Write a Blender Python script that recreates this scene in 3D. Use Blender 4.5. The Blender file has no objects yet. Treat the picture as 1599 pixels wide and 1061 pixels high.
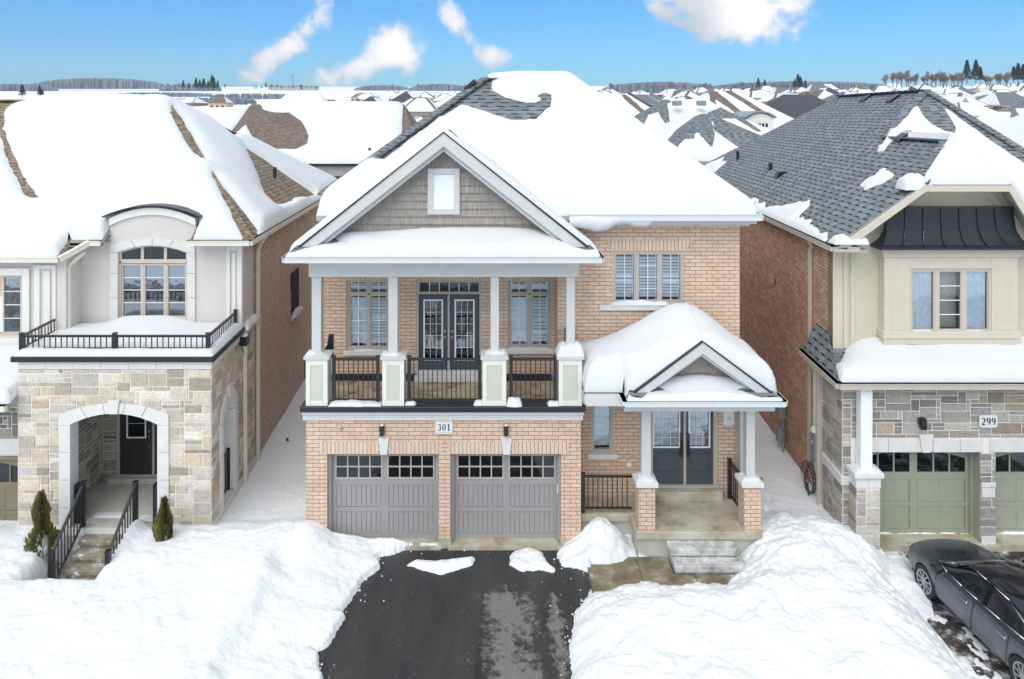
import bpy, math, random
import numpy as np
from mathutils import Vector, Matrix
R = math.radians
rnd = random.Random(7)
scene = bpy.context.scene
col = scene.collection

# ------------------------------------------------------------------ camera, sky, sun, exposure
F, CX, CY, CH, CD = 1150.0, 760.0, 180.0, 9.64, 16.43      # focal length and horizon of the photograph (1599 px wide)
cam_d = bpy.data.cameras.new("camera"); cam = bpy.data.objects.new("camera", cam_d); col.objects.link(cam)
cam.location = (0, -CD, CH); cam.rotation_euler = (R(90), 0, 0)
cam_d.sensor_width = 36; cam_d.lens = F*36/1599
cam_d.shift_x = (799.5-CX)/1599; cam_d.shift_y = (CY-530.5)/1599
cam_d.clip_start = .1; cam_d.clip_end = 20000
scene.camera = cam
scene.view_settings.view_transform = 'Standard'; scene.view_settings.look = 'None'
scene.view_settings.exposure = EXPOSURE = 0.60; scene.view_settings.gamma = 1

SUN_EL, SUN_AZ = 48, 205        # azimuth the light comes from, clockwise from +Y
w = bpy.data.worlds.new("World"); scene.world = w; w.use_nodes = True
nt = w.node_tree; nt.nodes.clear()
def N(t, typ, **kw):
    n = t.nodes.new(typ)
    for k, v in kw.items():
        if k.startswith('i_'):
            key = k[2:]
            n.inputs[int(key) if key.isdigit() else key.replace('_', ' ')].default_value = v
        else: setattr(n, k, v)
    return n
def L(t, a, b): t.links.new(a, b)
sky = N(nt, 'ShaderNodeTexSky', sky_type='NISHITA', sun_disc=False, sun_elevation=R(SUN_EL), sun_rotation=R(SUN_AZ),
        air_density=1.0, dust_density=0.6, ozone_density=2.5, altitude=200)
hs = N(nt, 'ShaderNodeHueSaturation', i_Saturation=1.3, i_Value=1.0); L(nt, sky.outputs[0], hs.inputs['Color'])
bg = N(nt, 'ShaderNodeBackground', i_Strength=0.088); pass
tn = N(nt, 'ShaderNodeMix', data_type='RGBA', blend_type='MULTIPLY'); tn.inputs[0].default_value = 1; tn.inputs[7].default_value = (.27, .84, 1.24, 1); L(nt, hs.outputs[0], tn.inputs[6]); L(nt, tn.outputs[2], bg.inputs[0])
def M(t, op, a, b=None, c=None, clamp=False):
    n = t.nodes.new('ShaderNodeMath'); n.operation = op; n.use_clamp = clamp
    for i, v in enumerate((a, b, c)):
        if v is None: continue
        if isinstance(v, (int, float)): n.inputs[i].default_value = v
        else: t.links.new(v, n.inputs[i])
    return n.outputs[0]
OVERHEAD = .95
def world_clouds():
    tc = N(nt, 'ShaderNodeTexCoord'); sp = N(nt, 'ShaderNodeSeparateXYZ'); L(nt, tc.outputs['Generated'], sp.inputs[0])
    yy = M(nt, 'MAXIMUM', sp.outputs[1], .05)
    u = M(nt, 'DIVIDE', sp.outputs[0], yy); v = M(nt, 'DIVIDE', sp.outputs[2], yy)
    cb = N(nt, 'ShaderNodeCombineXYZ'); L(nt, u, cb.inputs[0]); L(nt, v, cb.inputs[1])
    n1 = N(nt, 'ShaderNodeTexNoise', i_Scale=20.0, i_Detail=8.0, i_Roughness=.62, i_Distortion=.35); L(nt, cb.outputs[0], n1.inputs['Vector'])
    n2 = N(nt, 'ShaderNodeTexNoise', i_Scale=9.0, i_Detail=5.0, i_Roughness=.5); L(nt, cb.outputs[0], n2.inputs['Vector'])
    tot = None
    # (centre u, v, radius along, radius across, tilt degrees, weight)
    def uv(px, py): return (px-CX)/F, (CY-py)/F
    for (px, py, ra, rb, tilt, wt) in [(440, 78, .098, .022, 40, .95), (385, 118, .045, .016, 15, .5),
            (612, 80, .05, .040, 30, 1.05), (560, 108, .085, .022, 14, .85), (712, 32, .05, .018, -55, .8), (772, 88, .040, .020, -8, .85),
            (1135, 8, .105, .050, -8, 1.25), (1165, 60, .035, .02, -35, .75), (1050, -5, .08, .03, 0, .6), (846, 20, .012, .006, 20, .4),
            (640, 5, .03, .012, 20, .35), (300, -150, .3, .05, 10, .8), (1300, -220, .35, .06, -8, .8)]:
        cu, cv = uv(px, py); a = R(tilt); ca, sa = math.cos(a), math.sin(a)
        du = M(nt, 'SUBTRACT', u, cu); dv = M(nt, 'SUBTRACT', v, cv)
        al = M(nt, 'DIVIDE', M(nt, 'ADD', M(nt, 'MULTIPLY', du, ca), M(nt, 'MULTIPLY', dv, sa)), ra)
        ac = M(nt, 'DIVIDE', M(nt, 'ADD', M(nt, 'MULTIPLY', du, -sa), M(nt, 'MULTIPLY', dv, ca)), rb)
        r2 = M(nt, 'ADD', M(nt, 'MULTIPLY', al, al), M(nt, 'MULTIPLY', ac, ac))
        g = M(nt, 'MULTIPLY', M(nt, 'EXPONENT', M(nt, 'MULTIPLY', r2, -.8)), wt)
        tot = g if tot is None else M(nt, 'MAXIMUM', tot, g)
    d = M(nt, 'MULTIPLY_ADD', M(nt, 'SUBTRACT', n1.outputs[0], .5), 3.0, M(nt, 'MULTIPLY_ADD', tot, 1.75, -.66))
    mr = N(nt, 'ShaderNodeMapRange', interpolation_type='SMOOTHSTEP', i_1=-.02, i_2=.85, i_3=0., i_4=1.); L(nt, d, mr.inputs[0])
    fac = M(nt, 'MULTIPLY', mr.outputs[0], M(nt, 'GREATER_THAN', sp.outputs[1], .05))
    cr = N(nt, 'ShaderNodeValToRGB'); L(nt, M(nt, 'MULTIPLY_ADD', d, .35, M(nt, 'MULTIPLY', n2.outputs[0], .6)), cr.inputs[0])
    e = cr.color_ramp.elements; e[0].position = .22; e[0].color = (.36, .42, .50, 1); e[1].position = .78; e[1].color = (1.0, .95, .89, 1)
    m = cr.color_ramp.elements.new(.5); m.color = (.66, .67, .70, 1)
    gu, gv = uv(1070, 22); gr = M(nt, 'EXPONENT', M(nt, 'MULTIPLY', M(nt, 'ADD', M(nt, 'POWER', M(nt, 'DIVIDE', M(nt, 'SUBTRACT', u, gu), .055), 2), M(nt, 'POWER', M(nt, 'DIVIDE', M(nt, 'SUBTRACT', v, gv), .06), 2)), -1.))
    dk = N(nt, 'ShaderNodeMix', data_type='RGBA'); L(nt, M(nt, 'MULTIPLY', gr, M(nt, 'MULTIPLY_ADD', n1.outputs[0], 1.2, .2), clamp=True), dk.inputs[0]); L(nt, cr.outputs[0], dk.inputs[6]); dk.inputs[7].default_value = (.34, .37, .42, 1)
    b2 = N(nt, 'ShaderNodeBackground', i_Strength=1.0); L(nt, dk.outputs[2], b2.inputs[0])
    mx = N(nt, 'ShaderNodeMixShader'); L(nt, fac, mx.inputs[0]); L(nt, bg.outputs[0], mx.inputs[1]); L(nt, b2.outputs[0], mx.inputs[2])
    # unseen broken white cloud added overhead and behind the camera for soft shadowless light
    up = N(nt, 'ShaderNodeMapRange', interpolation_type='SMOOTHSTEP', i_1=.22, i_2=.5, i_3=0., i_4=.92); L(nt, sp.outputs[2], up.inputs[0])
    bk = N(nt, 'ShaderNodeMapRange', interpolation_type='SMOOTHSTEP', i_1=-.15, i_2=-.45, i_3=0., i_4=.8); L(nt, sp.outputs[1], bk.inputs[0])
    n3 = N(nt, 'ShaderNodeTexNoise', i_Scale=3.0, i_Detail=5.0); L(nt, tc.outputs['Generated'], n3.inputs['Vector'])
    c3 = N(nt, 'ShaderNodeValToRGB'); L(nt, n3.outputs[0], c3.inputs[0]); e = c3.color_ramp.elements; e[0].position = .3; e[0].color = (.62, .68, .76, 1); e[1].position = .7; e[1].color = (.94, .985, 1., 1)
    b3 = N(nt, 'ShaderNodeBackground', i_Strength=OVERHEAD); L(nt, c3.outputs[0], b3.inputs[0])
    m3 = N(nt, 'ShaderNodeMixShader'); L(nt, M(nt, 'MAXIMUM', up.outputs[0], bk.outputs[0]), m3.inputs[0]); L(nt, mx.outputs[0], m3.inputs[1]); L(nt, b3.outputs[0], m3.inputs[2])
    out = N(nt, 'ShaderNodeOutputWorld'); L(nt, m3.outputs[0], out.inputs[0])
world_clouds()
sun_d = bpy.data.lights.new("sun", 'SUN'); sun = bpy.data.objects.new("sun", sun_d); col.objects.link(sun)
sun_d.energy = 1.5; sun_d.angle = R(50); sun_d.color = (1, .975, .935)
sd_ = Vector((math.sin(R(SUN_AZ))*math.cos(R(SUN_EL)), math.cos(R(SUN_AZ))*math.cos(R(SUN_EL)), math.sin(R(SUN_EL))))
sun.rotation_euler = (-sd_).to_track_quat('-Z', 'Y').to_euler(); sun.location = sd_*50

# ------------------------------------------------------------------ measuring: photograph pixel + distance -> place
def S(Y): return F/(Y+CD)
def PX(px, Y): return (px-CX)/S(Y)
def PZ(py, Y): return CH-(py-CY)/S(Y)

# ------------------------------------------------------------------ materials
MATS = {}
def newmat(name):
    m = bpy.data.materials.new(name); m.use_nodes = True; MATS[name] = m
    t = m.node_tree; t.nodes.clear(); o = N(t, 'ShaderNodeOutputMaterial'); p = N(t, 'ShaderNodeBsdfPrincipled')
    L(t, p.outputs[0], o.inputs[0]); return m, t, p
def uvn(t): return N(t, 'ShaderNodeTexCoord').outputs['UV']
def objn(t): return N(t, 'ShaderNodeTexCoord').outputs['Object']
def ramp(t, src, stops, interp='LINEAR'):
    r = N(t, 'ShaderNodeValToRGB'); r.color_ramp.interpolation = interp; L(t, src, r.inputs[0]); e = r.color_ramp.elements
    e[0].position, e[0].color = stops[0][0], (*stops[0][1], 1); e[1].position, e[1].color = stops[-1][0], (*stops[-1][1], 1)
    for p, c in stops[1:-1]: q = e.new(p); q.color = (*c, 1)
    return r.outputs[0]
def mixc(t, f, a, b, mode='MIX'):
    n = N(t, 'ShaderNodeMix', data_type='RGBA', blend_type=mode)
    for s, v in ((0, f), (6, a), (7, b)):
        if isinstance(v, (int, float)): n.inputs[s].default_value = v
        elif isinstance(v, tuple): n.inputs[s].default_value = (*v, 1)
        else: t.links.new(v, n.inputs[s])
    return n.outputs[2]
def bump(t, p, h, s=.5, d=.02):
    b = N(t, 'ShaderNodeBump', i_Strength=s, i_Distance=d); L(t, h, b.inputs['Height']); L(t, b.outputs[0], p.inputs['Normal'])
def noise(t, vec, sc, det=4., ro=.55):
    n = N(t, 'ShaderNodeTexNoise', i_Scale=sc, i_Detail=det, i_Roughness=ro)
    if vec is not None: L(t, vec, n.inputs['Vector'])
    return n.outputs[0]
def plain(name, c, rough=.6, metal=0., var=.12, nsc=6., coat=0., spec=.5, bmp=0.):
    m, t, p = newmat(name); o = objn(t)
    n = noise(t, o, nsc, 6.); lo = tuple(x*(1-var) for x in c); hi = tuple(min(1, x*(1+var)) for x in c)
    L(t, ramp(t, n, [(.3, lo), (.7, hi)]), p.inputs['Base Color'])
    p.inputs['Roughness'].default_value = rough; p.inputs['Metallic'].default_value = metal
    p.inputs['Coat Weight'].default_value = coat; p.inputs['Specular IOR Level'].default_value = spec
    if bmp: bump(t, p, noise(t, o, 60., 4.), bmp, .01)
    return m
def brick(name, c1, c2, c3, mortar, bw=.267, rh=.089, swap=False, msz=.007, dark=None):
    m, t, p = newmat(name); v = uvn(t)
    if swap:
        mp = N(t, 'ShaderNodeMapping'); mp.inputs['Rotation'].default_value = (0, 0, R(90)); L(t, v, mp.inputs[0]); v = mp.outputs[0]
    b = N(t, 'ShaderNodeTexBrick', offset=.5, squash=1.0); L(t, v, b.inputs['Vector'])
    b.inputs['Scale'].default_value = 1; b.inputs['Mortar Size'].default_value = msz; b.inputs['Mortar Smooth'].default_value = .25
    b.inputs['Brick Width'].default_value = bw; b.inputs['Row Height'].default_value = rh; b.inputs['Bias'].default_value = -.05
    b.inputs['Color1'].default_value = (*c1, 1); b.inputs['Color2'].default_value = (*c2, 1); b.inputs['Mortar'].default_value = (*mortar, 1)
    n = noise(t, v, 3.2, 4.); n2 = noise(t, v, 34., 5., .65); n3 = noise(t, v, .55, 5.)
    cc = mixc(t, M(t, 'MULTIPLY', M(t, 'GREATER_THAN', n, .54), .32), b.outputs[0], c3)
    cc = mixc(t, .55, cc, ramp(t, n2, [(.28, (.62,)*3), (.72, (1.3, 1.28, 1.24))]), 'MULTIPLY')
    cc = mixc(t, .5, cc, ramp(t, n3, [(.3, (.78, .76, .75)), (.7, (1.12, 1.12, 1.12))]), 'MULTIPLY')
    L(t, mixc(t, b.outputs[1], cc, mortar), p.inputs['Base Color'])
    p.inputs['Roughness'].default_value = .9; p.inputs['Specular IOR Level'].default_value = .2
    h = M(t, 'ADD', M(t, 'MULTIPLY', b.outputs[1], -1.), M(t, 'MULTIPLY', n2, .4)); bump(t, p, h, .8, .008)
    return m
def vcol(name, rough=.85, nsc=14., amt=.6):
    m, t, p = newmat(name); a = N(t, 'ShaderNodeVertexColor', layer_name='Col'); o = objn(t)
    n = noise(t, o, nsc, 6., .65); n2 = noise(t, o, 3.5, 3.)
    c = mixc(t, amt, a.outputs[0], ramp(t, n, [(.25, (.6, .57, .55)), (.5, (1., 1., 1.)), (.78, (1.3, 1.27, 1.2))]), 'MULTIPLY')
    c = mixc(t, .5, c, ramp(t, n2, [(.3, (.82,)*3), (.7, (1.12,)*3)]), 'MULTIPLY')
    L(t, c, p.inputs['Base Color']); p.inputs['Roughness'].default_value = rough; p.inputs['Specular IOR Level'].default_value = .25
    bump(t, p, n, .9, .02); return m
def shingle(name, c1, c2, dash, row=.15, cell=.31, strength=.75):
    m, t, p = newmat(name); sp = N(t, 'ShaderNodeSeparateXYZ'); L(t, uvn(t), sp.inputs[0]); u, v = sp.outputs[0], sp.outputs[1]
    vr = M(t, 'DIVIDE', v, row); fr = M(t, 'FRACT', vr); ri = M(t, 'FLOOR', vr)
    wn = N(t, 'ShaderNodeTexWhiteNoise', noise_dimensions='1D'); L(t, ri, wn.inputs['W'])
    ur = M(t, 'ADD', M(t, 'DIVIDE', u, cell), M(t, 'MULTIPLY', wn.outputs[0], 1.)); fu = M(t, 'FRACT', ur); iu = M(t, 'FLOOR', ur)
    cb = N(t, 'ShaderNodeCombineXYZ'); L(t, M(t, 'FLOOR', M(t, 'MULTIPLY', ur, 2.)), cb.inputs[0]); L(t, ri, cb.inputs[1])
    w2 = N(t, 'ShaderNodeTexWhiteNoise', noise_dimensions='2D'); L(t, cb.outputs[0], w2.inputs['Vector'])
    base = mixc(t, w2.outputs[0], c1, c2)
    n = noise(t, uvn(t), 60., 3.); base = mixc(t, .6, base, ramp(t, n, [(.3, (.6,)*3), (.7, (1.35,)*3)]), 'MULTIPLY')
    lo = M(t, 'LESS_THAN', fr, .27); da = M(t, 'MULTIPLY', lo, M(t, 'LESS_THAN', fu, .5)); line = M(t, 'MULTIPLY', M(t, 'LESS_THAN', fr, .08), .6)  # laminated dash pattern; the shadow band at each row's foot is painted in
    f = M(t, 'MULTIPLY', M(t, 'MAXIMUM', da, line), strength)
    L(t, mixc(t, f, base, dash), p.inputs['Base Color']); p.inputs['Roughness'].default_value = .9; p.inputs['Specular IOR Level'].default_value = .25
    bump(t, p, M(t, 'SUBTRACT', M(t, 'SUBTRACT', 1., fr), M(t, 'MULTIPLY', f, .8)), .7, .015); return m
def shake(name, c):
    m, t, p = newmat(name); v = uvn(t); mp = N(t, 'ShaderNodeMapping'); mp.inputs['Scale'].default_value = (46, 2.2, 1); L(t, v, mp.inputs[0])
    n = noise(t, mp.outputs[0], 1., 4., .6); mp2 = N(t, 'ShaderNodeMapping'); mp2.inputs['Scale'].default_value = (7, 5.4, 1); L(t, v, mp2.inputs[0])
    n2 = noise(t, mp2.outputs[0], 1., 2.)
    cc = mixc(t, .8, c, ramp(t, n, [(.25, (.5,)*3), (.7, (1.3,)*3)]), 'MULTIPLY'); cc = mixc(t, .6, cc, ramp(t, n2, [(.3, (.8, .78, .76)), (.7, (1.15,)*3)]), 'MULTIPLY')
    L(t, cc, p.inputs['Base Color']); p.inputs['Roughness'].default_value = .85; bump(t, p, n, .7, .01); return m
def snowmat(name, gr=.5, nsc=5., alb=1., grit=0.):
    m, t, p = newmat(name); o = objn(t)
    n1 = noise(t, o, nsc, 8., .62); n2 = noise(t, o, 38., 5., .6); n3 = noise(t, o, .8, 3.)
    base = ramp(t, n3, [(.3, tuple(x*alb for x in (.77, .80, .825))), (.7, tuple(x*alb for x in (.82, .838, .852)))])
    if grit:
        g1 = noise(t, o, 26., 2., .5); g2 = noise(t, o, 1.7, 4., .6); gm = M(t, 'MULTIPLY', M(t, 'GREATER_THAN', M(t, 'ADD', g1, M(t, 'MULTIPLY', g2, .22)), .845), grit)
        base = mixc(t, gm, base, (.16, .14, .12))
    L(t, base, p.inputs['Base Color'])
    p.inputs['Roughness'].default_value = .75; p.inputs['Specular IOR Level'].default_value = .25
    p.inputs['Subsurface Weight'].default_value = 0.
    bump(t, p, M(t, 'ADD', n1, M(t, 'MULTIPLY', n2, .35)), gr, .06); return m
def glassmat(name, tint, refl, rough=.03):
    m = bpy.data.materials.new(name); m.use_nodes = True; MATS[name] = m; t = m.node_tree; t.nodes.clear()
    o = N(t, 'ShaderNodeOutputMaterial'); tr = N(t, 'ShaderNodeBsdfTransparent'); tr.inputs[0].default_value = (*tint, 1)
    g = N(t, 'ShaderNodeBsdfGlossy', i_Roughness=rough); g.inputs['Color'].default_value = (.8, .9, 1, 1)
    nz = noise(t, objn(t), 1.6, 3.); b = N(t, 'ShaderNodeBump', i_Strength=.05, i_Distance=.08); L(t, nz, b.inputs['Height']); L(t, b.outputs[0], g.inputs['Normal'])
    mx = N(t, 'ShaderNodeMixShader'); f = N(t, 'ShaderNodeFresnel', i_IOR=1.5)
    L(t, M(t, 'ADD', f.outputs[0], refl, clamp=True), mx.inputs[0])
    L(t, tr.outputs[0], mx.inputs[1]); L(t, g.outputs[0], mx.inputs[2]); L(t, mx.outputs[0], o.inputs[0]); return m

snowmat('roof_snow', .32, 3.0, alb=.83); snowmat('ground_snow', .75, 5., grit=.7)
brick('pink_brick', (.66, .48, .36), (.74, .565, .44), (.58, .41, .30), (.24, .165, .13), msz=.0058)
brick('pink_brick_upright', (.67, .50, .385), (.75, .585, .465), (.63, .47, .36), (.24, .165, .13), bw=40., msz=.0058, rh=.089, swap=True)
brick('brown_brick', (.44, .32, .245), (.58, .44, .34), (.30, .23, .19), (.78, .70, .62), msz=.011)
brick('red_brick', (.56, .32, .225), (.76, .50, .36), (.32, .21, .17), (.19, .14, .12), bw=.24, rh=.08, msz=.009)
vcol('pale_stone'); vcol('brown_stone')
plain('mortar', (.76, .74, .70), .95, bmp=.3); plain('limestone', (.66, .65, .63), .85, var=.06, bmp=.15)
shingle('grey_shingle', (.13, .15, .165), (.21, .235, .25), (.015, .02, .035), row=.165, cell=.42, strength=1.0)
shingle('tan_shingle', (.17, .12, .085), (.29, .235, .165), (.03, .02, .02), row=.15, cell=.3)
shingle('brown_shingle', (.13, .095, .08), (.21, .165, .14), (.06, .04, .04), row=.15, cell=.3, strength=.4)
shake('shake_siding', (.34, .31, .28))
plain('grey_trim', (.55, .56, .55), .5, var=.03); plain('pale_trim', (.72, .72, .66), .5, var=.03)
plain('sage_panel', (.54, .55, .47), .55, var=.03); plain('white_trim', (.78, .80, .82), .45, var=.03)
plain('white_paint', (.82, .86, .90), .4, var=.03); plain('gutter_grey', (.62, .65, .66), .4, var=.03)
plain('gutter_tan', (.50, .45, .38), .45, var=.04); plain('gutter_cream', (.72, .68, .57), .45, var=.04)
plain('black_metal', (.012, .012, .016), .35, var=.2, spec=.6); plain('navy_membrane', (.012, .015, .024), .4, var=.3)
plain('pink_stucco', (.63, .585, .555), .95, var=.04, nsc=2., bmp=.35); plain('cream_stucco', (.72, .71, .665), .9, var=.03, bmp=.2)
plain('sand_stucco', (.57, .53, .405), .95, var=.05, nsc=2., bmp=.35); plain('beige_trim', (.58, .525, .43), .85, var=.04, bmp=.2)
plain('garage_grey', (.315, .30, .295), .55, var=.04); plain('garage_green', (.33, .345, .265), .6, var=.05); plain('garage_olive', (.20, .18, .12), .6, var=.05)
plain('door_slate', (.055, .07, .085), .45, var=.06); plain('door_black', (.028, .024, .024), .45, var=.1)
plain('concrete', (.47, .46, .42), .9, var=.14, nsc=2.6, bmp=.35)
plain('window_frame', (.46, .41, .37), .5, var=.03); plain('window_frame_tan', (.55, .48, .41), .5, var=.03)
plain('shutter_white', (.90, .91, .92), .5, var=.02); plain('curtain', (.84, .88, .90), .9, var=.10, nsc=9.)
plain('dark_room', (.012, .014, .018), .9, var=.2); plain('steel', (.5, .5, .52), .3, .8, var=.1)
plain('meter_grey', (.22, .25, .28), .5, var=.1); plain('plate_white', (.72, .72, .70), .4, var=.03); plain('ink', (.03, .04, .07), .6)
plain('tan_wall', (.42, .34, .25), .9); plain('peach_wall', (.60, .44, .30), .9); plain('grey_wall', (.40, .39, .38), .9); plain('brick_wall_far', (.30, .17, .12), .9)
plain('dark_shingle', (.055, .06, .075), .9); plain('bark', (.10, .08, .07), .95, var=.3); plain('twig', (.27, .22, .21), .95, var=.3)
plain('conifer', (.06, .085, .08), .9, var=.4, nsc=2.); plain('far_wood', (.20, .235, .29), .95, var=.3, nsc=.05)  # distance haze is mixed into both colours: paler conifers, bluer far wood
plain('soffit', (.34, .35, .34), .7)
glassmat('window_glass', (.96, .985, 1.), .015); glassmat('sky_glass', (.35, .45, .5), .30); glassmat('door_glass', (.5, .6, .62), .16); glassmat('dark_glass', (.25, .27, .3), .03)
plain('car_glass', (.012, .015, .018), .06, spec=.6)
def porch_mat():
    m, t, p = newmat('porch_concrete'); o = objn(t); n = noise(t, o, 1.6, 8., .65); n2 = noise(t, o, 45., 4.)
    c = ramp(t, n, [(.30, (.22, .18, .11)), (.44, (.38, .345, .25)), (.62, (.50, .475, .40)), (.8, (.60, .59, .55))])
    L(t, mixc(t, .4, c, ramp(t, n2, [(.3, (.7,)*3), (.7, (1.2,)*3)]), 'MULTIPLY'), p.inputs['Base Color']); p.inputs['Roughness'].default_value = .8
porch_mat()
def walk_mat():
    m, t, p = newmat('walk_concrete'); o = objn(t); n = noise(t, o, 2.2, 9., .7); n2 = noise(t, o, 60., 4.)
    c = ramp(t, n, [(.36, (.13, .10, .06)), (.54, (.23, .19, .12)), (.62, (.33, .31, .27)), (.70, (.80, .82, .83))])
    L(t, mixc(t, .4, c, ramp(t, n2, [(.3, (.7,)*3), (.7, (1.2,)*3)]), 'MULTIPLY'), p.inputs['Base Color']); p.inputs['Roughness'].default_value = .6
walk_mat()
def step_mat():
    m, t, p = newmat('step_concrete'); o = objn(t); n = noise(t, o, 3.4, 9., .72)
    L(t, ramp(t, n, [(.34, (.20, .20, .18)), (.42, (.36, .36, .33)), (.52, (.50, .50, .48)), (.66, (.66, .68, .70))]), p.inputs['Base Color']); p.inputs['Roughness'].default_value = .8
step_mat()
def lstep_mat():
    m, t, p = newmat('damp_step'); o = objn(t); n = noise(t, o, 4., 8., .7)
    L(t, ramp(t, n, [(.38, (.20, .165, .105)), (.52, (.31, .27, .20)), (.60, (.38, .37, .35)), (.64, (.83, .85, .87))]), p.inputs['Base Color']); p.inputs['Roughness'].default_value = .75
lstep_mat()
def asphalt_mat():
    m, t, p = newmat('wet_asphalt'); o = objn(t); sp = N(t, 'ShaderNodeSeparateXYZ'); L(t, o, sp.inputs[0])
    n = noise(t, o, 1.1, 7., .68); g = noise(t, o, 90., 3.); n2 = noise(t, o, 7., 6., .7)
    # dried strip down the middle of the drive
    mp = N(t, 'ShaderNodeMapping'); mp.inputs['Scale'].default_value = (1.5, .35, 1); L(t, o, mp.inputs[0]); n3 = noise(t, mp.outputs[0], 1., 3.)
    cx = M(t, 'ABSOLUTE', M(t, 'ADD', sp.outputs[0], -.42)); n5 = noise(t, mp.outputs[0], .9, 5.); band = M(t, 'MAXIMUM', M(t, 'SUBTRACT', 1.0, M(t, 'DIVIDE', cx, 1.0)), M(t, 'SUBTRACT', .9, M(t, 'DIVIDE', M(t, 'ABSOLUTE', M(t, 'ADD', sp.outputs[0], -1.35)), .42)))
    ye = M(t, 'MULTIPLY', M(t, 'ADD', sp.outputs[1], 1.0), -1.8, clamp=True)
    dry = M(t, 'ADD', M(t, 'MULTIPLY', band, ye), M(t, 'MULTIPLY', M(t, 'ADD', M(t, 'ADD', M(t, 'MULTIPLY', n, 1.5), n3), M(t, 'MULTIPLY', n2, 1.5)), 1.15)); dry = M(t, 'ADD', dry, -2.74)
    mr = N(t, 'ShaderNodeMapRange', interpolation_type='SMOOTHSTEP', i_1=.0, i_2=.42); L(t, dry, mr.inputs[0]); d = mr.outputs[0]
    salt = ramp(t, noise(t, o, 15., 6., .75), [(.60, (0, 0, 0)), (.72, (.5, .5, .5))]); base = mixc(t, d, ramp(t, n5, [(.35, (.026, .026, .029)), (.65, (.052, .05, .05))]), (.175, .167, .155)); base = mixc(t, salt, base, (.30, .29, .28))
    L(t, mixc(t, .75, base, ramp(t, g, [(.3, (.5,)*3), (.62, (1.2,)*3), (.74, (3.2,)*3)]), 'MULTIPLY'), p.inputs['Base Color'])
    rr = N(t, 'ShaderNodeMapRange', i_3=.42, i_4=.9); L(t, d, rr.inputs[0]); L(t, rr.outputs[0], p.inputs['Roughness'])
    p.inputs['Specular IOR Level'].default_value = .3; bump(t, p, g, .4, .01)
asphalt_mat()
def slush_mat():
    m, t, p = newmat('slushy_asphalt'); o = objn(t); n = noise(t, o, 2.3, 8., .7); n2 = noise(t, o, 22., 5.)
    L(t, mixc(t, .5, ramp(t, n, [(.42, (.02, .02, .025)), (.50, (.07, .06, .055)), (.56, (.30, .28, .26)), (.63, (.72, .74, .77))]),
      ramp(t, n2, [(.3, (.6,)*3), (.7, (1.2,)*3)]), 'MULTIPLY'), p.inputs['Base Color']); p.inputs['Roughness'].default_value = .6
    bump(t, p, n, .8, .04)
slush_mat()
def balcony_floor_mat():
    m, t, p = newmat('tiled_deck'); o = objn(t); n = noise(t, o, 2.6, 8., .7); n2 = noise(t, o, 1.1, 3.)
    c = ramp(t, n, [(.34, (.10, .06, .04)), (.42, (.30, .17, .10)), (.50, (.45, .36, .25)), (.66, (.56, .48, .36))])
    L(t, c, p.inputs['Base Color']); p.inputs['Roughness'].default_value = .5
balcony_floor_mat()
def carmat():
    m, t, p = newmat('car_paint'); o = objn(t); n = noise(t, o, 3., 7., .7); n2 = noise(t, o, 55., 3.); sp = N(t, 'ShaderNodeSeparateXYZ'); L(t, o, sp.inputs[0])
    low = N(t, 'ShaderNodeMapRange', i_1=.78, i_2=.40, i_3=0., i_4=1.); L(t, sp.outputs[2], low.inputs[0])   # road salt film on the flanks
    f = M(t, 'MULTIPLY', M(t, 'ADD', M(t, 'MULTIPLY', n, .9), M(t, 'MULTIPLY', n2, .35)), low.outputs[0], clamp=True)
    L(t, mixc(t, f, (.008, .009, .016), (.22, .235, .27)), p.inputs['Base Color'])
    rr = M(t, 'MULTIPLY_ADD', f, .6, .12); L(t, rr, p.inputs['Roughness']); p.inputs['Coat Weight'].default_value = .35; p.inputs['Coat Roughness'].default_value = .05
    p.inputs['Specular IOR Level'].default_value = .35
carmat()
plain('tyre', (.025, .025, .026), .85); plain('alloy', (.42, .42, .43), .35, .7, var=.15); plain('chrome', (.75, .75, .78), .12, 1., var=.02); plain('plastic', (.02, .02, .022), .6)
plain('headlamp', (.35, .38, .42), .15, var=.05)
def cedar_mat(name, lo, mid, hi):
    m, t, p = newmat(name); o = objn(t); n = noise(t, o, 9., 5., .7)
    L(t, ramp(t, n, [(.3, lo), (.5, mid), (.72, hi)]), p.inputs['Base Color']); p.inputs['Roughness'].default_value = .8
cedar_mat('cedar_leaf', (.06, .08, .02), (.14, .14, .035), (.30, .18, .05))

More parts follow.
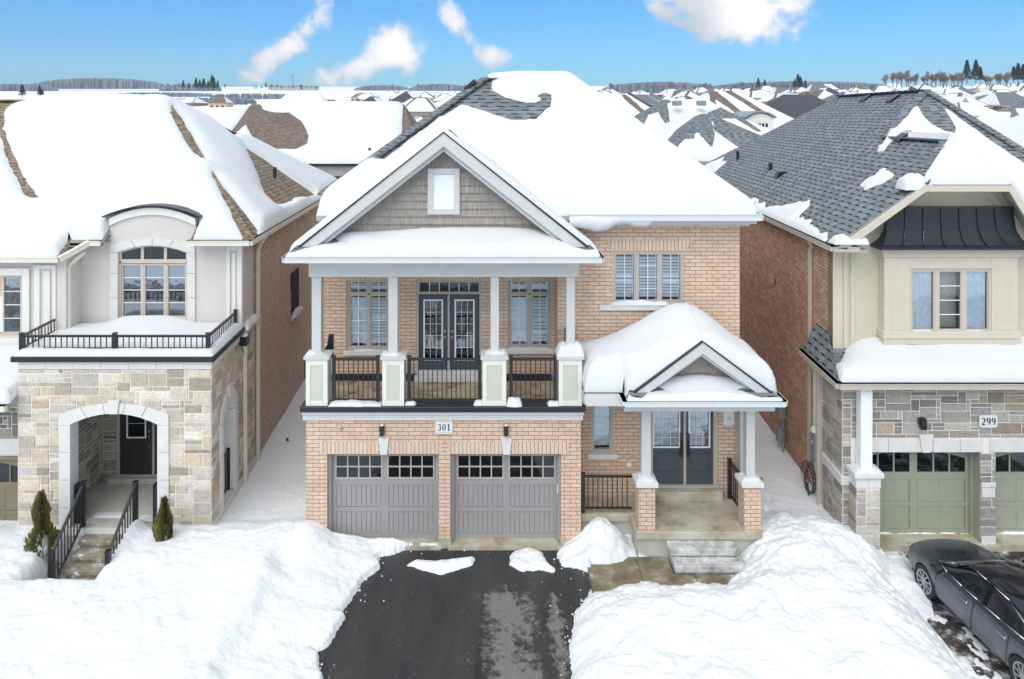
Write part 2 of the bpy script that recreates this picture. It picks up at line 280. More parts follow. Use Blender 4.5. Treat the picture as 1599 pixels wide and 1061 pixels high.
# ------------------------------------------------------------------ mesh helpers
SHEAR = [0.0]      # side walls of a lot that fans out along the curved street
def rootloc(p):
    while p.parent: p = p.parent
    return Vector(p.location)
class MB:
    def __init__(s): s.v = []; s.f = []; s.m = []; s.c = []
    def face(s, pts, m=0, c=None):
        i = len(s.v); s.v += [tuple(p) for p in pts]; s.f.append(list(range(i, i+len(pts)))); s.m.append(m); s.c.append(c); return s
    def grid(s, V, faces, m=0):
        i = len(s.v); s.v += [tuple(p) for p in V]; s.f += [[i+a for a in f] for f in faces]; s.m += [m]*len(faces); s.c += [None]*len(faces); return s
    def box(s, x0, x1, y0, y1, z0, z1, m=0, c=None, b=0.0):
        if x0 > x1: x0, x1 = x1, x0
        if y0 > y1: y0, y1 = y1, y0
        if z0 > z1: z0, z1 = z1, z0
        P = [(x0, y0, z0), (x1, y0, z0), (x1, y1, z0), (x0, y1, z0), (x0, y0, z1), (x1, y0, z1), (x1, y1, z1), (x0, y1, z1)]
        i = len(s.v); s.v += P
        for f in ((0, 3, 2, 1), (4, 5, 6, 7), (0, 1, 5, 4), (1, 2, 6, 5), (2, 3, 7, 6), (3, 0, 4, 7)):
            s.f.append([i+k for k in f]); s.m.append(m); s.c.append(c)
        return s
    def prism(s, poly, a, b, ax='y', m=0):
        def P(p, d): return (p[0], d, p[1]) if ax == 'y' else ((d, p[0], p[1]) if ax == 'x' else (p[0], p[1], d))
        n = len(poly); i = len(s.v); s.v += [P(p, a) for p in poly]+[P(p, b) for p in poly]
        ar = sum(poly[k][0]*poly[(k+1) % n][1]-poly[(k+1) % n][0]*poly[k][1] for k in range(n))
        flip = (ar > 0) ^ (b > a) ^ (ax == 'y')
        A = list(range(i, i+n)); B = list(range(i+n, i+2*n))
        fs = [A[::-1], B]+[[i+k, i+(k+1) % n, i+n+(k+1) % n, i+n+k] for k in range(n)]
        if flip: fs = [f[::-1] for f in fs]
        for f in fs: s.f.append(f); s.m.append(m); s.c.append(None)
        return s
    def tube(s, p0, p1, r0, r1=None, n=8, m=0, cap=True):
        r1 = r0 if r1 is None else r1; p0, p1 = Vector(p0), Vector(p1); d = (p1-p0)
        if d.length < 1e-6: return s
        d.normalize(); a = d.orthogonal().normalized(); b = d.cross(a); i = len(s.v)
        for p, r in ((p0, r0), (p1, r1)):
            for k in range(n): t = 2*math.pi*k/n; s.v.append(tuple(p+(a*math.cos(t)+b*math.sin(t))*r))
        for k in range(n): s.f.append([i+k, i+(k+1) % n, i+n+(k+1) % n, i+n+k]); s.m.append(m); s.c.append(None)
        if cap:
            s.f.append(list(range(i, i+n))[::-1]); s.f.append(list(range(i+n, i+2*n))); s.m += [m, m]; s.c += [None, None]
        return s
    def path(s, pts, r, n=8, m=0):
        for a, b in zip(pts, pts[1:]): s.tube(a, b, r, r, n, m)
        return s
    def bar(s, p0, p1, w, h, m=0):       # rectangular bar between two points, w sideways, h upwards
        p0, p1 = Vector(p0), Vector(p1); d = (p1-p0).normalized(); up = Vector((0, 0, 1))
        if abs(d.z) > .95: up = Vector((0, 1, 0))
        a = d.cross(up).normalized()*w/2; b = a.cross(d).normalized()*h/2; i = len(s.v)
        for p in (p0, p1):
            for q in (-a-b, a-b, a+b, -a+b): s.v.append(tuple(p+q))
        for f in ((3, 2, 1, 0), (4, 5, 6, 7), (0, 1, 5, 4), (1, 2, 6, 5), (2, 3, 7, 6), (3, 0, 4, 7)): s.f.append([i+k for k in f]); s.m.append(m); s.c.append(None)
        return s
    def build(s, name, mats, parent=None, smooth=False, bevel=0.0, loc=None):
        if isinstance(mats, str): mats = [mats]
        base = rootloc(parent) if parent else (Vector(loc) if loc else Vector((0, 0, 0)))
        V = np.array(s.v, dtype=float).reshape(-1, 3)
        if SHEAR[0]: V[:, 0] += SHEAR[0]*V[:, 1]
        me = bpy.data.meshes.new(name); me.from_pydata((V-np.array(base)).tolist(), [], s.f)
        for k in mats: me.materials.append(MATS[k])
        if len(mats) > 1: me.polygons.foreach_set('material_index', s.m)
        # UVs in metres along each face
        nl = len(me.loops); uv = np.zeros((nl, 2)); li = np.zeros(nl, dtype=int); me.loops.foreach_get('vertex_index', li)
        nf = len(me.polygons); nrm = np.zeros(nf*3); me.polygons.foreach_get('normal', nrm); nrm = nrm.reshape(-1, 3)
        tot = np.zeros(nf, dtype=int); me.polygons.foreach_get('loop_total', tot); fn = np.repeat(nrm, tot, axis=0)
        P = V[li]; ux = -fn[:, 1]; uy = fn[:, 0]; ln = np.hypot(ux, uy); flat = ln < .05
        ux = np.where(flat, 1, ux/np.maximum(ln, 1e-6)); uy = np.where(flat, 0, uy/np.maximum(ln, 1e-6))
        vx = fn[:, 1]*0-fn[:, 2]*uy; vy = fn[:, 2]*ux; vz = fn[:, 0]*uy-fn[:, 1]*ux
        sg = np.where(np.abs(uy) > np.abs(ux), np.sign(uy), np.sign(ux)); sg[sg == 0] = 1
        uv[:, 0] = (P[:, 0]*ux+P[:, 1]*uy)*sg; uv[:, 1] = P[:, 0]*vx+P[:, 1]*vy+P[:, 2]*vz
        lay = me.uv_layers.new(name='UVMap'); lay.data.foreach_set('uv', uv.ravel())
        if any(c is not None for c in s.c):
            ca = me.color_attributes.new('Col', 'FLOAT_COLOR', 'CORNER'); arr = np.ones((nl, 4))
            cc = np.array([c if c is not None else (.5, .5, .5) for c in s.c]); arr[:, :3] = np.repeat(cc, tot, axis=0); ca.data.foreach_set('color', arr.ravel())
        if smooth: me.polygons.foreach_set('use_smooth', [True]*nf)
        me.update(); o = bpy.data.objects.new(name, me); col.objects.link(o)
        if parent: o.parent = parent
        elif loc: o.location = loc
        if bevel:
            md = o.modifiers.new('bevel', 'BEVEL'); md.width = bevel; md.segments = 1; md.limit_method = 'ANGLE'; md.angle_limit = R(40)
        return o
def thing(name, label, cat, loc=(0, 0, 0), group=None):
    o = bpy.data.objects.new(name, None); col.objects.link(o); o.location = loc; o.empty_display_size = .3
    o['label'] = label; o['category'] = cat
    if group: o['group'] = group
    return o
def tag(o, label=None, cat=None, group=None, kind=None):
    if label: o['label'] = label
    if cat: o['category'] = cat
    if group: o['group'] = group
    if kind: o['kind'] = kind
    return o
def lab(o, l): o['label'] = l; return o

# ------------------------------------------------------------------ noise on arrays
def vnoise(x, y, seed=0):
    xi = np.floor(x).astype(np.int64); yi = np.floor(y).astype(np.int64); fx = x-xi; fy = y-yi; fx = fx*fx*(3-2*fx); fy = fy*fy*(3-2*fy)
    def h(a, b):
        n = (a*374761393+b*668265263+seed*1442695041) & 0x7fffffff; n = ((n ^ (n >> 13))*1274126177) & 0x7fffffff; n = n ^ (n >> 16); return (n & 0xffff)/65535.0
    return (h(xi, yi)*(1-fx)+h(xi+1, yi)*fx)*(1-fy)+(h(xi, yi+1)*(1-fx)+h(xi+1, yi+1)*fx)*fy
def fbm(x, y, sc, octv=4, seed=0, g=.5):
    r = 0; a = 1; tot = 0
    for k in range(octv): r = r+a*vnoise(x*sc, y*sc, seed+k*17); tot += a; a *= g; sc *= 2.03
    return r/tot
def inpoly(X, Y, P):
    r = np.zeros(X.shape, bool); n = len(P)
    for i in range(n):
        x0, y0 = P[i]; x1, y1 = P[(i+1) % n]
        c = ((y0 > Y) != (y1 > Y)); 
        if y1 != y0: r ^= c & (X < (x1-x0)*(Y-y0)/(y1-y0)+x0)
    return r
def sdpoly(X, Y, P):      # positive outside
    d = np.full(X.shape, 1e9); n = len(P)
    for i in range(n):
        x0, y0 = P[i]; x1, y1 = P[(i+1) % n]; ex, ey = x1-x0, y1-y0; l2 = ex*ex+ey*ey+1e-12
        t = np.clip(((X-x0)*ex+(Y-y0)*ey)/l2, 0, 1); d = np.minimum(d, np.hypot(X-x0-t*ex, Y-y0-t*ey))
    return np.where(inpoly(X, Y, P), -d, d)
def blur(A, valid, n):
    W = valid.astype(float); B = np.where(valid, A, 0.)
    for _ in range(n):
        for ax in (0, 1):
            B = (np.roll(B, 1, ax)+2*B+np.roll(B, -1, ax))/4; W = (np.roll(W, 1, ax)+2*W+np.roll(W, -1, ax))/4
    return B/np.maximum(W, 1e-6)
def hit(px, py, pts):     # where the sight line through a pixel meets the plane of pts
    a, b, c = [Vector(p) for p in pts[:3]]; n = (b-a).cross(c-a); d = Vector(((px-CX)/F, 1, (CY-py)/F)); o = Vector((0, -CD, CH))
    return o+d*((a-o).dot(n)/d.dot(n))
def snow_cover(name, parent, polys, T=.22, g=.07, bare=(), edge=.2, seed=1, mat='roof_snow', lump=.05, wob=.10, sm=5, only=None, extra=None, mind=0.):
    k = SHEAR[0]
    xs = [p[0] for q in polys for p in q]; ys = [p[1] for q in polys for p in q]
    x0, x1, y0, y1 = min(xs), max(xs), min(ys), max(ys); nx = max(4, int((x1-x0)/g)); ny = max(4, int((y1-y0)/g))
    X, Y = np.meshgrid(np.linspace(x0, x1, nx+1), np.linspace(y0, y1, ny+1), indexing='ij')
    cxm = np.clip(X, x0+1e-4, x1-1e-4); cym = np.clip(Y, y0+1e-4, y1-1e-4); Hh = np.full(X.shape, -1e9)
    for q in polys:
        a, b, c = [Vector(p) for p in q[:3]]; n = (b-a).cross(c-a)
        z = a.z-((X-a.x)*n.x+(Y-a.y)*n.y)/n.z; ins = sdpoly(cxm, cym, [(p[0], p[1]) for p in q]) < .01
        Hh = np.where(ins, np.maximum(Hh, z), Hh)
    val = Hh > -1e8
    pad = np.pad(np.where(val, 9., 0.), 1); D = pad
    for _ in range(int(edge/g)+3):
        D = np.minimum(D, np.minimum(np.minimum(np.roll(D, 1, 0), np.roll(D, -1, 0)), np.minimum(np.roll(D, 1, 1), np.roll(D, -1, 1)))+g); D[0] = D[-1] = 0; D[:, 0] = D[:, -1] = 0
    D = D[1:-1, 1:-1]-g
    e = np.clip(D/edge, 0, 1); t = T*np.sqrt(np.clip(1-(1-e)**2, 0, 1))
    t = t+mind
    t = t*(1+lump*4*(fbm(X, Y, .9, 3, seed)-.5))+lump*.5*(fbm(X, Y, 3.2, 3, seed+5)-.5)*e
    if extra is not None: t = t+extra(X, Y)*e
    sd = np.full(X.shape, 9.)
    for (pi, pts) in bare:
        pl = [(p[0]+k*p[1], p[1], p[2]) for p in polys[pi]]; W = [hit(px, py, pl) for px, py in pts]
        sd = np.minimum(sd, sdpoly(X, Y, [(p.x-k*p.y, p.y) for p in W]))
    if only is not None:
        so = np.full(X.shape, -9.)
        for (pi, pts) in only:
            pl = [(p[0]+k*p[1], p[1], p[2]) for p in polys[pi]]; W = [hit(px, py, pl) for px, py in pts]
            so = np.maximum(so, -sdpoly(X, Y, [(p.x-k*p.y, p.y) for p in W]))
        sd = np.minimum(sd, so)
    if len(bare) or only is not None:
        sd = sd+wob*(fbm(X, Y, 2.6, 4, seed+9, .6)-.5)
        tb = np.where(sd > 0, T*1.15*(1-np.exp(-sd/.26)), sd*.9); t = np.minimum(t, tb)
    wgt = np.clip(t/T, 0, 1); Hb = blur(Hh, val, sm); Z = Hh*(1-wgt)+np.maximum(Hb, Hh-(.26 if sm > 50 else .1))*wgt+t
    cell = val[:-1, :-1] & val[1:, :-1] & val[:-1, 1:] & val[1:, 1:] & (np.maximum(np.maximum(t[:-1, :-1], t[1:, :-1]), np.maximum(t[:-1, 1:], t[1:, 1:])) > -.02)
    idx = np.arange(X.size).reshape(X.shape); I = np.argwhere(cell)
    fs = np.stack([idx[I[:, 0], I[:, 1]], idx[I[:, 0]+1, I[:, 1]], idx[I[:, 0]+1, I[:, 1]+1], idx[I[:, 0], I[:, 1]+1]], 1)
    used = np.unique(fs); mp = -np.ones(X.size, int); mp[used] = np.arange(len(used))
    mb = MB(); mb.grid(np.stack([X.ravel()[used], Y.ravel()[used], Z.ravel()[used]], 1).tolist(), mp[fs].tolist())
    return mb.build(name, mat, parent, smooth=True)
def roof_mesh(polys, mat, parent, th=.12, name='roof', soff='soffit'):
    mb = MB()
    for q in polys:
        a, b, c = [Vector(p) for p in q[:3]]; n = (b-a).cross(c-a)
        if n.z < 0: q = q[::-1]
        mb.face(q, 0); mb.face([(p[0], p[1], p[2]-th) for p in q][::-1], 1)
        for i in range(len(q)):
            p, r = q[i], q[(i+1) % len(q)]; mb.face([(p[0], p[1], p[2]-th), (r[0], r[1], r[2]-th), r, p], 1)
    return mb.build(name, [mat, soff], parent)
def gutter(pts, parent, mat, w=.13, h=.13, name='gutter'):
    mb = MB()
    for a, b in zip(pts, pts[1:]):
        mb.bar(a, b, w, h); a, b = Vector(a), Vector(b); up = Vector((0, 0, h*.42)); mb.bar(a+up, b+up, w*1.25, h*.16)
    return mb.build(name, mat, parent)
def snow_heap(pts, parent, name='snow', mat='roof_snow', h=.1, sub=6, seed=0):   # small cushion of snow on a rectangle (x0,x1,y0,y1,z)
    mb = MB(); rr = random.Random(seed+1)
    for (x0, x1, y0, y1, z) in pts:
        nx = max(3, int((x1-x0)/.035)); ny = max(3, int((y1-y0)/.035)); V = []; sx = rr.random()*50
        for i in range(nx+1):
            for j in range(ny+1):
                u, v = i/nx, j/ny; e = (1-abs(2*u-1)**5)*(1-abs(2*v-1)**4); X_, Y_ = x0+u*(x1-x0), y0+v*(y1-y0)
                nz = float(fbm(np.array([X_*1.+sx]), np.array([Y_]), 5., 3, seed)[0]); jx = (nz-.5)*.07*(1-e)
                V.append((X_+jx, Y_-jx*.6, z-.004+h*max(0, e)**.5*(.45+1.1*nz)))
        fs = [(i*(ny+1)+j, (i+1)*(ny+1)+j, (i+1)*(ny+1)+j+1, i*(ny+1)+j+1) for i in range(nx) for j in range(ny)]
        mb.grid(V, fs)
    return mb.build(name, mat, parent, smooth=True)
# random ashlar stonework: units on a grid, jumpers and snecks, pale joints
def ashlar(name, parent, u0, u1, v0, v1, place, hole, pal, mat, seed=3, uu=.1, vv=.1, proud=.014):
    rr = random.Random(seed); nu = max(1, round((u1-u0)/uu)); nv = max(1, round((v1-v0)/vv)); du = (u1-u0)/nu; dv = (v1-v0)/nv
    used = [[hole(u0+(i+.5)*du, v0+(j+.5)*dv) for j in range(nv)] for i in range(nu)]; mb = MB(); g = .009; c = .012
    for j in range(nv):
        for i in range(nu):
            if used[i][j]: continue
            h = rr.choices((1, 2, 3), (.34, .46, .2))[0]; wd = rr.choices((2, 3, 4, 5, 6, 7), (.12, .2, .24, .2, .14, .1))[0]
            if h == 3: wd = max(wd, 4)
            while h > 1 and (j+h > nv or used[i][j+h-1]): h -= 1
            n = 1
            while n < wd and i+n < nu and all(not used[i+n][j+q] for q in range(h) if j+q < nv): n += 1
            if i+n < nu and i+n+1 >= nu: n = nu-i if all(not used[nu-1][j+q] for q in range(h)) else n
            for a in range(n):
                for b in range(h): used[i+a][j+b] = True
            a0, a1, b0, b1 = u0+i*du+g, u0+(i+n)*du-g, v0+j*dv+g, v0+(j+h)*dv-g; pr = proud*rr.uniform(.7, 1.5)
            cc = rr.choice(pal); f = rr.uniform(.85, 1.15); cc = tuple(min(1, x*f) for x in cc)
            O = [place(*q, 0) for q in ((a0, b0), (a1, b0), (a1, b1), (a0, b1))]; In = [place(*q, pr) for q in ((a0+c, b0+c), (a1-c, b0+c), (a1-c, b1-c), (a0+c, b1-c))]
            mb.face(In, 0, cc)
            for k in range(4): mb.face([O[k], O[(k+1) % 4], In[(k+1) % 4], In[k]], 0, cc)
    return mb.build(name, mat, parent)
# ------------------------------------------------------------------ shared builders
def window(parent, x0, x1, z0, z1, y, lights, frame='window_frame', glass='window_glass', muntin=None, inner=None, fw=.05, name='window', label=None, depth=.09, mw=.016):
    """front-facing window; lights = list of (x0,x1,z0,z1) glazed openings; muntin = (cols, rows) per light; inner(mb) per light"""
    f = MB(); f.box(x0, x0+fw, y-.03, y+depth, z0, z1); f.box(x1-fw, x1, y-.03, y+depth, z0, z1)
    f.box(x0+fw, x1-fw, y-.028, y+depth, z0, z0+fw); f.box(x0+fw, x1-fw, y-.028, y+depth, z1-fw, z1)
    xs = sorted(set([round(l[0], 3) for l in lights]+[round(l[1], 3) for l in lights])); 
    f_o = None
    # fill everything that is not a light with frame: sash boxes round every light
    for i, (a, b, c, d) in enumerate(lights):
        s = .035
        f.box(a-s, a, y-.01-.001*i, y+.05, c-s, d+s); f.box(b, b+s, y-.01-.001*i, y+.05, c-s, d+s); f.box(a, b, y-.012, y+.05, c-s, c); f.box(a, b, y-.012, y+.05, d, d+s)
    f.box(x0+fw, x1-fw, y+.052, y+.058, z0+fw, z1-fw) if False else None
    # mullion backing strips between lights
    for i in range(len(lights)):
        a, b, c, d = lights[i]
        for (p, q, r_, t_) in lights:
            if abs(r_-c) < .02 and p > b and p-b < .35: f.box(b+.035, p-.035, y-.022, y+.05, c-.03, d+.03)
            if abs(p-a) < .02 and r_ > d and r_-d < .35: f.box(a-.034, b+.034, y-.024, y+.05, d+.035, r_-.035)
    o = f.build(name, frame, parent)
    if label: o['label'] = label
    for i, (a, b, c, d) in enumerate(lights):
        g = MB(); g.box(a, b, y+.022, y+.028, c, d); g.build('pane', glass, o)
        mt = (muntin[i] if isinstance(muntin, list) else muntin)
        if mt:
            nC, nR = mt; m = MB()
            for k in range(1, nC): xx = a+(b-a)*k/nC; m.box(xx-mw/2, xx+mw/2, y+.008, y+.018, c, d)
            for k in range(1, nR): zz = c+(d-c)*k/nR; m.box(a, b, y+.009, y+.017, zz-mw/2, zz+mw/2)
            m.build('glazing_bar', 'shutter_white', o)
        it = inner[i] if isinstance(inner, list) else inner
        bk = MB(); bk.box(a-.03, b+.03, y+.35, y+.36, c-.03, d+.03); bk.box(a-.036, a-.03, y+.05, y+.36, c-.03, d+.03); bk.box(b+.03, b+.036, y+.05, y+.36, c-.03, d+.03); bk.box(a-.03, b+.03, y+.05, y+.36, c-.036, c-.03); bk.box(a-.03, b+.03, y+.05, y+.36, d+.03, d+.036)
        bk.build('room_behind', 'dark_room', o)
        if it and it[0] == 'shutter':
            tilt, pitch = it[1], .075; m = MB(); n = int((d-c-.08)/pitch); xm = (a+b)/2
            for k in range(n):
                zz = c+.05+(k+.5)*(d-c-.1)/n
                if len(it) > 2 and it[2] and abs(zz-(c+(d-c)*it[2])) < .05: m.box(a, b, y+.06, y+.08, zz-.05, zz+.05); continue
                dz = .034*math.sin(tilt); dy = .034*math.cos(tilt)
                m.prism([(y+.07-dy, zz-dz), (y+.07-dy+.006, zz-dz-.008), (y+.07+dy, zz+dz-.006), (y+.07+dy, zz+dz+.004)], a+.03, b-.03, 'x')
            m.box(a, a+.03, y+.07, y+.11, c, d); m.box(b-.03, b, y+.07, y+.11, c, d); m.box(xm-.006, xm+.006, y+.05, y+.06, c, d)
            m.build('shutter', 'shutter_white', o)
        elif it and it[0] == 'curtain':
            m = MB(); n = 26; xa = a+(b-a)*it[1]; xb = a+(b-a)*it[2]
            P = [(xa+(xb-xa)*k/n, y+.08+.018*math.sin(k*1.7)) for k in range(n+1)]
            m.grid([(p[0], p[1], z) for p in P for z in (c-.02, d+.02)], [(2*k, 2*k+2, 2*k+3, 2*k+1) for k in range(n)])
            m.build('curtain', 'curtain', o, smooth=True)
    return o
def railing(parent, p0, p1, zb, zt, posts=(0, 1), sp=.115, mat='black_metal', name='railing', pw=.075, ball=.020, zb1=None, zt1=None, zpost=None):
    zb1 = zb if zb1 is None else zb1; zt1 = zt if zt1 is None else zt1
    (x0, y0), (x1, y1) = p0, p1; Ld = math.hypot(x1-x0, y1-y0)
    m = MB(); m.bar((x0, y0, zt-.025), (x1, y1, zt1-.025), .055, .045); m.bar((x0, y0, zb+.09), (x1, y1, zb1+.09), .04, .035)
    o = m.build(name, mat, parent); b = MB(); n = max(2, int(Ld/sp))
    for k in range(1, n):
        t = k/n; x, y = x0+(x1-x0)*t, y0+(y1-y0)*t; a = zb+(zb1-zb)*t+.09; c = zt+(zt1-zt)*t-.04; b.box(x-ball/2, x+ball/2, y-ball/2, y+ball/2, a, c)
    b.build('balusters', mat, o)
    for t in posts:
        x, y = x0+(x1-x0)*t, y0+(y1-y0)*t; a = zb+(zb1-zb)*t; c = (zt+(zt1-zt)*t)+.03
        q = MB(); q.box(x-pw/2, x+pw/2, y-pw/2, y+pw/2, a, c); q.box(x-pw/2-.008, x+pw/2+.008, y-pw/2-.008, y+pw/2+.008, c, c+.02); q.build('post', mat, o)
    return o
def wall_lamp(parent, x, y, z, h=.2, w=.1):
    m = MB(); m.box(x-.04, x+.04, y-.03, y, z-.06, z+.06); m.tube((x, y-.08, z-h/2), (x, y-.08, z+h/2), w/2, w/2, 12); m.tube((x, y-.08, z-h/2-.012), (x, y-.08, z-h/2), w*.42, w*.42, 12)
    m.bar((x, y-.03, z), (x, y-.06, z), .03, .03)
    o = m.build('wall_lamp', 'black_metal', parent)
    g = MB(); g.tube((x, y-.08, z+h/2), (x, y-.08, z+h/2+.012), w*.36, w*.36, 10); g.build('lamp_lens', 'white_paint', o); return o
def text_part(s, parent, x, y, z, size, mat='ink', name='house_number_text', depth=.004):
    cu = bpy.data.curves.new(name, 'FONT'); cu.body = s; cu.size = size; cu.align_x = 'CENTER'; cu.align_y = 'CENTER'; cu.extrude = depth; cu.offset = size*.012
    t = bpy.data.objects.new(name, cu); col.objects.link(t); bpy.context.view_layer.update()
    me = bpy.data.meshes.new_from_object(t.evaluated_get(bpy.context.evaluated_depsgraph_get())); bpy.data.objects.remove(t)
    me.transform(Matrix.Rotation(R(90), 4, 'X')); me.materials.clear(); me.materials.append(MATS[mat])
    o = bpy.data.objects.new(name, me); col.objects.link(o); o.parent = parent; b = rootloc(parent); o.location = (x+SHEAR[0]*y-b.x, y-b.y, z-b.z); return o
def digits(s, parent, x, y, z, h):
    """serif numerals drawn as solid strokes"""
    m = MB(); w = h*.56; gap = h*.14; tot = len(s)*w+(len(s)-1)*gap; x0 = x-tot/2
    def arc(cx, cz, rx, rz, a0, a1, n, thick):
        P = []
        for k in range(n+1):
            a = R(a0+(a1-a0)*k/n); P.append((cx+rx*math.cos(a), cz+rz*math.sin(a), max(.3, abs(math.cos(a)))*thick))
        return P
    def stroke(P):
        for (ax, az, at), (bx, bz, bt) in zip(P, P[1:]):
            dx, dz = bx-ax, bz-az; l = math.hypot(dx, dz) or 1; nx, nz = -dz/l, dx/l
            pl = [(ax+nx*at/2, az+nz*at/2), (bx+nx*bt/2, bz+nz*bt/2), (bx-nx*bt/2, bz-nz*bt/2), (ax-nx*at/2, az-nz*at/2)]
            m.prism(pl, y-.006, y, 'y')
    T = h*.17
    for i, ch in enumerate(s):
        c = x0+i*(w+gap)+w/2; r = w/2-T/2
        if ch == '0': stroke(arc(c, z, r, h/2-T*.2, 0, 360, 24, T))
        elif ch == '1':
            m.box(c-T/2, c+T/2, y-.006, y, z-h/2, z+h/2); m.box(c-w*.28, c+w*.28, y-.0065, y, z-h/2, z-h/2+T*.3); stroke([(c, z+h/2-T*.1, T*.4), (c-w*.28, z+h*.33, T*.35)])
        elif ch == '3':
            stroke(arc(c-r*.1, z+h*.25, r*.85, h*.23, 150, -90, 14, T*.95)); stroke(arc(c-r*.1, z-h*.23, r, h*.255, 90, -150, 14, T))
        elif ch == '2':
            stroke(arc(c, z+h*.22, r*.95, h*.26, 160, -25, 14, T)); stroke([(c+r*.85, z+h*.13, T), (c+r*.2, z-h*.15, T*.6), (c-r, z-h*.42, T*.45)]); m.box(c-r-T*.2, c+r+T*.2, y-.0065, y, z-h/2, z-h/2+T*.75)
        elif ch == '9':
            stroke(arc(c, z+h*.2, r, h*.28, 0, 360, 20, T)); stroke(arc(c-r*.35, z+h*.12, r*1.35, h*.58, 5, -80, 12, T))
    return m.build('numeral', 'ink', parent)

# ================================================================== THE MIDDLE HOUSE
SHEAR[0] = 0.
HM = thing('detached_house', 'pink brick middle house numbered 301 with a columned balcony over two grey garage doors', 'house', (.5, 1, 0))
# garage block: piers and lintel round the two door openings
GB = [(-3.56, -1.07), (-.81, 1.66)]; ZT = 2.08
m = MB()
m.box(-4.03, -3.56, 0, 4, -.4, 2.85); m.box(-1.07, -.81, 0, .45, .18, 2.85); m.box(1.66, 2.1, 0, 4, -.4, 2.85)
for a, b in GB: m.box(a, b, 0, .45, ZT, 2.85)
m.box(-3.56, 1.66, .46, .5, ZT-.3, 2.85)
m.build('garage_wall', 'pink_brick', HM)
m = MB()
for a, b in GB: m.box(a, b, .2, .45, -.3, .085); m.box(a-.05, b+.05, -.08, .2, -.3, .045)
m.box(-1.09, -.79, -.01, .44, -.3, .18); m.box(1.645, 2.115, -.012, .3, -.4, .16); m.box(-4.045, -3.545, -.012, .3, -.4, .1)
m.build('garage_sill', 'porch_concrete', HM)
m = MB()
for a, b in GB:
    mid = (a+b)/2+.02
    m.box(a-.18 if a < -2 else a-.06, mid-.12, -.006, .02, ZT, ZT+.27); m.box(mid+.12, b+.17 if b > 0 else b+.06, -.006, .02, ZT, ZT+.27)
m.build('soldier_course', 'pink_brick_upright', HM)
for a, b in GB:
    mid = (a+b)/2+.02; k = MB(); k.prism([(mid-.075, ZT-.01), (mid+.075, ZT-.01), (mid+.12, ZT+.36), (mid-.12, ZT+.36)], -.04, .1, 'y'); k.build('keystone', 'limestone', HM, bevel=.008)
def garage_door(parent, a, b, z0, z1, y, mat, style='grid'):
    W = b-a; m = MB(); m.box(a-.01, b+.01, y+.03, y+.07, z0, z1); o = m.build('garage_door', mat, parent)
    fr = MB(); fr.box(a, a+.07, y-.10, y+.03, z0, z1); fr.box(b-.07, b, y-.10, y+.03, z0, z1); fr.box(a+.07, b-.07, y-.10, y+.03, z1-.07, z1); fr.build('door_frame', mat, o)
    a2, b2 = a+.07, b-.07; mid = (a2+b2)/2; H_ = z1-.07-z0; t = MB()
    zw0, zw1 = z1-.07-.62, z1-.07                     # window section
    rows = [(z0+.10, z0+.10+(zw0-z0-.3)/2), (z0+.2+(zw0-z0-.3)/2, zw0-.10)]
    for (s0, s1) in ((a2, mid), (mid, b2)):
        t.box(s0, s0+.10, y, y+.035, z0, z1-.07); t.box(s1-.07, s1, y, y+.035, z0, z1-.07)
    for zz0, zz1 in ((z0, z0+.10), (rows[0][1], rows[1][0]), (rows[1][1], zw0+.06), (zw1-.05, zw1)):
        for (s0, s1) in ((a2, mid), (mid, b2)): t.box(s0+.10, s1-.07, y+.001, y+.034, zz0, zz1)
    t.build('stile_and_rail', mat, o)
    pl = MB()
    for (s0, s1) in ((a2+.10, mid-.07), (mid+.10, b2-.07)):
        n = 9 if style == 'grid' else 2
        for r0, r1 in rows:
            for k in range(n):
                u = s0+(s1-s0)*k/n; v = s0+(s1-s0)*(k+1)/n; q = .006 if style == 'grid' else .012; pl.box(u+q, v-q, y+.014, y+.032, r0+.006, r1-.006)
        if style != 'grid':
            for r0, r1 in rows: c = (s0+s1)/2; pl.box(c-.03, c+.03, y+.004, y+.03, r0, r1)
    pl.build('panel_boards', mat, o)
    for (s0, s1) in ((a2+.10, mid-.07), (mid+.10, b2-.07)):
        wz0, wz1 = zw0+.07, zw1-.06; wf = MB()
        if style == 'grid':
            wf.box(s0-.03, s1+.03, y-.012, y+.01, wz0-.03, wz0); wf.box(s0-.03, s1+.03, y-.012, y+.01, wz1, wz1+.03); wf.box(s0-.03, s0, y-.011, y+.01, wz0, wz1); wf.box(s1, s1+.03, y-.011, y+.01, wz0, wz1)
            for k in range(1, 4): u = s0+(s1-s0)*k/4; wf.box(u-.014, u+.014, y-.01, y+.01, wz0, wz1)
            c = (wz0+wz1)/2; wf.box(s0, s1, y-.009, y+.01, c-.014, c+.014); gm = 'window_frame'
        else:
            left = s0 < mid-.3*W/2-.2; import math as _m
            for k in range(1, 3): u = s0+(s1-s0)*k/3; wf.box(u-.018, u+.018, y-.01, y+.01, wz0, wz1)
            # arched head over both groups together
            P = []; 
            for k in range(13):
                u = s0+(s1-s0)*k/12; q = (u-mid)/(b2-a2)*2; P.append((u, wz1-.20*q*q))
            wf.prism([(s0, wz1+.055)]+P+[(s1, wz1+.055)], y-.012, y+.012, 'y'); gm = mat
        f_ = wf.build('window', gm, o)
        g = MB(); g.box(s0, s1, y+.012, y+.016, wz0, wz1); g.build('pane', 'dark_glass', f_)
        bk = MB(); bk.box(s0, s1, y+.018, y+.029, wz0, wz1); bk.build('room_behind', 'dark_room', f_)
    return o
for a, b in GB: garage_door(HM, a, b, .09, ZT, .2, 'garage_grey')
m = MB(); m.box(1.585, 1.60, .085, .10, 1.15, 1.35); m.build('door_handle', 'white_paint', HM)
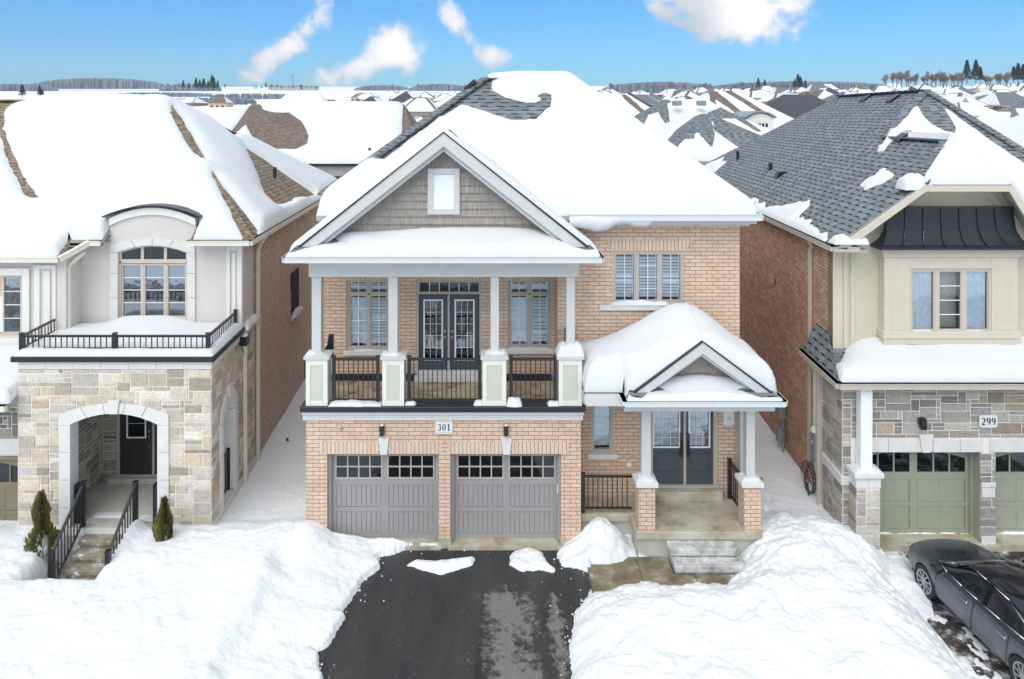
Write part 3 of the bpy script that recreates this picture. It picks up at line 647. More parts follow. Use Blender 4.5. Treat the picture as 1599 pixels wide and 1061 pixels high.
# fascia band and membrane edge under the balcony
m = MB(); m.box(-4.09, 2.14, -.05, .3, 2.85, 2.985); m.box(-4.11, 2.16, -.08, .3, 2.985, 3.05); m.build('fascia', 'grey_trim', HM)
m = MB(); m.box(-4.14, 2.19, -.12, .02, 3.05, 3.17); m.box(-4.14, 2.19, .02, .32, 3.05, 3.165); m.build('balcony_edge', 'navy_membrane', HM, bevel=.01)
m = MB(); m.box(-4.0, 2.1, .32, 1.85, 2.9, 3.09); m.build('balcony_floor', 'tiled_deck', HM)
m = MB(); m.box(-3.9, -.85, 1.72, 1.8, 3.09, 3.24); m.box(-.0, 1.6, 1.72, 1.8, 3.09, 3.24); m.box(-4.0, -3.9, .32, 1.8, 3.09, 3.26); m.build('deck_upstand', 'navy_membrane', HM)
m = MB(); m.box(-1.78, -.1, 1.62, 1.8, 3.09, 3.23); m.box(-1.72, -.16, 1.66, 1.8, 3.23, 3.34); m.build('door_step', 'limestone', HM, bevel=.01)
# walls
BY, WY = 1.8, 1.0
m = MB()
wins = [(-3.47, -2.39, 3.83, 5.56), (.515, 1.61, 3.87, 5.56)]; door = (-1.735, -.13, 3.22, 5.56)
m.box(-4.03, -3.47, BY, BY+.3, 2.9, 7.0); m.box(-2.39, -1.735, BY, BY+.3, 2.9, 7.0); m.box(-.13, .515, BY, BY+.3, 2.9, 7.0); m.box(1.61, 1.70, BY, BY+.3, 2.9, 7.0)
for (a, b, c, d) in wins+[door]: m.box(a, b, BY, BY+.3, d, 7.0); m.box(a, b, BY, BY+.3, 2.9, c)
m.build('balcony_wall', 'pink_brick', HM)
m = MB()
for (a, b, c, d) in wins+[door]: m.box(a-.02, b+.02, BY-.006, BY+.05, d, d+.2)
m.build('soldier_course', 'pink_brick_upright', HM)
# wing wall at WY with openings: upper window, lower window, front doors
WX0, WX1 = 1.68, 5.985; UW = (2.985, 4.66, 5.17, 6.41); LW = (2.47, 2.99, 1.64, 3.1); DR = (3.88, 5.46, .86, 3.05)
m = MB()
m.box(WX0, UW[0], WY, WY+.3, 3.2, 7.15); m.box(UW[1], WX1, WY, WY+.3, 3.2, 7.15); m.box(UW[0], UW[1], WY, WY+.3, UW[3], 7.15); m.box(UW[0], UW[1], WY, WY+.3, 3.2, UW[2])
m.box(WX0, LW[0], WY, WY+.3, -.3, 3.2); m.box(LW[1], DR[0], WY, WY+.3, -.3, 3.2); m.box(DR[1], WX1, WY, WY+.3, -.3, 3.2); m.box(LW[0], LW[1], WY, WY+.3, -.3, LW[2]); m.box(LW[0], LW[1], WY, WY+.3, LW[3], 3.2); m.box(DR[0], DR[1], WY, WY+.3, DR[3], 3.2); m.box(DR[0], DR[1], WY, WY+.3, -.3, DR[2]-.02)
m.box(WX0, WX0+.3, WY+.3, BY+.3, 3.0, 7.15)
m.build('wing_wall', 'pink_brick', HM)
m = MB(); m.box(WX1-.3, WX1, WY+.31, 13, -.4, 7.1); m.box(-4.03, -3.73, BY+.31, 13, -.4, 7.1); m.box(-3.73, WX1-.3, 12.7, 13, -.4, 7.1); m.build('side_wall', 'red_brick', HM)
m = MB(); m.box(UW[0]-.02, UW[1]+.02, WY-.008, WY+.05, UW[3]+.01, UW[3]+.27)
m.prism([(UW[0]-.22, UW[3]+.27), (UW[0]-.02, UW[3]+.01), (UW[0]-.02, UW[3]+.27)], WY-.008, WY+.05); m.prism([(UW[1]+.22, UW[3]+.27), (UW[1]+.02, UW[3]+.27), (UW[1]+.02, UW[3]+.01)], WY-.008, WY+.05)
m.build('soldier_course', 'pink_brick_upright', HM)
m = MB(); m.box(2.66, 4.9, WY-.07, WY+.1, UW[2]-.14, UW[2]-.01); m.box(LW[0]-.1, LW[1]+.1, WY-.07, WY+.1, LW[2]-.13, LW[2]-.01); m.build('window_sill', 'limestone', HM, bevel=.008)
snow_heap([(2.9, 4.3, WY-.09, WY+.06, UW[2]-.01)], HM, h=.09, name='sill_snow')
a, b, c, d = UW; w3 = (b-a)/3; S_ = ('shutter', .6, .47)
window(HM, a, b, c, d, WY+.04, [(a+.07+k*w3-.01*k, a+w3-.07+k*w3+.01*(2-k), c+.09, d-.08) for k in range(3)], inner=[S_, ('shutter', .6), S_], muntin=[(2, 1), (2, 4), (2, 1)], mw=.011, label='triple window with white louvred shutters')
a, b, c, d = LW; window(HM, a, b, c, d, WY+.04, [(a+.08, b-.08, c+.08, d-.05)], muntin=None, glass='sky_glass')
for (a, b, c, d) in wins:
    mx_ = (a+b)/2; zt = d-.36
    Ls = [(a+.09, mx_-.055, c+.08, zt-.05), (mx_+.055, b-.09, c+.08, zt-.05), (a+.09, mx_-.055, zt+.05, d-.07), (mx_+.055, b-.09, zt+.05, d-.07)]
    window(HM, a, b, c, d, BY+.06, Ls, inner=[('shutter', 1.25), ('shutter', .7, .55), ('shutter', .8), ('shutter', .8)] if a < 0 else [('shutter', 1.25), ('shutter', .65), ('shutter', .8), ('shutter', .8)], muntin=[(2, 4), (2, 4), (2, 2), (2, 2)])
    s = MB(); s.box(a-.06, b+.06, BY-.09, BY+.08, c-.12, c-.01); s.build('window_sill', 'limestone', HM, bevel=.008)
snow_heap([(.5, 1.6, BY-.09, BY+.04, 3.86), (-3.3, -2.5, BY-.1, BY+.0, 3.82)], HM, h=.045, name='sill_snow', seed=4)
# balcony doors with transom
a, b, c, d = door; zt = d-.36
window(HM, a, b, zt, d, BY+.05, [(a+.07, b-.07, zt+.06, d-.07)], muntin=(6, 1), glass='dark_glass', inner=('curtain', .66, 1.), name='transom_window', frame='window_frame')
def glazed_door(parent, x0, x1, z0, z1, y, gx0, gx1, gz0, gz1, cols, rows, glass, label=None, panel=False, mat='door_slate', inner=None):
    f = MB(); f.box(x0, gx0, y, y+.05, z0, z1); f.box(gx1, x1, y, y+.05, z0, z1); f.box(gx0, gx1, y, y+.05, z0, gz0); f.box(gx0, gx1, y, y+.05, gz1, z1)
    o = f.build('door', mat, parent)
    if label: o['label'] = label
    t = MB(); q = .028
    t.box(gx0-q, gx0+.008, y-.014, y+.002, gz0-q, gz1+q); t.box(gx1-.008, gx1+q, y-.014, y+.002, gz0-q, gz1+q); t.box(gx0, gx1, y-.013, y+.002, gz0-q, gz0+.008); t.box(gx0, gx1, y-.013, y+.002, gz1-.008, gz1+q)
    for k in range(1, cols): u = gx0+(gx1-gx0)*k/cols; t.box(u-.0045, u+.0045, y+.012, y+.02, gz0, gz1)
    for k in range(1, rows): v = gz0+(gz1-gz0)*k/rows; t.box(gx0, gx1, y+.013, y+.019, v-.0045, v+.0045)
    t.build('glazing_frame', 'white_paint', o)
    g = MB(); g.box(gx0, gx1, y+.024, y+.03, gz0, gz1); g.build('pane', glass, o)
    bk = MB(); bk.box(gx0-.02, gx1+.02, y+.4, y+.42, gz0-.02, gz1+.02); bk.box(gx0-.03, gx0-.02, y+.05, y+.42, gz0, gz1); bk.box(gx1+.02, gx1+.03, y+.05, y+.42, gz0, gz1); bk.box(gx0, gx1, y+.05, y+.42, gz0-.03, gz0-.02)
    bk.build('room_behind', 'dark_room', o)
    if panel:
        p = MB(); px0, px1, pz0, pz1 = gx0+.01, gx1-.01, z0+.28, gz0-.13
        for (u0, u1, v0, v1) in ((px0, px1, pz0, pz0+.02), (px0, px1, pz1-.02, pz1), (px0, px0+.02, pz0+.02, pz1-.02), (px1-.02, px1, pz0+.02, pz1-.02)): p.box(u0, u1, y-.012, y+.001, v0, v1)
        p.box(px0+.05, px1-.05, y-.008, y+.001, pz0+.05, pz1-.05); p.build('door_panel', mat, o)
    return o
mx_ = (a+b)/2-.01; z1 = zt-.02
m = MB(); m.box(a, a+.05, BY, BY+.1, c, zt); m.box(b-.05, b, BY, BY+.1, c, zt); m.box(mx_-.025, mx_+.025, BY+.0, BY+.1, c, zt-.001); m.box(a, b, BY+.001, BY+.1, c-.02, c+.035); m.build('door_frame', 'window_frame', HM)
for s, (u0, u1) in ((-1, (a+.05, mx_-.025)), (1, (mx_+.025, b-.05))):
    w_ = u1-u0; dd = glazed_door(HM, u0, u1, c+.035, z1, BY+.04, u0+w_*.2, u1-w_*.2, c+.36, z1-.14, 3, 5, 'door_glass')
    h = MB(); hx = (u1-.06) if s < 0 else (u0+.06)
    for zz in (c+.92, c+1.07): h.tube((hx, BY+.04, zz), (hx, BY-.02, zz), .028, .034, 12)
    h.build('door_handle', 'steel', dd, smooth=True)
# front doors
a, b, c, d = DR; mx_ = (a+b)/2+.02
m = MB(); m.box(a, a+.05, WY-.02, WY+.1, c, d); m.box(b-.10, b, WY-.02, WY+.1, c, d); m.box(mx_-.03, mx_+.03, WY, WY+.1, c, d); m.box(a-.02, b+.02, WY-.05, WY+.1, c-.02, c+.03); m.build('door_frame', 'window_frame', HM)
m = MB(); m.box(a-.2, b+.06, WY-.22, WY-.001, .6, c-.03); m.build('door_step', 'porch_concrete', HM, bevel=.01)
for s, (u0, u1) in ((-1, (a+.05, mx_-.03)), (1, (mx_+.03, b-.10))):
    w_ = u1-u0; dd = glazed_door(HM, u0, u1, c+.03, d, WY+.03, u0+w_*.04 if s < 0 else u0+w_*.14, u1-w_*.14, c+.92, d-.2, 3, 5, 'sky_glass', panel=True)
    hx = (u1-.05) if s < 0 else (u0+.05); h = MB(); h.box(hx-.035, hx+.035, WY-.01, WY+.03, c+.68, c+1.24); h.path([(hx, WY-.0, c+.76), (hx, WY-.07, c+.8), (hx, WY-.07, c+1.02), (hx, WY-.0, c+1.06)], .014, 8); h.build('door_handle', 'black_metal', dd)
# notice, lamps, number plate, vents on the wall
m = MB(); m.box(5.60, 5.86, WY-.02, WY, 2.31, 2.66); pn = m.build('notice_board', 'plate_white', HM); lab(pn, 'small white paper notice beside the front doors')
m = MB()
for k, (u0, u1, z) in enumerate(((5.71, 5.745, 2.50), (5.705, 5.76, 2.475), (5.70, 5.77, 2.45))): m.box(u0, u1, WY-.023, WY-.02, z, z+.01)
m.build('printed_text', 'meter_grey', pn)
wall_lamp(HM, PX(597, 0), 0, PZ(670, 0), .21, .11); wall_lamp(HM, PX(790, 0), 0, PZ(670, 0), .21, .11)
x, z = PX(693.5, 0), PZ(666.5, 0)
m = MB(); m.box(x-.20, x+.20, -.03, -.008, z-.125, z+.125); m.box(x-.17, x+.17, -.034, -.03, z-.148, z+.148); m.box(x-.19, x+.19, -.0335, -.03, z-.14, z+.14); np_ = m.build('house_number_plate', 'plate_white', HM); digits('301', np_, x, -.034, z, .15)
m = MB(); m.box(x-.185, x+.185, -.036, -.034, z+.115, z+.12); m.box(x-.185, x+.185, -.036, -.034, z-.12, z-.115); m.box(x-.187, x-.182, -.0355, -.034, z-.12, z+.12); m.box(x+.182, x+.187, -.0355, -.034, z-.12, z+.12); m.build('plate_border', 'meter_grey', np_)
m = MB(); vx, vz = PX(531, 0), PZ(668, 0); m.tube((vx, .01, vz), (vx, -.03, vz), .05, .05, 14); m.tube((vx, -.03, vz), (vx, -.05, vz), .03, .03, 10); m.build('tap_box', 'pink_brick', HM)
m = MB(); vx, vz = PX(982, WY), PZ(725, WY); m.tube((vx, WY, vz), (vx, WY-.03, vz), .06, .06, 14); m.box(vx-.05-.05, vx-.04-.05, WY-.02, WY, vz+.28, vz+.38); m.build('outlet_cover', 'plate_white', HM)
m = MB(); m.box(1.80, 1.88, -.01-.2+.9, .98, 3.6, 3.6) if False else None
# balcony pedestals with columns, and the railing between them
PED = [(477.6, 511.5, 488, 502.5, -4.035), (597, 631, 607, 621.5, 0), (753.5, 790.5, 766, 779, 0), (872.5, 909, 884, 897, 0)]
for i, (a, b, c, d, _) in enumerate(PED):
    x0, x1 = PX(a, -.05), PX(b, -.05); zb, zt = 3.17, 4.27; y0, y1 = -.05, .40
    if i == 3: y1 = .45
    m = MB(); m.box(x0+.01, x1-.01, y0+.01, y1, zb, zt-.06)
    for u0, u1 in ((x0, x0+.10), (x1-.10, x1)): m.box(u0, u1, y0-.012, y0+.01, zb, zt-.06)
    m.box(x0+.10, x1-.10, y0-.011, y0+.01, zb, zb+.12); m.box(x0+.10, x1-.10, y0-.011, y0+.01, zt-.20, zt-.06)
    po = m.build('pedestal', 'pale_trim', HM, bevel=.004)
    m = MB(); m.box(x0+.105, x1-.105, y0-.002, y0+.02, zb+.125, zt-.205); m.build('recessed_panel', 'sage_panel', po)
    m = MB(); m.prism([(y0-.045, zt-.06), (y1+.03, zt-.06), (y1+.03, zt), (y0-.045, zt)], x0-.045, x1+.045, 'x')
    m.grid([(x0-.045, y0-.045, zt), (x1+.045, y0-.045, zt), (x1+.045, y1+.03, zt), (x0-.045, y1+.03, zt), (x0+.1, y0+.12, zt+.04), (x1-.1, y0+.12, zt+.04), (x1-.1, y1-.1, zt+.04), (x0+.1, y1-.1, zt+.04)], [(0, 1, 5, 4), (1, 2, 6, 5), (2, 3, 7, 6), (3, 0, 4, 7), (4, 5, 6, 7)])
    m.build('cap', 'grey_trim', po)
    cx0, cx1 = PX(c, .17), PX(d, .17); m = MB(); m.box(cx0, cx1, .09, .09+(cx1-cx0), zt+.02, 6.02); m.box(cx0-.03, cx1+.03, .06, .12+(cx1-cx0), zt+.02, zt+.06); m.build('column', 'grey_trim', HM, bevel=.006)
    hs_ = {0: (x0-.02, x0+.22, -.02, .25, .07), 1: (x0-.02, x1-.1, -.05, .3, .05), 2: (x0+.05, x1+.02, 0, .3, .07), 3: (x0-.03, x1+.05, -.06, .45, .22)}[i]
    snow_heap([(hs_[0], hs_[1], hs_[2], hs_[3], zt+.01)], po, h=hs_[4], name='cap_snow', seed=i*3)
for (a, b) in ((517.5, 594), (635, 753), (794, 871)):
    railing(HM, (PX(a+4, .1), .1), (PX(b-4, .1), .1), 3.17, 4.19, sp=.105)
hp = [(PX(512, -.03), PX(596, -.03), -.09, .22, 3.17, .07), (PX(631, 0), PX(650, 0), -.03, .16, 3.17, .07), (PX(740, 0), PX(756, 0), -.05, .18, 3.17, .1), (PX(790, 0), PX(815, 0), -.1, .16, 3.17, .14), (PX(855, 0), PX(875, 0), -.08, .16, 3.17, .09)]
for k, (a, b, c, d, z, h) in enumerate(hp): snow_heap([(a, b, c, d, z)], HM, h=h, name='balcony_snow', seed=20+k)
m = MB(); m.prism([(-3.9, 4.0), (-3.55, 4.0), (-3.55, 4.55), (-3.66, 4.55), (-3.7, 4.3)], .62, .70); m.build('railing_return', 'black_metal', HM)
m = MB(); m.box(1.83, 1.96, .55, .95, 4.2, 4.62); m.build('railing_return', 'black_metal', HM)
# beam, gutter, roofs
m = MB(); m.box(-3.98, 2.06, .02, .40, 6.02, 6.42); m.box(-4.0, 2.08, 0, .42, 6.36, 6.43); m.build('beam', 'grey_trim', HM, bevel=.008)
m = MB(); m.box(-4.3, 2.42, -.42, 1.8, 6.43, 6.46); m.build('soffit', 'grey_trim', HM)
gutter([(-4.38, 1.0, 6.5), (-4.38, -.47, 6.5), (2.49, -.47, 6.5), (2.49, .95, 6.5)], HM, 'gutter_grey', .12, .12)
EZ = 7.32; main = [[(6.3, .55, EZ), (2.37, 4.7, 10.66), (-.05, 4.7, 10.66), (-3.93, 1.05, 7.722), (-3.93, .55, EZ)], [(6.3, .55, EZ), (6.3, 13.3, EZ), (2.37, 9.2, 10.66), (2.37, 4.7, 10.66)],
        [(-.05, 4.7, 10.66), (-.05, 9.2, 10.66), (-3.93, 13.0, 7.722), (-3.93, 1.05, 7.722)], [(6.3, 13.3, EZ), (-3.93, 13.3, EZ), (-.05, 9.2, 10.66), (2.37, 9.2, 10.66)], [(-.05, 4.7, 10.66), (2.37, 4.7, 10.66), (2.37, 9.2, 10.66), (-.05, 9.2, 10.66)]]
gx, gz = -.957, 9.27
gable = [[(-4.42, -.08, 6.53), (gx, -.08, gz), (gx, 3.1, gz), (-4.42, 3.1, 6.53)][::-1], [(gx, -.08, gz), (2.5, -.08, 6.53), (2.5, 3.1, 6.53), (gx, 3.1, gz)][::-1]]
pent = [[(-4.42, -.5, 6.55), (2.52, -.5, 6.55), (2.1, .36, 6.95), (-4.0, .36, 6.95)]]
RM = roof_mesh(main, 'grey_shingle', HM); roof_mesh(gable, 'grey_shingle', HM, .08, name='gable_roof'); roof_mesh(pent, 'grey_shingle', HM, .06, name='pent_roof')
gutter([(1.9, .52, EZ-.03), (6.3, .52, EZ-.03), (6.3, 4, EZ-.03)], HM, 'gutter_grey', .14, .16); m = MB(); m.box(1.7, 6.25, .6, 1.0, EZ-.2, EZ-.12); m.box(1.7, 6.2, .95, 1.0, EZ-.3, EZ-.1); m.build('soffit', 'grey_trim', HM)
m = MB(); m.bar((-3.93, 1.05, 7.75), (-.05, 4.7, 10.70), .34, .05); m.bar((-.05, 4.7, 10.69), (2.37, 4.7, 10.69), .26, .03); m.bar((6.3, .55, EZ+.02), (2.37, 4.7, 10.68), .1, .02); m.build('ridge_cap', 'grey_shingle', RM)
snow_cover('snow', RM, [main[0], main[1], main[4]], T=.24, g=.065, edge=.22, seed=2, bare=[(0, [(741, 128), (756, 121), (768, 122), (768, 140), (790, 153), (822, 161), (836, 161), (845, 155), (838, 151), (848, 145), (862, 147), (861, 166), (850, 172), (836, 187), (800, 188), (775, 181), (742, 170), (722, 163), (700, 176), (690, 182), (683, 178)]),
    (0, [(600, 249), (683, 184), (740, 133), (765, 122), (752, 108), (580, 240)])],
    extra=lambda X, Y: .10*np.exp(-((X-2.6)**2/2.+(Y-.8)**2/.5))+.05*fbm(X, Y, .6, 3, 77))
snow_cover('gable_snow', RM, gable, extra=lambda X, Y: .32*np.clip((-3.0-X)/1.2, 0, 1)*np.clip(Y*.9+.2, .1, 1), T=.15, g=.06, edge=.16, seed=5, sm=4, bare=[(1, [(690, 200), (712, 186), (730, 205), (765, 245), (740, 235), (722, 212), (712, 207), (716, 216), (728, 228), (718, 224), (700, 210)])])
snow_cover('pent_snow', RM, pent, T=.20, g=.055, edge=.2, seed=8, bare=[(0, [(455, 372), (520, 372), (535, 379), (500, 382), (480, 390), (462, 394), (440, 396)]), (0, [(935, 372), (862, 366), (880, 378), (893, 382), (905, 390), (915, 392), (935, 388)])], extra=lambda X, Y: .30*np.exp(-((X-.5)**2/5.0+(Y-.25)**2/.3))-.13*np.clip(Y+.2, 0, 1)*2)
# hanging snow over the wing gutter
m = MB(); V = []; nxx = 60
for i in range(nxx+1):
    u = i/nxx; xx = 1.9+u*1.95; dr = .21+.05*math.sin(u*7)+.05*float(vnoise(np.array([u*9]), np.array([1.]), 3)[0]); dr *= min(1, (1-u)*9)**.5
    for k in range(9):
        a_ = R(-95+k*22); V.append((xx, .60-.16*max(0, math.cos(a_))*(1+.2*math.sin(u*5)), EZ+.0-dr*.45+dr*.8*math.sin(a_)+.02*math.sin(u*11)))
m.grid(V, [(i*9+k, (i+1)*9+k, (i+1)*9+k+1, i*9+k+1) for i in range(nxx) for k in range(8)]); m.build('overhanging_snow', 'roof_snow', RM, smooth=True)
# gable rakes, siding, louvre
def rake(parent, xl, xr, xp, zl, zp, y, w, d, mat='grey_trim', cut=.0, name='rake_board'):
    m = MB(); sl = (zp-zl)/(xp-xl); sr = (zp-zl)/(xr-xp)
    m.prism([(xl, zl), (xp, zp), (xp, zp-w), (xl+cut, zl-w+cut*sl)] if False else [(xl, zl), (xp, zp), (xp, zp-w*1.28), (xl+w*.9, zl-w*1.28+w*.9*sl)], y, y+d); 
    m.prism([(xp, zp), (xr, zl), (xr-w*.9, zl-w*1.28+w*.9*sr), (xp, zp-w*1.28)], y, y+d); return m.build(name, mat, parent)
rake(HM, -4.32, 2.37, gx, 6.60, 9.24, -.13, .23, .05); rake(HM, -4.12, 2.17, gx, 6.53, 9.02, -.02, .15, .06, name='rake_moulding')
m = MB()
for z in (9.27,): m.prism([(-4.42, 6.54), (gx, 9.275), (2.5, 6.54), (2.46, 6.51), (gx, 9.25), (-4.38, 6.51)], -.15, -.08)
m.build('drip_edge', 'navy_membrane', HM)
def shake_gable(parent, xl, xr, xp, z0, zp, y, row=.178):
    m = MB(); n = int((zp-z0)/row)+1
    for k in range(n):
        a, b = z0+k*row, min(zp, z0+(k+1)*row+.01)
        def xa(z): return xl+(xp-xl)*(z-z0)/(zp-z0)
        def xb(z): return xr-(xr-xp)*(z-z0)/(zp-z0)
        if b <= a: continue
        V = [(xa(a), y-.038, a), (xb(a), y-.038, a), (xb(b), y+.002, b), (xa(b), y+.002, b), (xa(a), y+.02, a), (xb(a), y+.02, a)]
        m.grid(V, [(0, 1, 2, 3), (4, 5, 1, 0)])
    return m.build('shake_siding', 'shake_siding', parent)
shake_gable(HM, -4.3, 2.4, gx, 6.62, 9.3, .34)
m = MB(); m.prism([(-4.2, 6.5), (2.3, 6.5), (gx, 9.2)], .37, .5); m.build('gable_wall', 'grey_trim', HM)
x0, x1, z0, z1 = PX(668, .33), PX(718, .33), PZ(335, .33), PZ(263, .33)
m = MB(); m.box(x0, x0+.13, .26, .33, z0, z1); m.box(x1-.13, x1, .26, .33, z0, z1); m.box(x0+.13, x1-.13, .262, .33, z0, z0+.13); m.box(x0+.13, x1-.13, .262, .33, z1-.13, z1); lf = m.build('gable_vent', 'grey_trim', HM, bevel=.006)
m = MB(); zz = z0+.13
while zz < z1-.14: m.prism([(.285, zz), (.30, zz+.028), (.31, zz+.028), (.31, zz)], x0+.13, x1-.13, 'x'); zz += .028
m.build('vent_louvre', 'white_paint', lf)
# small vents on the roof
for (px, py, L_) in ((728, 131, .28),):
    pass
for k, t in enumerate((.18, .30, .42)):
    pass
m = MB(); 
for t in (.10, .155): xx, zz = gx-t*3.46-.05, gz-t*2.74; m.bar((xx-.16, .25, zz-.12), (xx+.12, .25, zz+.10), .3, .09)
m.build('roof_vent', 'black_metal', HM)
m = MB(); m.bar((-.62, 4.4, 10.36), (-.32, 4.4, 10.62), .25, .1); m.build('roof_vent', 'black_metal', HM)
# ---- porch
PZ0 = .6
m = MB(); m.box(3.24, 5.98, -.47, WY, PZ0-.17, PZ0); m.box(2.1, 3.24, .24, WY, PZ0-.17, PZ0); m.build('porch_slab', 'porch_concrete', HM, bevel=.01)
m = MB(); m.box(3.30, 5.92, -.40, WY-.01, -.4, PZ0-.17); m.box(2.1, 3.30, .30, WY-.01, -.4, PZ0-.17); m.build('porch_foundation', 'concrete', HM)
m = MB(); m.box(3.90, 5.35, -.77, -.41, .26, .41); m.box(3.95, 5.33, -.70, -.4, -.1, .26); m.box(3.93, 5.40, -1.09, -.70, .10, .235); m.box(3.98, 5.36, -1.02, -.7, -.1, .10); m.build('porch_steps', 'step_concrete', HM, bevel=.012)
for (a, b) in ((997.3, 1023.2), (1161.6, 1188)):
    x0, x1 = PX(a, -.42), PX(b, -.42); m = MB(); m.box(x0, x1, -.42, -.05, PZ0, 1.55); pi_ = m.build('brick_pillar', 'pink_brick', HM)
    m = MB(); m.box(x0-.06, x1+.06, -.48, .01, 1.55, 1.66); m.build('pillar_cap', 'limestone', pi_, bevel=.015); snow_heap([(x0-.02, x1+.02, -.42, -.02, 1.66)], pi_, h=.07, name='cap_snow', seed=int(a))
for (a, b, y) in ((1001.8, 1016.4, -.28), (1165.5, 1179, -.28)):
    m = MB(); x0, x1 = PX(a, y), PX(b, y); m.box(x0, x1, y, y+.2, 1.66, 3.35); m.build('porch_post', 'grey_trim', HM, bevel=.005)
m = MB(); x0, x1 = PX(1156, .8), PX(1164, .8); m.box(x0, x1, .8, WY, PZ0, 3.35); m.build('porch_post', 'grey_trim', HM)
railing(HM, (2.19, .30), (3.30, .30), PZ0+.03, 1.46, posts=(0,), sp=.105)
railing(HM, (5.78, -.05), (5.72, .92), PZ0+.02, 1.5, posts=(1,), sp=.11)
m = MB(); m.box(2.93, 6.15, -.72, -.45, 3.32, 3.50); m.box(2.12, 2.93, -.35, -.15, 3.32, 3.50); m.box(5.95, 6.15, -.45, WY, 3.32, 3.5); m.build('beam', 'grey_trim', HM)
m = MB(); m.box(2.1, 6.2, -.9, WY, 3.5, 3.53); m.build('soffit', 'grey_trim', HM)
px_, pz_ = 4.62, 4.80
pg = [[(2.98, -.62, 3.60), (px_, -.62, pz_), (px_, WY, pz_), (2.98, WY, 3.60)][::-1], [(px_, -.62, pz_), (6.26, -.62, 3.60), (6.26, WY, 3.60), (px_, WY, pz_)][::-1]]
ps = [[(2.12, -.46, 3.60), (3.3, -.46, 3.60), (3.9, WY, 4.28), (2.12, WY, 4.28)], [(1.72, .45, 4.02), (2.14, .45, 4.02), (2.14, WY, 4.28), (1.72, WY, 4.28)]]; pp = [[(2.91, -.97, 3.60), (6.29, -.97, 3.60), (6.0, -.26, 3.86), (3.2, -.26, 3.86)]]
RP = roof_mesh(pg+ps, 'grey_shingle', HM, .07, name='porch_roof'); roof_mesh(pp, 'grey_shingle', HM, .05, name='porch_pent_roof')
gutter([(6.27, WY, 3.57), (6.27, -.94, 3.57), (2.91, -.94, 3.57), (2.91, -.47, 3.57), (2.12, -.47, 3.57)], HM, 'gutter_grey', .11, .11)
snow_cover('porch_snow', RP, pg+ps, T=.34, g=.05, edge=.34, seed=12, sm=220, lump=.04, extra=lambda X, Y: .46*np.exp(-((X-4.35)**2/1.6+(Y-.8)**2/.7))+.12*np.exp(-((X-3.0)**2/.8+(Y-.7)**2/.8)))
snow_cover('porch_pent_snow', RP, pp, T=.15, g=.045, edge=.16, seed=14, bare=[(0, [(975, 604), (1025, 604), (1040, 609), (1012, 613), (1000, 622), (985, 618)]), (0, [(1225, 604), (1165, 606), (1150, 608), (1175, 615), (1188, 621), (1225, 620)])], extra=lambda X, Y: .12*np.exp(-((X-4.6)**2/.8)))
rake(HM, 3.02, 6.22, px_, 3.62, 4.78, -.68, .19, .05); rake(HM, 3.18, 6.06, px_, 3.58, 4.59, -.58, .11, .05, name='rake_moulding')
m = MB(); m.prism([(2.98, 3.60), (px_, 4.81), (6.26, 3.60), (6.22, 3.58), (px_, 4.78), (3.02, 3.58)], -.70, -.62); m.build('drip_edge', 'navy_membrane', HM)
shake_gable(HM, 3.1, 6.14, px_, 3.66, 4.78, -.27, .17); m = MB(); m.prism([(3.05, 3.6), (6.19, 3.6), (px_, 4.74)], -.25, -.1); m.build('gable_wall', 'grey_trim', HM)
m = MB(); m.tube((PX(986, .8), .8, 3.50), (PX(986, .8), .8, 3.38), .06, .05, 12); m.build('ceiling_lamp', 'black_metal', HM)
# ================================================================== THE LEFT HOUSE
SHEAR[0] = -.0304
def QX(px, Y): return PX(px, Y)-SHEAR[0]*Y
HL = thing('detached_house', 'left house of pale stone and pink stucco with an arched entrance below a railed roof', 'house', (-9, 2, 0))
XR = -6.15; XL = QX(28, 0); PALE = [(.55, .485, .39), (.60, .545, .46), (.48, .42, .34), (.64, .58, .49), (.56, .455, .335), (.50, .45, .40), (.40, .345, .28), (.66, .61, .53), (.60, .52, .42)]
# portico front wall with its arch
ax0, ax1 = QX(109, 0), QX(249, 0); amid = (ax0+ax1)/2; aw = (ax1-ax0)/2; zs, za = PZ(663, 0), PZ(645, 0); FZ = .46; TZ = 4.16
def arcz(x, x0, x1, s, a): u = (x-(x0+x1)/2)/((x1-x0)/2); return s+(a-s)*math.sqrt(max(0, 1-min(1, u*u)*.999)) if False else s+(a-s)*(1-u*u)
NA = 16; arch = [(ax0+(ax1-ax0)*k/NA, arcz(ax0+(ax1-ax0)*k/NA, ax0, ax1, zs, za)) for k in range(NA+1)]
m = MB(); m.box(XL, ax0, 0, .3, -.4, TZ); m.box(ax1, XR, 0, .3, -.4, TZ)
m.prism([(ax0, zs)]+arch[1:-1]+[(ax1, zs), (ax1, TZ), (ax0, TZ)], 0, .3, 'y'); m.box(ax0, ax1, 0, .3, -.4, FZ-.16)
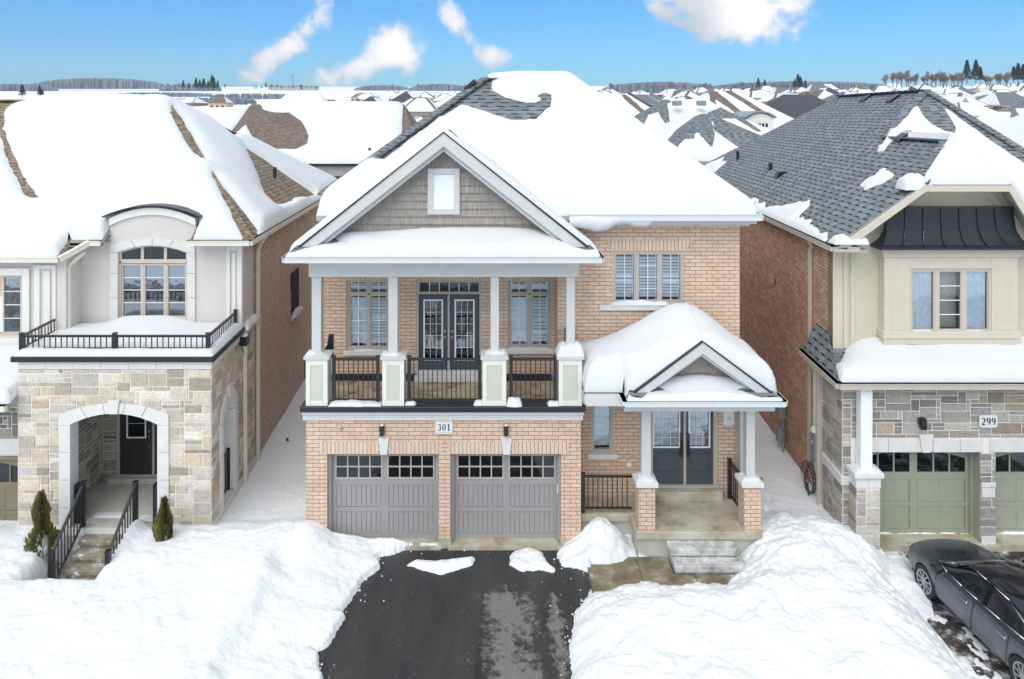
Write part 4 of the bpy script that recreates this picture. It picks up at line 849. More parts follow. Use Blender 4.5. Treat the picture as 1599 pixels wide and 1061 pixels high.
# side wall of the portico with a narrow arch
def SY(px): s = 70*(725-px)/(725-331.5); return F/s-CD
sy0, sy1 = .74, 1.62; sz, sa = 2.45, 2.93; sarch = [(sy0+(sy1-sy0)*k/NA, arcz(sy0+(sy1-sy0)*k/NA, sy0, sy1, sz, sa)) for k in range(NA+1)]
m.box(XR-.3, XR, .31, sy0, -.4, TZ); m.box(XR-.3, XR, sy1, 3.4, -.4, TZ); m.prism([(sy0, sz)]+sarch[1:-1]+[(sy1, sz), (sy1, TZ), (sy0, TZ)], XR-.3, XR, 'x'); m.box(XR-.3, XR, sy0, sy1, -.4, FZ)
m.box(XL, XL+.3, .31, 3.4, -.4, TZ)
m.build('portico_wall', 'mortar', HL)
def hf(u, v): return (ax0-.12 < u < ax1+.12 and v < zs+.12) or (ax0-.1 < u < ax1+.1 and zs <= v < arcz(u, ax0-.2, ax1+.2, zs, za)+.12)
ashlar('stonework', HL, XL, XR, .5, TZ-.18, lambda u, v, p: (u, -p-.001, v), hf, PALE, 'pale_stone', 5)
ashlar('stonework', HL, XL, XR, -.4, .28, lambda u, v, p: (u, -p-.02, v), lambda u, v: ax0-.25 < u < ax1+.2, PALE, 'pale_stone', 6)
def hs2(u, v): return (sy0-.12 < u < sy1+.12 and v < sz+.1) or (sy0-.1 < u < sy1+.1 and sz <= v < arcz(u, sy0-.2, sy1+.2, sz, sa)+.1)
DRK = [tuple(x*.8 for x in c) for c in PALE]
ashlar('stonework', HL, 0, 3.4, .5, TZ-.18, lambda u, v, p: (XR+p+.001, u, v), hs2, PALE, 'pale_stone', 9)
ashlar('stonework', HL, 0, 3.4, -.4, .28, lambda u, v, p: (XR+p+.02, u, v), lambda u, v: False, PALE, 'pale_stone', 10)
m = MB(); m.box(XL-.03, ax0-.24, -.05, .0, .28, .48); m.box(ax1+.22, XR+.05, -.05, .0, .28, .48); m.box(XR, XR+.05, 0, 3.4, .28, .481); m.build('plinth_band', 'limestone', HL, bevel=.008)
# limestone surrounds, block by block
def surround(x0, x1, s, a, zb, w, place, par, name='arch_surround', n=5, key=True, head=.23):
    m = MB()
    def blk(P, pr=.05):
        O = [place(u, v, 0) for u, v in P]; I = [place(u, v, pr) for u, v in P]; k = len(P)
        m.face(I, 0); [m.face([O[i], O[(i+1) % k], I[(i+1) % k], I[i]], 0) for i in range(k)]
    g = .006; zc = zb
    while zc < s-.05:
        z2 = min(s, zc+.62); z2 = s if s-z2 < .2 else z2
        blk([(x0-w, zc+g), (x0, zc+g), (x0, z2-g), (x0-w, z2-g)]); blk([(x1, zc+g), (x1+w, zc+g), (x1+w, z2-g), (x1, z2-g)]); zc = z2
    def inn(x): return (x, arcz(x, x0, x1, s, a))
    def out(x): u = (x-(x0+x1)/2)/((x1-x0)/2); return ((x0+x1)/2+u*((x1-x0)/2+w), arcz(x, x0, x1, s, a)+head)
    for b in range(n):
        u0, u1 = x0+(x1-x0)*b/n, x0+(x1-x0)*(b+1)/n
        if key and n % 2 and b == n//2:
            c = (x0+x1)/2; blk([(c-.09, a+.0), (c+.09, a+.0), (c+.13, a+head+.07), (c-.13, a+head+.07)], .08)
            for (p, q) in ((u0, c-.10), (c+.10, u1)): blk([inn(p+g), inn((p+q)/2), inn(q-g), out(q-g), out((p+q)/2), out(p+g)])
            continue
        K = 5; xs_ = [u0+g+(u1-u0-2*g)*i/K for i in range(K+1)]; blk(([(x0-w, s)] if b == 0 else [])+[inn(x) for x in xs_]+([(x1+w, s)] if b == n-1 else [])+[out(x) for x in xs_[::-1]])
    return m.build(name, 'limestone', par)
surround(ax0, ax1, zs, za, .28, .22, lambda u, v, p: (u, -p, v), HL, n=5)
surround(sy0, sy1, sz, sa, .48, .2, lambda u, v, p: (XR+p, u, v), HL, n=3, key=True, head=.2)
m = MB(); t = .012
for k in range(NA): (p, q), (r_, s_) = arch[k], arch[k+1]; m.face([(p, -.05, q), (r_, -.05, s_), (r_, .31, s_), (p, .31, q)], 0)
for k in range(NA): (p, q), (r_, s_) = sarch[k], sarch[k+1]; m.face([(XR-.31, p, q-.001), (XR-.31, r_, s_-.001), (XR+.05, r_, s_-.001), (XR+.05, p, q-.001)], 0)
m.box(XR-.32, XR+.05, sy1-.03, sy1+.0, FZ+.02, sz); m.box(ax1-.03, ax1, -.05, .31, FZ+.02, zs); m.box(ax0, ax0+.03, -.05, .31, FZ+.02, zs); m.build('arch_reveal', 'limestone', HL)
m = MB(); nb = 7; 
for k in range(nb): a = XL+.02+(XR-XL)*k/nb; m.box(a+.004, a+(XR-XL)/nb-.004, -.03, .0, TZ-.18, TZ+.0)
for k in range(5): a = .0+.68*k; m.box(XR, XR+.03, a+.004, a+.676, TZ-.18, TZ+.001)
m.build('cornice_band', 'limestone', HL)
m = MB(); m.box(XL-.1, XR+.10, -.12, .2, TZ, TZ+.12); m.box(XR-.2, XR+.10, .2, 2.25, TZ, TZ+.119); m.box(XL-.1, XL+.2, .2, 2.2, TZ, TZ+.119); m.build('roof_coping', 'navy_membrane', HL, bevel=.01)
m = MB(); m.box(XL+.0, XR-.0, .1, 2.2, TZ-.2, TZ+.06); m.build('flat_roof', 'navy_membrane', HL)
fr = [[(XL-.07, -.09, TZ+.10), (XR+.07, -.09, TZ+.10), (XR+.07, 2.2, TZ+.10), (XL-.07, 2.2, TZ+.10)]]
wx0, wx1 = QX(185, 2.2), QX(293, 2.2)
snow_cover('flat_roof_snow', HL, fr, T=.16, g=.05, edge=.2, seed=30, lump=.06, extra=lambda X, Y: -.02+.22*np.clip((Y-1.1)/1.0, 0, 1)**1.2*np.exp(-np.abs((X-(wx0+wx1)/2)/.95)**4)+.03*np.clip(Y-.8, 0, 2))
m = MB(); m.box(XR-.02, XR+.12, 2.2, 3.4, TZ, TZ+.03); m.build('wall_ledge', 'limestone', HL); snow_heap([(XR-.12, XR+.16, 2.25, 3.5, TZ+.03)], HL, h=.16, name='ledge_snow', seed=9)
# roof railing
rx0, rx1 = QX(34, .15), QX(325, .15); rz0, rz1 = TZ+.14, 4.69
railing(HL, (rx0, .15), (rx1, .15), rz0, rz1, posts=(0, .5, 1), sp=.125, pw=.085)
railing(HL, (rx1, .15), (rx1, 2.12), rz0, rz1, posts=(1,), sp=.125); railing(HL, (rx0, .15), (rx0, 2.12), rz0, rz1, posts=(1,), sp=.125)
# inside the portico: floor, back wall, door
m = MB(); m.box(XL+.3, XR-.3, .3, 3.4, FZ-.15, FZ-.002); m.box(ax0, ax1, -.02, .31, FZ-.15, FZ); m.build('portico_floor', 'concrete', HL)
m = MB(); m.box(XL+.3, XR-.3, 2.12, 2.3, FZ, TZ-.1); m.build('portico_wall', 'mortar', HL)
lx0, lx1 = QX(184, 2.12), QX(184, 2.12)+1.75
BR = [(.34, .30, .24), (.42, .38, .31), (.28, .25, .21), (.38, .33, .26), (.46, .41, .34), (.24, .22, .20)]
ashlar('stonework', HL, ax0-.3, lx0-.02, FZ, 3.4, lambda u, v, p: (u, 2.12-p, v), lambda u, v: False, BR, 'brown_stone', 12)
m = MB(); m.box(ax0-.45, ax0-.3, .3, 2.1, FZ, 3.6); m.build('portico_wall', 'mortar', HL); ashlar('stonework', HL, .3, 2.1, FZ, 3.4, lambda u, v, p: (ax0-.3+p, u, v), lambda u, v: False, BR, 'brown_stone', 13)
m = MB(); m.box(XL+.3, XR-.3, .31, 2.12, TZ-.5, TZ-.4); m.build('portico_ceiling', 'pale_trim', HL)
m = MB(); m.box(lx0-.15, lx1, 1.86, 2.12, FZ, FZ+.14); m.build('door_step', 'concrete', HL, bevel=.01)
m = MB(); m.box(lx0, lx0+.09, 2.03, 2.12, FZ+.14, 3.2); m.box(lx0+.9, lx0+.96, 2.03, 2.12, FZ+.17, 3.2); m.box(lx0+.09, lx1, 2.0, 2.12, FZ+.14, FZ+.17); m.build('door_frame', 'window_frame', HL)
dd = glazed_door(HL, lx0+.09, lx0+.9, FZ+.17, 3.1, 2.05, lx0+.28, lx0+.72, FZ+1.1, 2.9, 1, 4, 'dark_glass', mat='door_black')
h = MB(); 
for z in (1.35, 1.6, 1.72): h.tube((lx0+.84, 2.05, z), (lx0+.84, 1.99, z), .02, .025, 8)
h.build('door_handle', 'steel', dd)
dd = glazed_door(HL, lx0+.96, lx1, FZ+.17, 3.1, 2.05, lx0+1.15, lx1-.15, FZ+1.1, 2.9, 1, 4, 'dark_glass', mat='door_black')
snow_heap([(-9.0, -8.2, .35, .6, FZ), (-7.9, -7.4, .2, .5, FZ)], HL, h=.03, name='porch_snow', seed=31)
m = MB(); m.box(ax0+.02, ax0+.2, .12, .3, FZ, 1.32); m.box(ax1-.2, ax1-.06, .12, .3, FZ, 1.32); m.build('railing_post', 'black_metal', HL)
railing(HL, (XR-.12, sy0+.02), (XR-.12, sy1-.02), FZ+.02, 1.45, posts=(1,), sp=.11); snow_heap([(XR-.28, XR+.0, sy0+.1, sy1-.05, FZ+.01)], HL, h=.05, name='sill_snow', seed=32)
# steps and stair railings
xs0, xs1 = QX(123, -.3), QX(196, -.3); m = MB()
for k in range(4):
    z = FZ-.16*(k+1)+.03; y1 = -.05-.27*k; m.box(xs0-.02*k, xs1+.01*k, y1-.29, y1+.0, z-.10, z); m.box(xs0+.02, xs1-.02, y1-.25, y1+.02, -.6, z-.10)
m.build('entrance_steps', 'damp_step', HL, bevel=.012)
m = MB(); m.box(ax0, ax1, -.06, -.03, FZ-.18, FZ-.01); m.build('entrance_riser', 'limestone', HL)
for xx in (QX(118, -.3)+.02, QX(199, -.3)+.05):
    railing(HL, (xx, -.02), (xx, -1.28), FZ+.03, FZ+.97, zb1=-.22, zt1=.63, posts=(0, 1), sp=.115, pw=.095)
# upper storey: stucco walls, pilasters, arched window
UY = 2.2; ZB = 3.9; ZE = 6.46
ux1 = QX(377, UY); m = MB()
dwa, dwb = PX(185, UY)-SHEAR[0]*UY, QX(293, UY); wz0, wz1, wza = PZ(497, UY), PZ(394, UY), PZ(383, UY)
m.box(QX(124, UY), dwa, UY, UY+.3, ZB, ZE+.1); m.box(dwb, ux1, UY, UY+.3, ZB, ZE+.1)
NW = 12; warc = [(dwa+(dwb-dwa)*k/NW, arcz(dwa+(dwb-dwa)*k/NW, dwa, dwb, wz1, wza)) for k in range(NW+1)]
m.box(dwa, dwb, UY, UY+.3, ZB, wz0)
da, db = QX(172, UY), QX(306, UY); zc0, zc1 = PZ(340, UY)-.02, PZ(324, UY)
darc = [(da+(db-da)*k/NW, arcz(da+(db-da)*k/NW, da, db, zc0, zc1)) for k in range(NW+1)]
m.prism([(dwa, wz1)]+warc[1:-1]+[(dwb, wz1), (dwb, ZE+.1), (dwa, ZE+.1)], UY, UY+.3); m.prism([(da, ZE+.1), (db, ZE+.1)]+darc[::-1], UY, UY+1.2)
m.box(ux1-.3, ux1, UY+.3, 3.2, ZB, ZE+.1)
bx = QX(103, 1.5); m.box(-13.5, QX(0, 1.5)-.2, 1.5, 1.8, 3.3, ZE); lwa, lwb, lz0, lz1 = QX(-28, 1.5), QX(36, 1.5), PZ(525, 1.5), PZ(430, 1.5)
m = m; m.box(QX(0, 1.5)-.2, lwa, 1.5, 1.8, 3.3, 6.3) if lwa > QX(0, 1.5)-.2 else None
m.box(lwb, bx, 1.5, 1.8, 3.3, 6.25); m.box(-13.5, lwb, 1.5, 1.8, lz1, 6.25); m.box(-13.5, lwb, 1.5, 1.8, 3.3, lz0); m.box(bx-.3, bx, 1.8, 2.3, 3.3, 6.3)
m.build('upper_wall', 'pink_stucco', HL)
surround(dwa, dwb, wz1, wza, wz0-.1, .2, lambda u, v, p: (u, UY-p, v), HL, name='window_surround', n=4, key=False, head=.17)
m = MB(); m.box(dwb+.15, dwb+.32, UY-.06, UY, wz0-.25, wz0-.1); m.box(dwa-.32, dwa-.15, UY-.06, UY, wz0-.25, wz0-.1)
for (a, b, c, d) in ((QX(354, UY), QX(360, UY), 4.3, ZE-.05), (QX(371, UY), ux1+.02, 4.3, ZE-.05)): m.box(a, b, UY-.035, UY, c, d)
m.box(QX(360, UY), QX(371, UY), UY-.036, UY, ZE-.25, ZE-.05); m.box(QX(362.5, UY), QX(368.5, UY), UY-.03, UY, 4.3, ZE-.3)
m.box(QX(306, UY), ux1, UY-.02, UY, ZE-.08, ZE+.02); m.box(ux1, ux1+.025, UY-.03, UY+.12, 4.2, ZE)
for (a, b, c, d) in ((QX(54, 1.5), QX(63, 1.5), 3.4, 5.9), (QX(69, 1.5), QX(79, 1.5), 3.4, 5.85), (QX(83, 1.5), QX(88, 1.5), 3.4, 5.9)): m.box(a, b, 1.465, 1.5, c, d)
m.box(QX(54, 1.5), QX(88, 1.5), 1.46, 1.5, 5.9, 6.0); m.box(lwb, lwb+.18, 1.44, 1.5, lz0-.1, lz1+.18); m.box(-13.5, lwb, 1.44, 1.5, lz1, lz1+.18); m.box(-13.5, lwb+.3, 1.42, 1.5, lz0-.22, lz0-.05)
m.build('stucco_moulding', 'cream_stucco', HL, bevel=.006)
window(HL, lwa, lwb, lz0, lz1, 1.56, [(lwa+.5, lwb-.1, lz0+.08, lz1-.08)], muntin=(1, 4), frame='window_frame_tan', glass='sky_glass')
zt = PZ(409, UY); w3 = (dwb-dwa)/3
Ls = [(dwa+.09+k*w3-(.02 if k else 0), dwa+(k+1)*w3-.07+(.02 if k < 2 else -.02), wz0+.05, zt-.1) for k in range(3)]
wo = window(HL, dwa, dwb, wz0, zt, UY+.07, Ls, muntin=(1, 4), frame='window_frame_tan', glass='sky_glass', inner=[('curtain', 0, .45), None, None], label='tall arched window with tan frame and curtains')
m = MB(); ht = MB(); g = MB()
for k in range(3):
    a, b = dwa+.07+k*w3-(.02 if k else 0), dwa+(k+1)*w3-.05; K = 6; xs_ = [a+(b-a)*i/K for i in range(K+1)]
    g.face([(a, UY+.09, zt+.04), (b, UY+.09, zt+.04)]+[(x, UY+.09, arcz(x, dwa, dwb, wz1, wza)-.04) for x in xs_[::-1]], 0)
for k in range(1, 3): x = dwa+k*w3+.0; m.box(x-.035, x+.035, UY+.045, UY+.12, zt, arcz(x, dwa, dwb, wz1, wza))
m.box(dwa, dwb, UY+.04, UY+.12, zt-.04, zt+.05); m.box(dwa, dwa+.06, UY+.041, UY+.12, zt, wz1); m.box(dwb-.06, dwb, UY+.041, UY+.12, zt, wz1)
for k in range(NW): (p, q), (r_, s_) = warc[k], warc[k+1]; m.prism([(p, q-.05), (r_, s_-.05), (r_, s_), (p, q)], UY+.042, UY+.12)
m.build('arched_transom', 'window_frame_tan', wo); g.build('pane', 'dark_glass', wo)
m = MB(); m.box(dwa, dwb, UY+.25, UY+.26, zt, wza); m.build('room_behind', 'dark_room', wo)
m = MB()      # curved parapet trim over the dormer
for k in range(NW): (p, q), (r_, s_) = darc[k], darc[k+1]; m.prism([(p, q-.18), (r_, s_-.18), (r_, s_), (p, q)], UY-.06, UY+.01)
m.build('dormer_moulding', 'cream_stucco', HL)
e0, e1 = QX(163, UY), QX(315, UY); m = MB(); P = [(e0+(e1-e0)*k/NW, arcz(e0+(e1-e0)*k/NW, e0, e1, zc0+.03, zc1+.03)) for k in range(NW+1)]
for k in range(NW): (p, q), (r_, s_) = P[k], P[k+1]; m.prism([(p, q-.0), (r_, s_-.0), (r_, s_+.035), (p, q+.035)], UY-.14, UY+.3)
m.build('dormer_roof', 'navy_membrane', HL)
# roof
LE, EY = 6.53, 1.8; RG = -10.2; rz = 10.1; exr = -5.8
lf_ = [(exr, EY, LE), (RG, 7.5, rz), (-17.5, 7.5, rz), (-17.5, EY, LE), (-13.9, EY, LE), (-13.9, 1.3, 6.22), (QX(92, 1.3), 1.3, 6.22), (QX(92, 1.3), EY, LE), (da, EY, LE), (da, 2.26, LE+.288), (db, 2.26, LE+.288), (db, EY, LE)]
lroof = [lf_, [(exr, EY, LE), (exr, 15.6, LE), (RG, 7.5, rz)], [(exr, 15.6, LE), (-17.5, 15.6, LE), (-17.5, 7.5, rz), (RG, 7.5, rz)], [(-17.5, 1.8, LE), (-17.5, 7.5, rz), (-21.5, 1.8, LE)][::-1]]
RL = roof_mesh(lroof, 'tan_shingle', HL)
m = MB(); m.bar((exr, EY, LE+.02), (RG, 7.5, rz+.02), .22, .02); m.bar((RG, 7.5, rz+.02), (-17.5, 7.5, rz+.02), .3, .05); m.bar((exr, 15.6, LE+.02), (RG, 7.5, rz+.02), .25, .03); m.build('ridge_cap', 'tan_shingle', RL)
snow_cover('snow', RL, lroof, T=.26, g=.075, edge=.24, seed=40,
    bare=[(0, [(271, 166), (282, 170), (300, 200), (313, 232), (317, 247), (306, 240), (292, 225), (280, 200), (270, 178)]), (0, [(333, 275), (352, 297), (380, 330), (401, 358), (405, 366), (394, 373), (383, 372), (360, 325), (345, 298)]),
          (1, [(385, 232), (410, 248), (450, 276), (491, 304), (480, 309), (462, 309), (445, 318), (428, 321), (416, 308), (405, 280), (395, 255)]),
          (1, [(333, 275), (352, 297), (380, 330), (401, 358), (404, 362), (394, 373), (383, 372), (360, 325), (345, 298)]),
          (1, [(296, 157), (330, 175), (366, 208), (362, 214), (340, 195), (318, 178)]),
          (0, [(-6, 190), (8, 204), (16, 232), (30, 262), (44, 285), (62, 310), (48, 310), (38, 304), (26, 280), (10, 245), (0, 212), (-8, 200)]), (0, [(-10, 152), (40, 152), (47, 156), (20, 164), (8, 172), (8, 200), (-10, 200)])],
    extra=lambda X, Y: .12*np.exp(-((X+7.6)**2/1.0+(Y-2.4)**2/.6))+.05*fbm(X, Y, .5, 3, 71))
gutter([(-13.9, 1.27, 6.17), (QX(92, 1.27), 1.27, 6.17), (QX(140, EY), EY-.03, LE-.05), (da-.02, EY-.03, LE-.05)], HL, 'gutter_cream'); gutter([(db+.02-.1, EY-.03, LE-.05), (exr, EY-.03, LE-.05), (exr, 15.5, LE-.05)], HL, 'gutter_cream')
m = MB(); m.box(exr-.36, exr-.05, EY, 15.4, LE-.12, LE-.06); m.box(-13.9, da, EY, UY+.05, LE-.12, LE-.06); m.box(db, exr-.36, EY, UY+.05, LE-.12, LE-.06); m.build('soffit', 'soffit', HL)
# brick flank
m = MB(); m.box(XR-.02, XR-.4, 3.2, 15.2, ZB+.0, LE-.06); m.box(XR-.0, XR-.4, 3.4, 15.2, -.5, ZB); m.box(-16.5, XR-.4, 14.9, 15.2, -.5, 6.4); m.build('side_wall', 'brown_brick', HL)
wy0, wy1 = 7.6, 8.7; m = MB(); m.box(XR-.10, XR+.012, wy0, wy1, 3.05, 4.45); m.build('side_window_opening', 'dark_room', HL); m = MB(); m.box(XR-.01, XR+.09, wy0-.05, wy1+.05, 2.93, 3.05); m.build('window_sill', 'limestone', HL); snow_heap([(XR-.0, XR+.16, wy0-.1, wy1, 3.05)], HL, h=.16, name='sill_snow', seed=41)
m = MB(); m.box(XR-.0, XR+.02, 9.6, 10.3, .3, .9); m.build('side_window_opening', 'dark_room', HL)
# downspouts
def spout(parent, pts, mat, r=.04, name='downspout'):
    m = MB(); [m.bar(a, b, r*2.1, r*1.7) for a, b in zip(pts, pts[1:])]; return m.build(name, mat, parent, bevel=.008)
spout(HL, [(exr, 3.35, LE-.1), (XR+.16, 3.45, LE-.35), (XR+.07, 3.5, LE-.55), (XR+.07, 3.5, .05)], 'gutter_cream', .045)
spout(HL, [(XR+.10, 2.15, 3.98), (XR+.12, 2.2, 3.72), (XR+.07, 2.32, 3.6), (XR+.07, 2.35, .02)], 'gutter_cream', .045)
m = MB(); m.box(XR+.02, XR+.20, 2.0, 2.28, 3.86, 4.08); m.build('leader_head', 'black_metal', HL); snow_heap([(XR+.03, XR+.19, 2.03, 2.25, 4.08)], HL, h=.05, name='cap_snow', seed=43)
spout(HL, [(QX(133, 1.75), 1.75, 6.25), (QX(118, 1.75), 1.7, 6.05), (QX(105, 1.6)+.03, 1.62, 5.95), (QX(105, 1.6)+.03, 1.62, 3.6)], 'gutter_cream', .045)
# roof pipes
for (px, py, Y, h) in ((429, 276, 7.2, .35),): 
    m = MB(); x, z = QX(px, Y), PZ(py, Y)-.05; m.tube((x, Y, z), (x, Y, z+h), .055, .055, 10); m.build('vent_pipe', 'black_metal', HL)
# garage wing on the far left
GY = .35; gz0 = PZ(853, GY); m = MB(); m.box(-12.9, XL, GY+.25, GY+.5, -.4, 3.4); m.build('garage_wall', 'mortar', HL)
gt = PZ(717, GY); ashlar('stonework', HL, -12.9, XL, PZ(690, GY), 3.35, lambda u, v, p: (u, GY+.25-p, v), lambda u, v: False, BR, 'brown_stone', 17)
m = MB(); m.box(-12.9, XL, GY+.15, GY+.26, gt, PZ(690, GY)); m.build('lintel', 'limestone', HL); garage_door(HL, -12.9, XL-.05, gz0, gt, GY+.2, 'garage_olive', 'arch')
pr = [[(-13.2, -.35, 3.30), (XL+.0, -.35, 3.30), (XL+.0, 1.5, 3.95), (-13.2, 1.5, 3.95)]]; roof_mesh(pr, 'tan_shingle', HL, name='garage_roof'); snow_cover('garage_roof_snow', HL, pr, T=.24, g=.07, edge=.15, seed=44); gutter([(-13.2, -.4, 3.26), (XL-.02, -.4, 3.26)], HL, 'gutter_cream')
# icicles under the side gutter
m = MB(); rr = random.Random(3)
for k in range(9):
    y = 3.9+k*.55+rr.uniform(-.12, .12); l = rr.uniform(.1, .35) if k > 3 else .1; x = exr+.02; m.tube((x, y, LE-.1), (x, y, LE-.1-l), .018, .003, 6)
m.build('icicles', 'white_paint', HL, smooth=True)

# ================================================================== THE RIGHT HOUSE
SHEAR[0] = .0739
HR = thing('detached_house', 'right house numbered 299 of brown stone and sand stucco with a black metal bay roof', 'house', (11, 2, 0))
BRN = [(.27, .245, .215), (.33, .305, .28), (.22, .195, .17), (.38, .35, .31), (.35, .285, .205), (.30, .285, .275), (.20, .185, .17), (.40, .38, .35), (.28, .23, .18)]; BRN = [tuple(x*1.18*.75+y*.25 for x, y in zip(q, (.33, .30, .27))) for q in BRN]
sx0 = 7.94; gtop = 2.13; D1 = (8.35, 11.02); D2 = (11.34, 14.1); ZW = 3.72
m = MB(); m.box(sx0, D1[0], 0, .4, -.4, ZW); m.box(D1[1], D2[0], 0, .4, -.2, gtop); m.box(D1[0], 14.6, 0, .4, gtop, ZW); m.box(14.1, 14.6, 0, .4, -.4, gtop); m.box(sx0, sx0+.35, .4, 1.8, -.4, ZW)
m.build('garage_wall', 'mortar', HR)
def hr(u, v): return v < gtop+.28 and (D1[0]-.2 < u < D1[1] or u > D2[0]) or (D1[0] < u < 14.2 and v < gtop+.28 and v > gtop)
ashlar('stonework', HR, sx0, 14.6, -.05, ZW, lambda u, v, p: (u, -p-.001, v), hr, BRN, 'brown_stone', 21, uu=.095, vv=.085)
ashlar('stonework', HR, 0, 1.15, -.25, ZW, lambda u, v, p: (sx0-p-.001, u, v), lambda u, v: 1.36 < v < 1.62, BRN, 'brown_stone', 22, uu=.095, vv=.1)
m = MB(); m.box(sx0-.05, sx0+.001, -.05, 1.15, 1.40, 1.60); m.box(sx0, D1[0]-.2, -.05, 0.0, 1.40, 1.6); m.build('plinth_band', 'limestone', HR, bevel=.01)
m = MB(); xs_ = [D1[0]-.12, 8.98, 9.62, 9.72, 9.9, 10.05, 10.2, 10.93, D1[1]+.06]
for a, b in ((D1[0]-.12, 8.95), (8.95, 9.62), (9.95, 10.55), (10.55, D1[1]+.04), (D2[0]-.12, 12.2), (12.2, 12.9)): m.box(a+.004, b-.004, -.035, .1, gtop, gtop+.29)
m.prism([(9.70, gtop-.0), (9.88, gtop-.0), (9.95, gtop+.40), (9.63, gtop+.40)], -.06, .1); m.prism([(12.95, gtop), (13.15, gtop), (13.2, gtop+.4), (12.9, gtop+.4)], -.06, .1)
m.box(D1[1]+.0, D2[0]-.0, -.04, .1, .0, .25); m.box(D1[1], D2[0], -.04, .1, 1.35, 1.45); m.box(D1[1]+.01, D2[0]-.01, -.03, .1, 1.12, 1.34); m.build('lintel', 'limestone', HR, bevel=.006)
for a, b in (D1, D2): garage_door(HR, a, b, .10, gtop, .36, 'garage_green', 'arch')
m = MB(); m.box(D1[0], D1[1], -.12, .5, -.3, .10); m.box(D2[0], D2[1], -.12, .5, -.3, .10); m.box(D1[1], D2[0], -.12, -.04, -.3, .095); m.build('garage_sill', 'porch_concrete', HR)
for a, b in (D1, D2): 
    m = MB(); m.box(b-.02, b+.0, .0, .36, .1, gtop); m.box(a, b, .0, .36, gtop-.02, gtop-.001); m.build('garage_reveal', 'garage_green', HR)
# the projecting stone pillar and post
q0, q1 = PX(1338, -.4)+.03, PX(1374, -.4)+.03; m = MB(); m.box(q0, q1, -.4, 0, -.3, 1.72); sp_ = m.build('stone_pillar', 'mortar', HR)
ashlar('stonework', sp_, q0, q1, -.2, 1.5, lambda u, v, p: (u, -.401-p, v), lambda u, v: False, [tuple(min(1, x*1.35) for x in c) for c in BRN], 'pale_stone', 25, uu=.1, vv=.1)
ashlar('stonework', sp_, -.4, 0, -.2, 1.5, lambda u, v, p: (q0-p-.001, u, v), lambda u, v: False, BRN, 'pale_stone', 26, uu=.1, vv=.1)
m = MB(); m.box(q0-.02, q0+.24, -.42, 0, 1.52, 1.74); m.box(q0+.25, q1+.02, -.42, 0, 1.52, 1.74); m.box(q0-.07, q1+.07, -.47, .0, 1.75, 1.86); m.build('pillar_cap', 'limestone', sp_, bevel=.012)
snow_heap([(q0-.03, q1+.02, -.43, -.02, 1.86)], sp_, h=.06, name='cap_snow', seed=50)
m = MB(); a, b = PX(1344, -.3)+.02, PX(1362, -.3)+.02; m.box(a, b, -.32, -.07, 1.87, 3.72); m.box(a+.04, b-.04, -.33, -.32, 2.0, 3.6); m.build('porch_post', 'white_paint', HR, bevel=.006)
x, z = PX(1438, 0), PZ(660, 0); m = MB(); m.box(x-.05, x+.07, -.14, -.0, z-.12, z+.13); m.box(x-.09, x-.05, -.1, -.02, z-.02, z+.12); m.build('wall_lamp', 'black_metal', HR, bevel=.01)
x, z = PX(1541.5, 0), PZ(657, 0); m = MB(); m.box(x-.20, x+.20, -.05, -.02, z-.12, z+.12); m.box(x-.17, x+.17, -.049, -.02, z-.14, z+.14); p2 = m.build('house_number_plate', 'plate_white', HR); digits('299', p2, x, -.052, z, .16)
# skirt roof over the garage
sk = [[(7.70, -.42, 3.80), (14.9, -.42, 3.80), (14.9, 1.2, 4.30), (8.04, 1.2, 4.30)], [(7.70, 1.85, 3.80), (7.70, -.42, 3.80), (8.04, 1.2, 4.42), (8.06, 1.85, 4.30)]]
RS = roof_mesh(sk, 'grey_shingle', HR, .08, name='skirt_roof')
m = MB(); m.face([(7.70, -.42, 3.81), (7.70, 1.85, 3.81), (8.05, 1.85, 4.5), (8.05, 1.15, 4.5)][::-1]); m.build('skirt_return', 'grey_shingle', HR)
snow_cover('snow', RS, sk[:1], T=.26, g=.055, edge=.2, seed=52, bare=[(0, [(1253, 520), (1288, 512), (1322, 535), (1318, 555), (1312, 566), (1300, 575), (1285, 575), (1258, 560)])], extra=lambda X, Y: .1*fbm(X, Y, 1.2, 3, 5))
m = MB(); m.bar((8.03, 1.9, 4.34), (8.03, 1.15, 4.34), .04, .06); m.bar((8.03, 1.15, 4.34), (8.5, 1.15, 4.34), .04, .06); m.build('flashing', 'black_metal', HR)
gutter([(7.68, 1.9, 3.76), (7.68, -.44, 3.76), (14.9, -.44, 3.76)], HR, 'gutter_tan', .14, .13); m = MB(); m.box(7.75, 14.8, -.4, 0, 3.66, 3.71); m.box(7.72, sx0, 0, 1.85, 3.66, 3.71); m.box(8.0, 14.8, -.22, -.05, 3.6, 3.66) ; m.build('soffit', 'gutter_tan', HR)
# upper wall and bay
VY = .8; m = MB(); m.box(8.04, 13.8, VY, VY+.3, 3.7, 6.62); m.prism([(8.05, 6.62), (9.95, 7.97), (11.9, 7.97), (13.0, 6.62)], VY, VY+.3); m.build('upper_wall', 'sand_stucco', HR)
m = MB()
for (a, b) in ((1317, 1323), (1327.5, 1333)): m.box(PX(a, VY)-.06, PX(b, VY)-.06, VY-.035, VY, 4.2, 6.40)
m.box(PX(1317, VY)-.06, PX(1333, VY)-.06, VY-.036, VY, 6.40, 6.5); m.box(8.04, 8.42, VY-.02, VY, 6.4, 6.6); m.build('stucco_moulding', 'beige_trim', HR)
bY = .5; b0, b1 = PX(1381, bY)-.037, PX(1590, bY)-.037; bz0, bz1 = PZ(527, bY), PZ(393, bY); w0, w1 = PX(1422, bY)-.037, PX(1549, bY)-.037; wz0, wz1 = PZ(522, bY), PZ(420, bY)
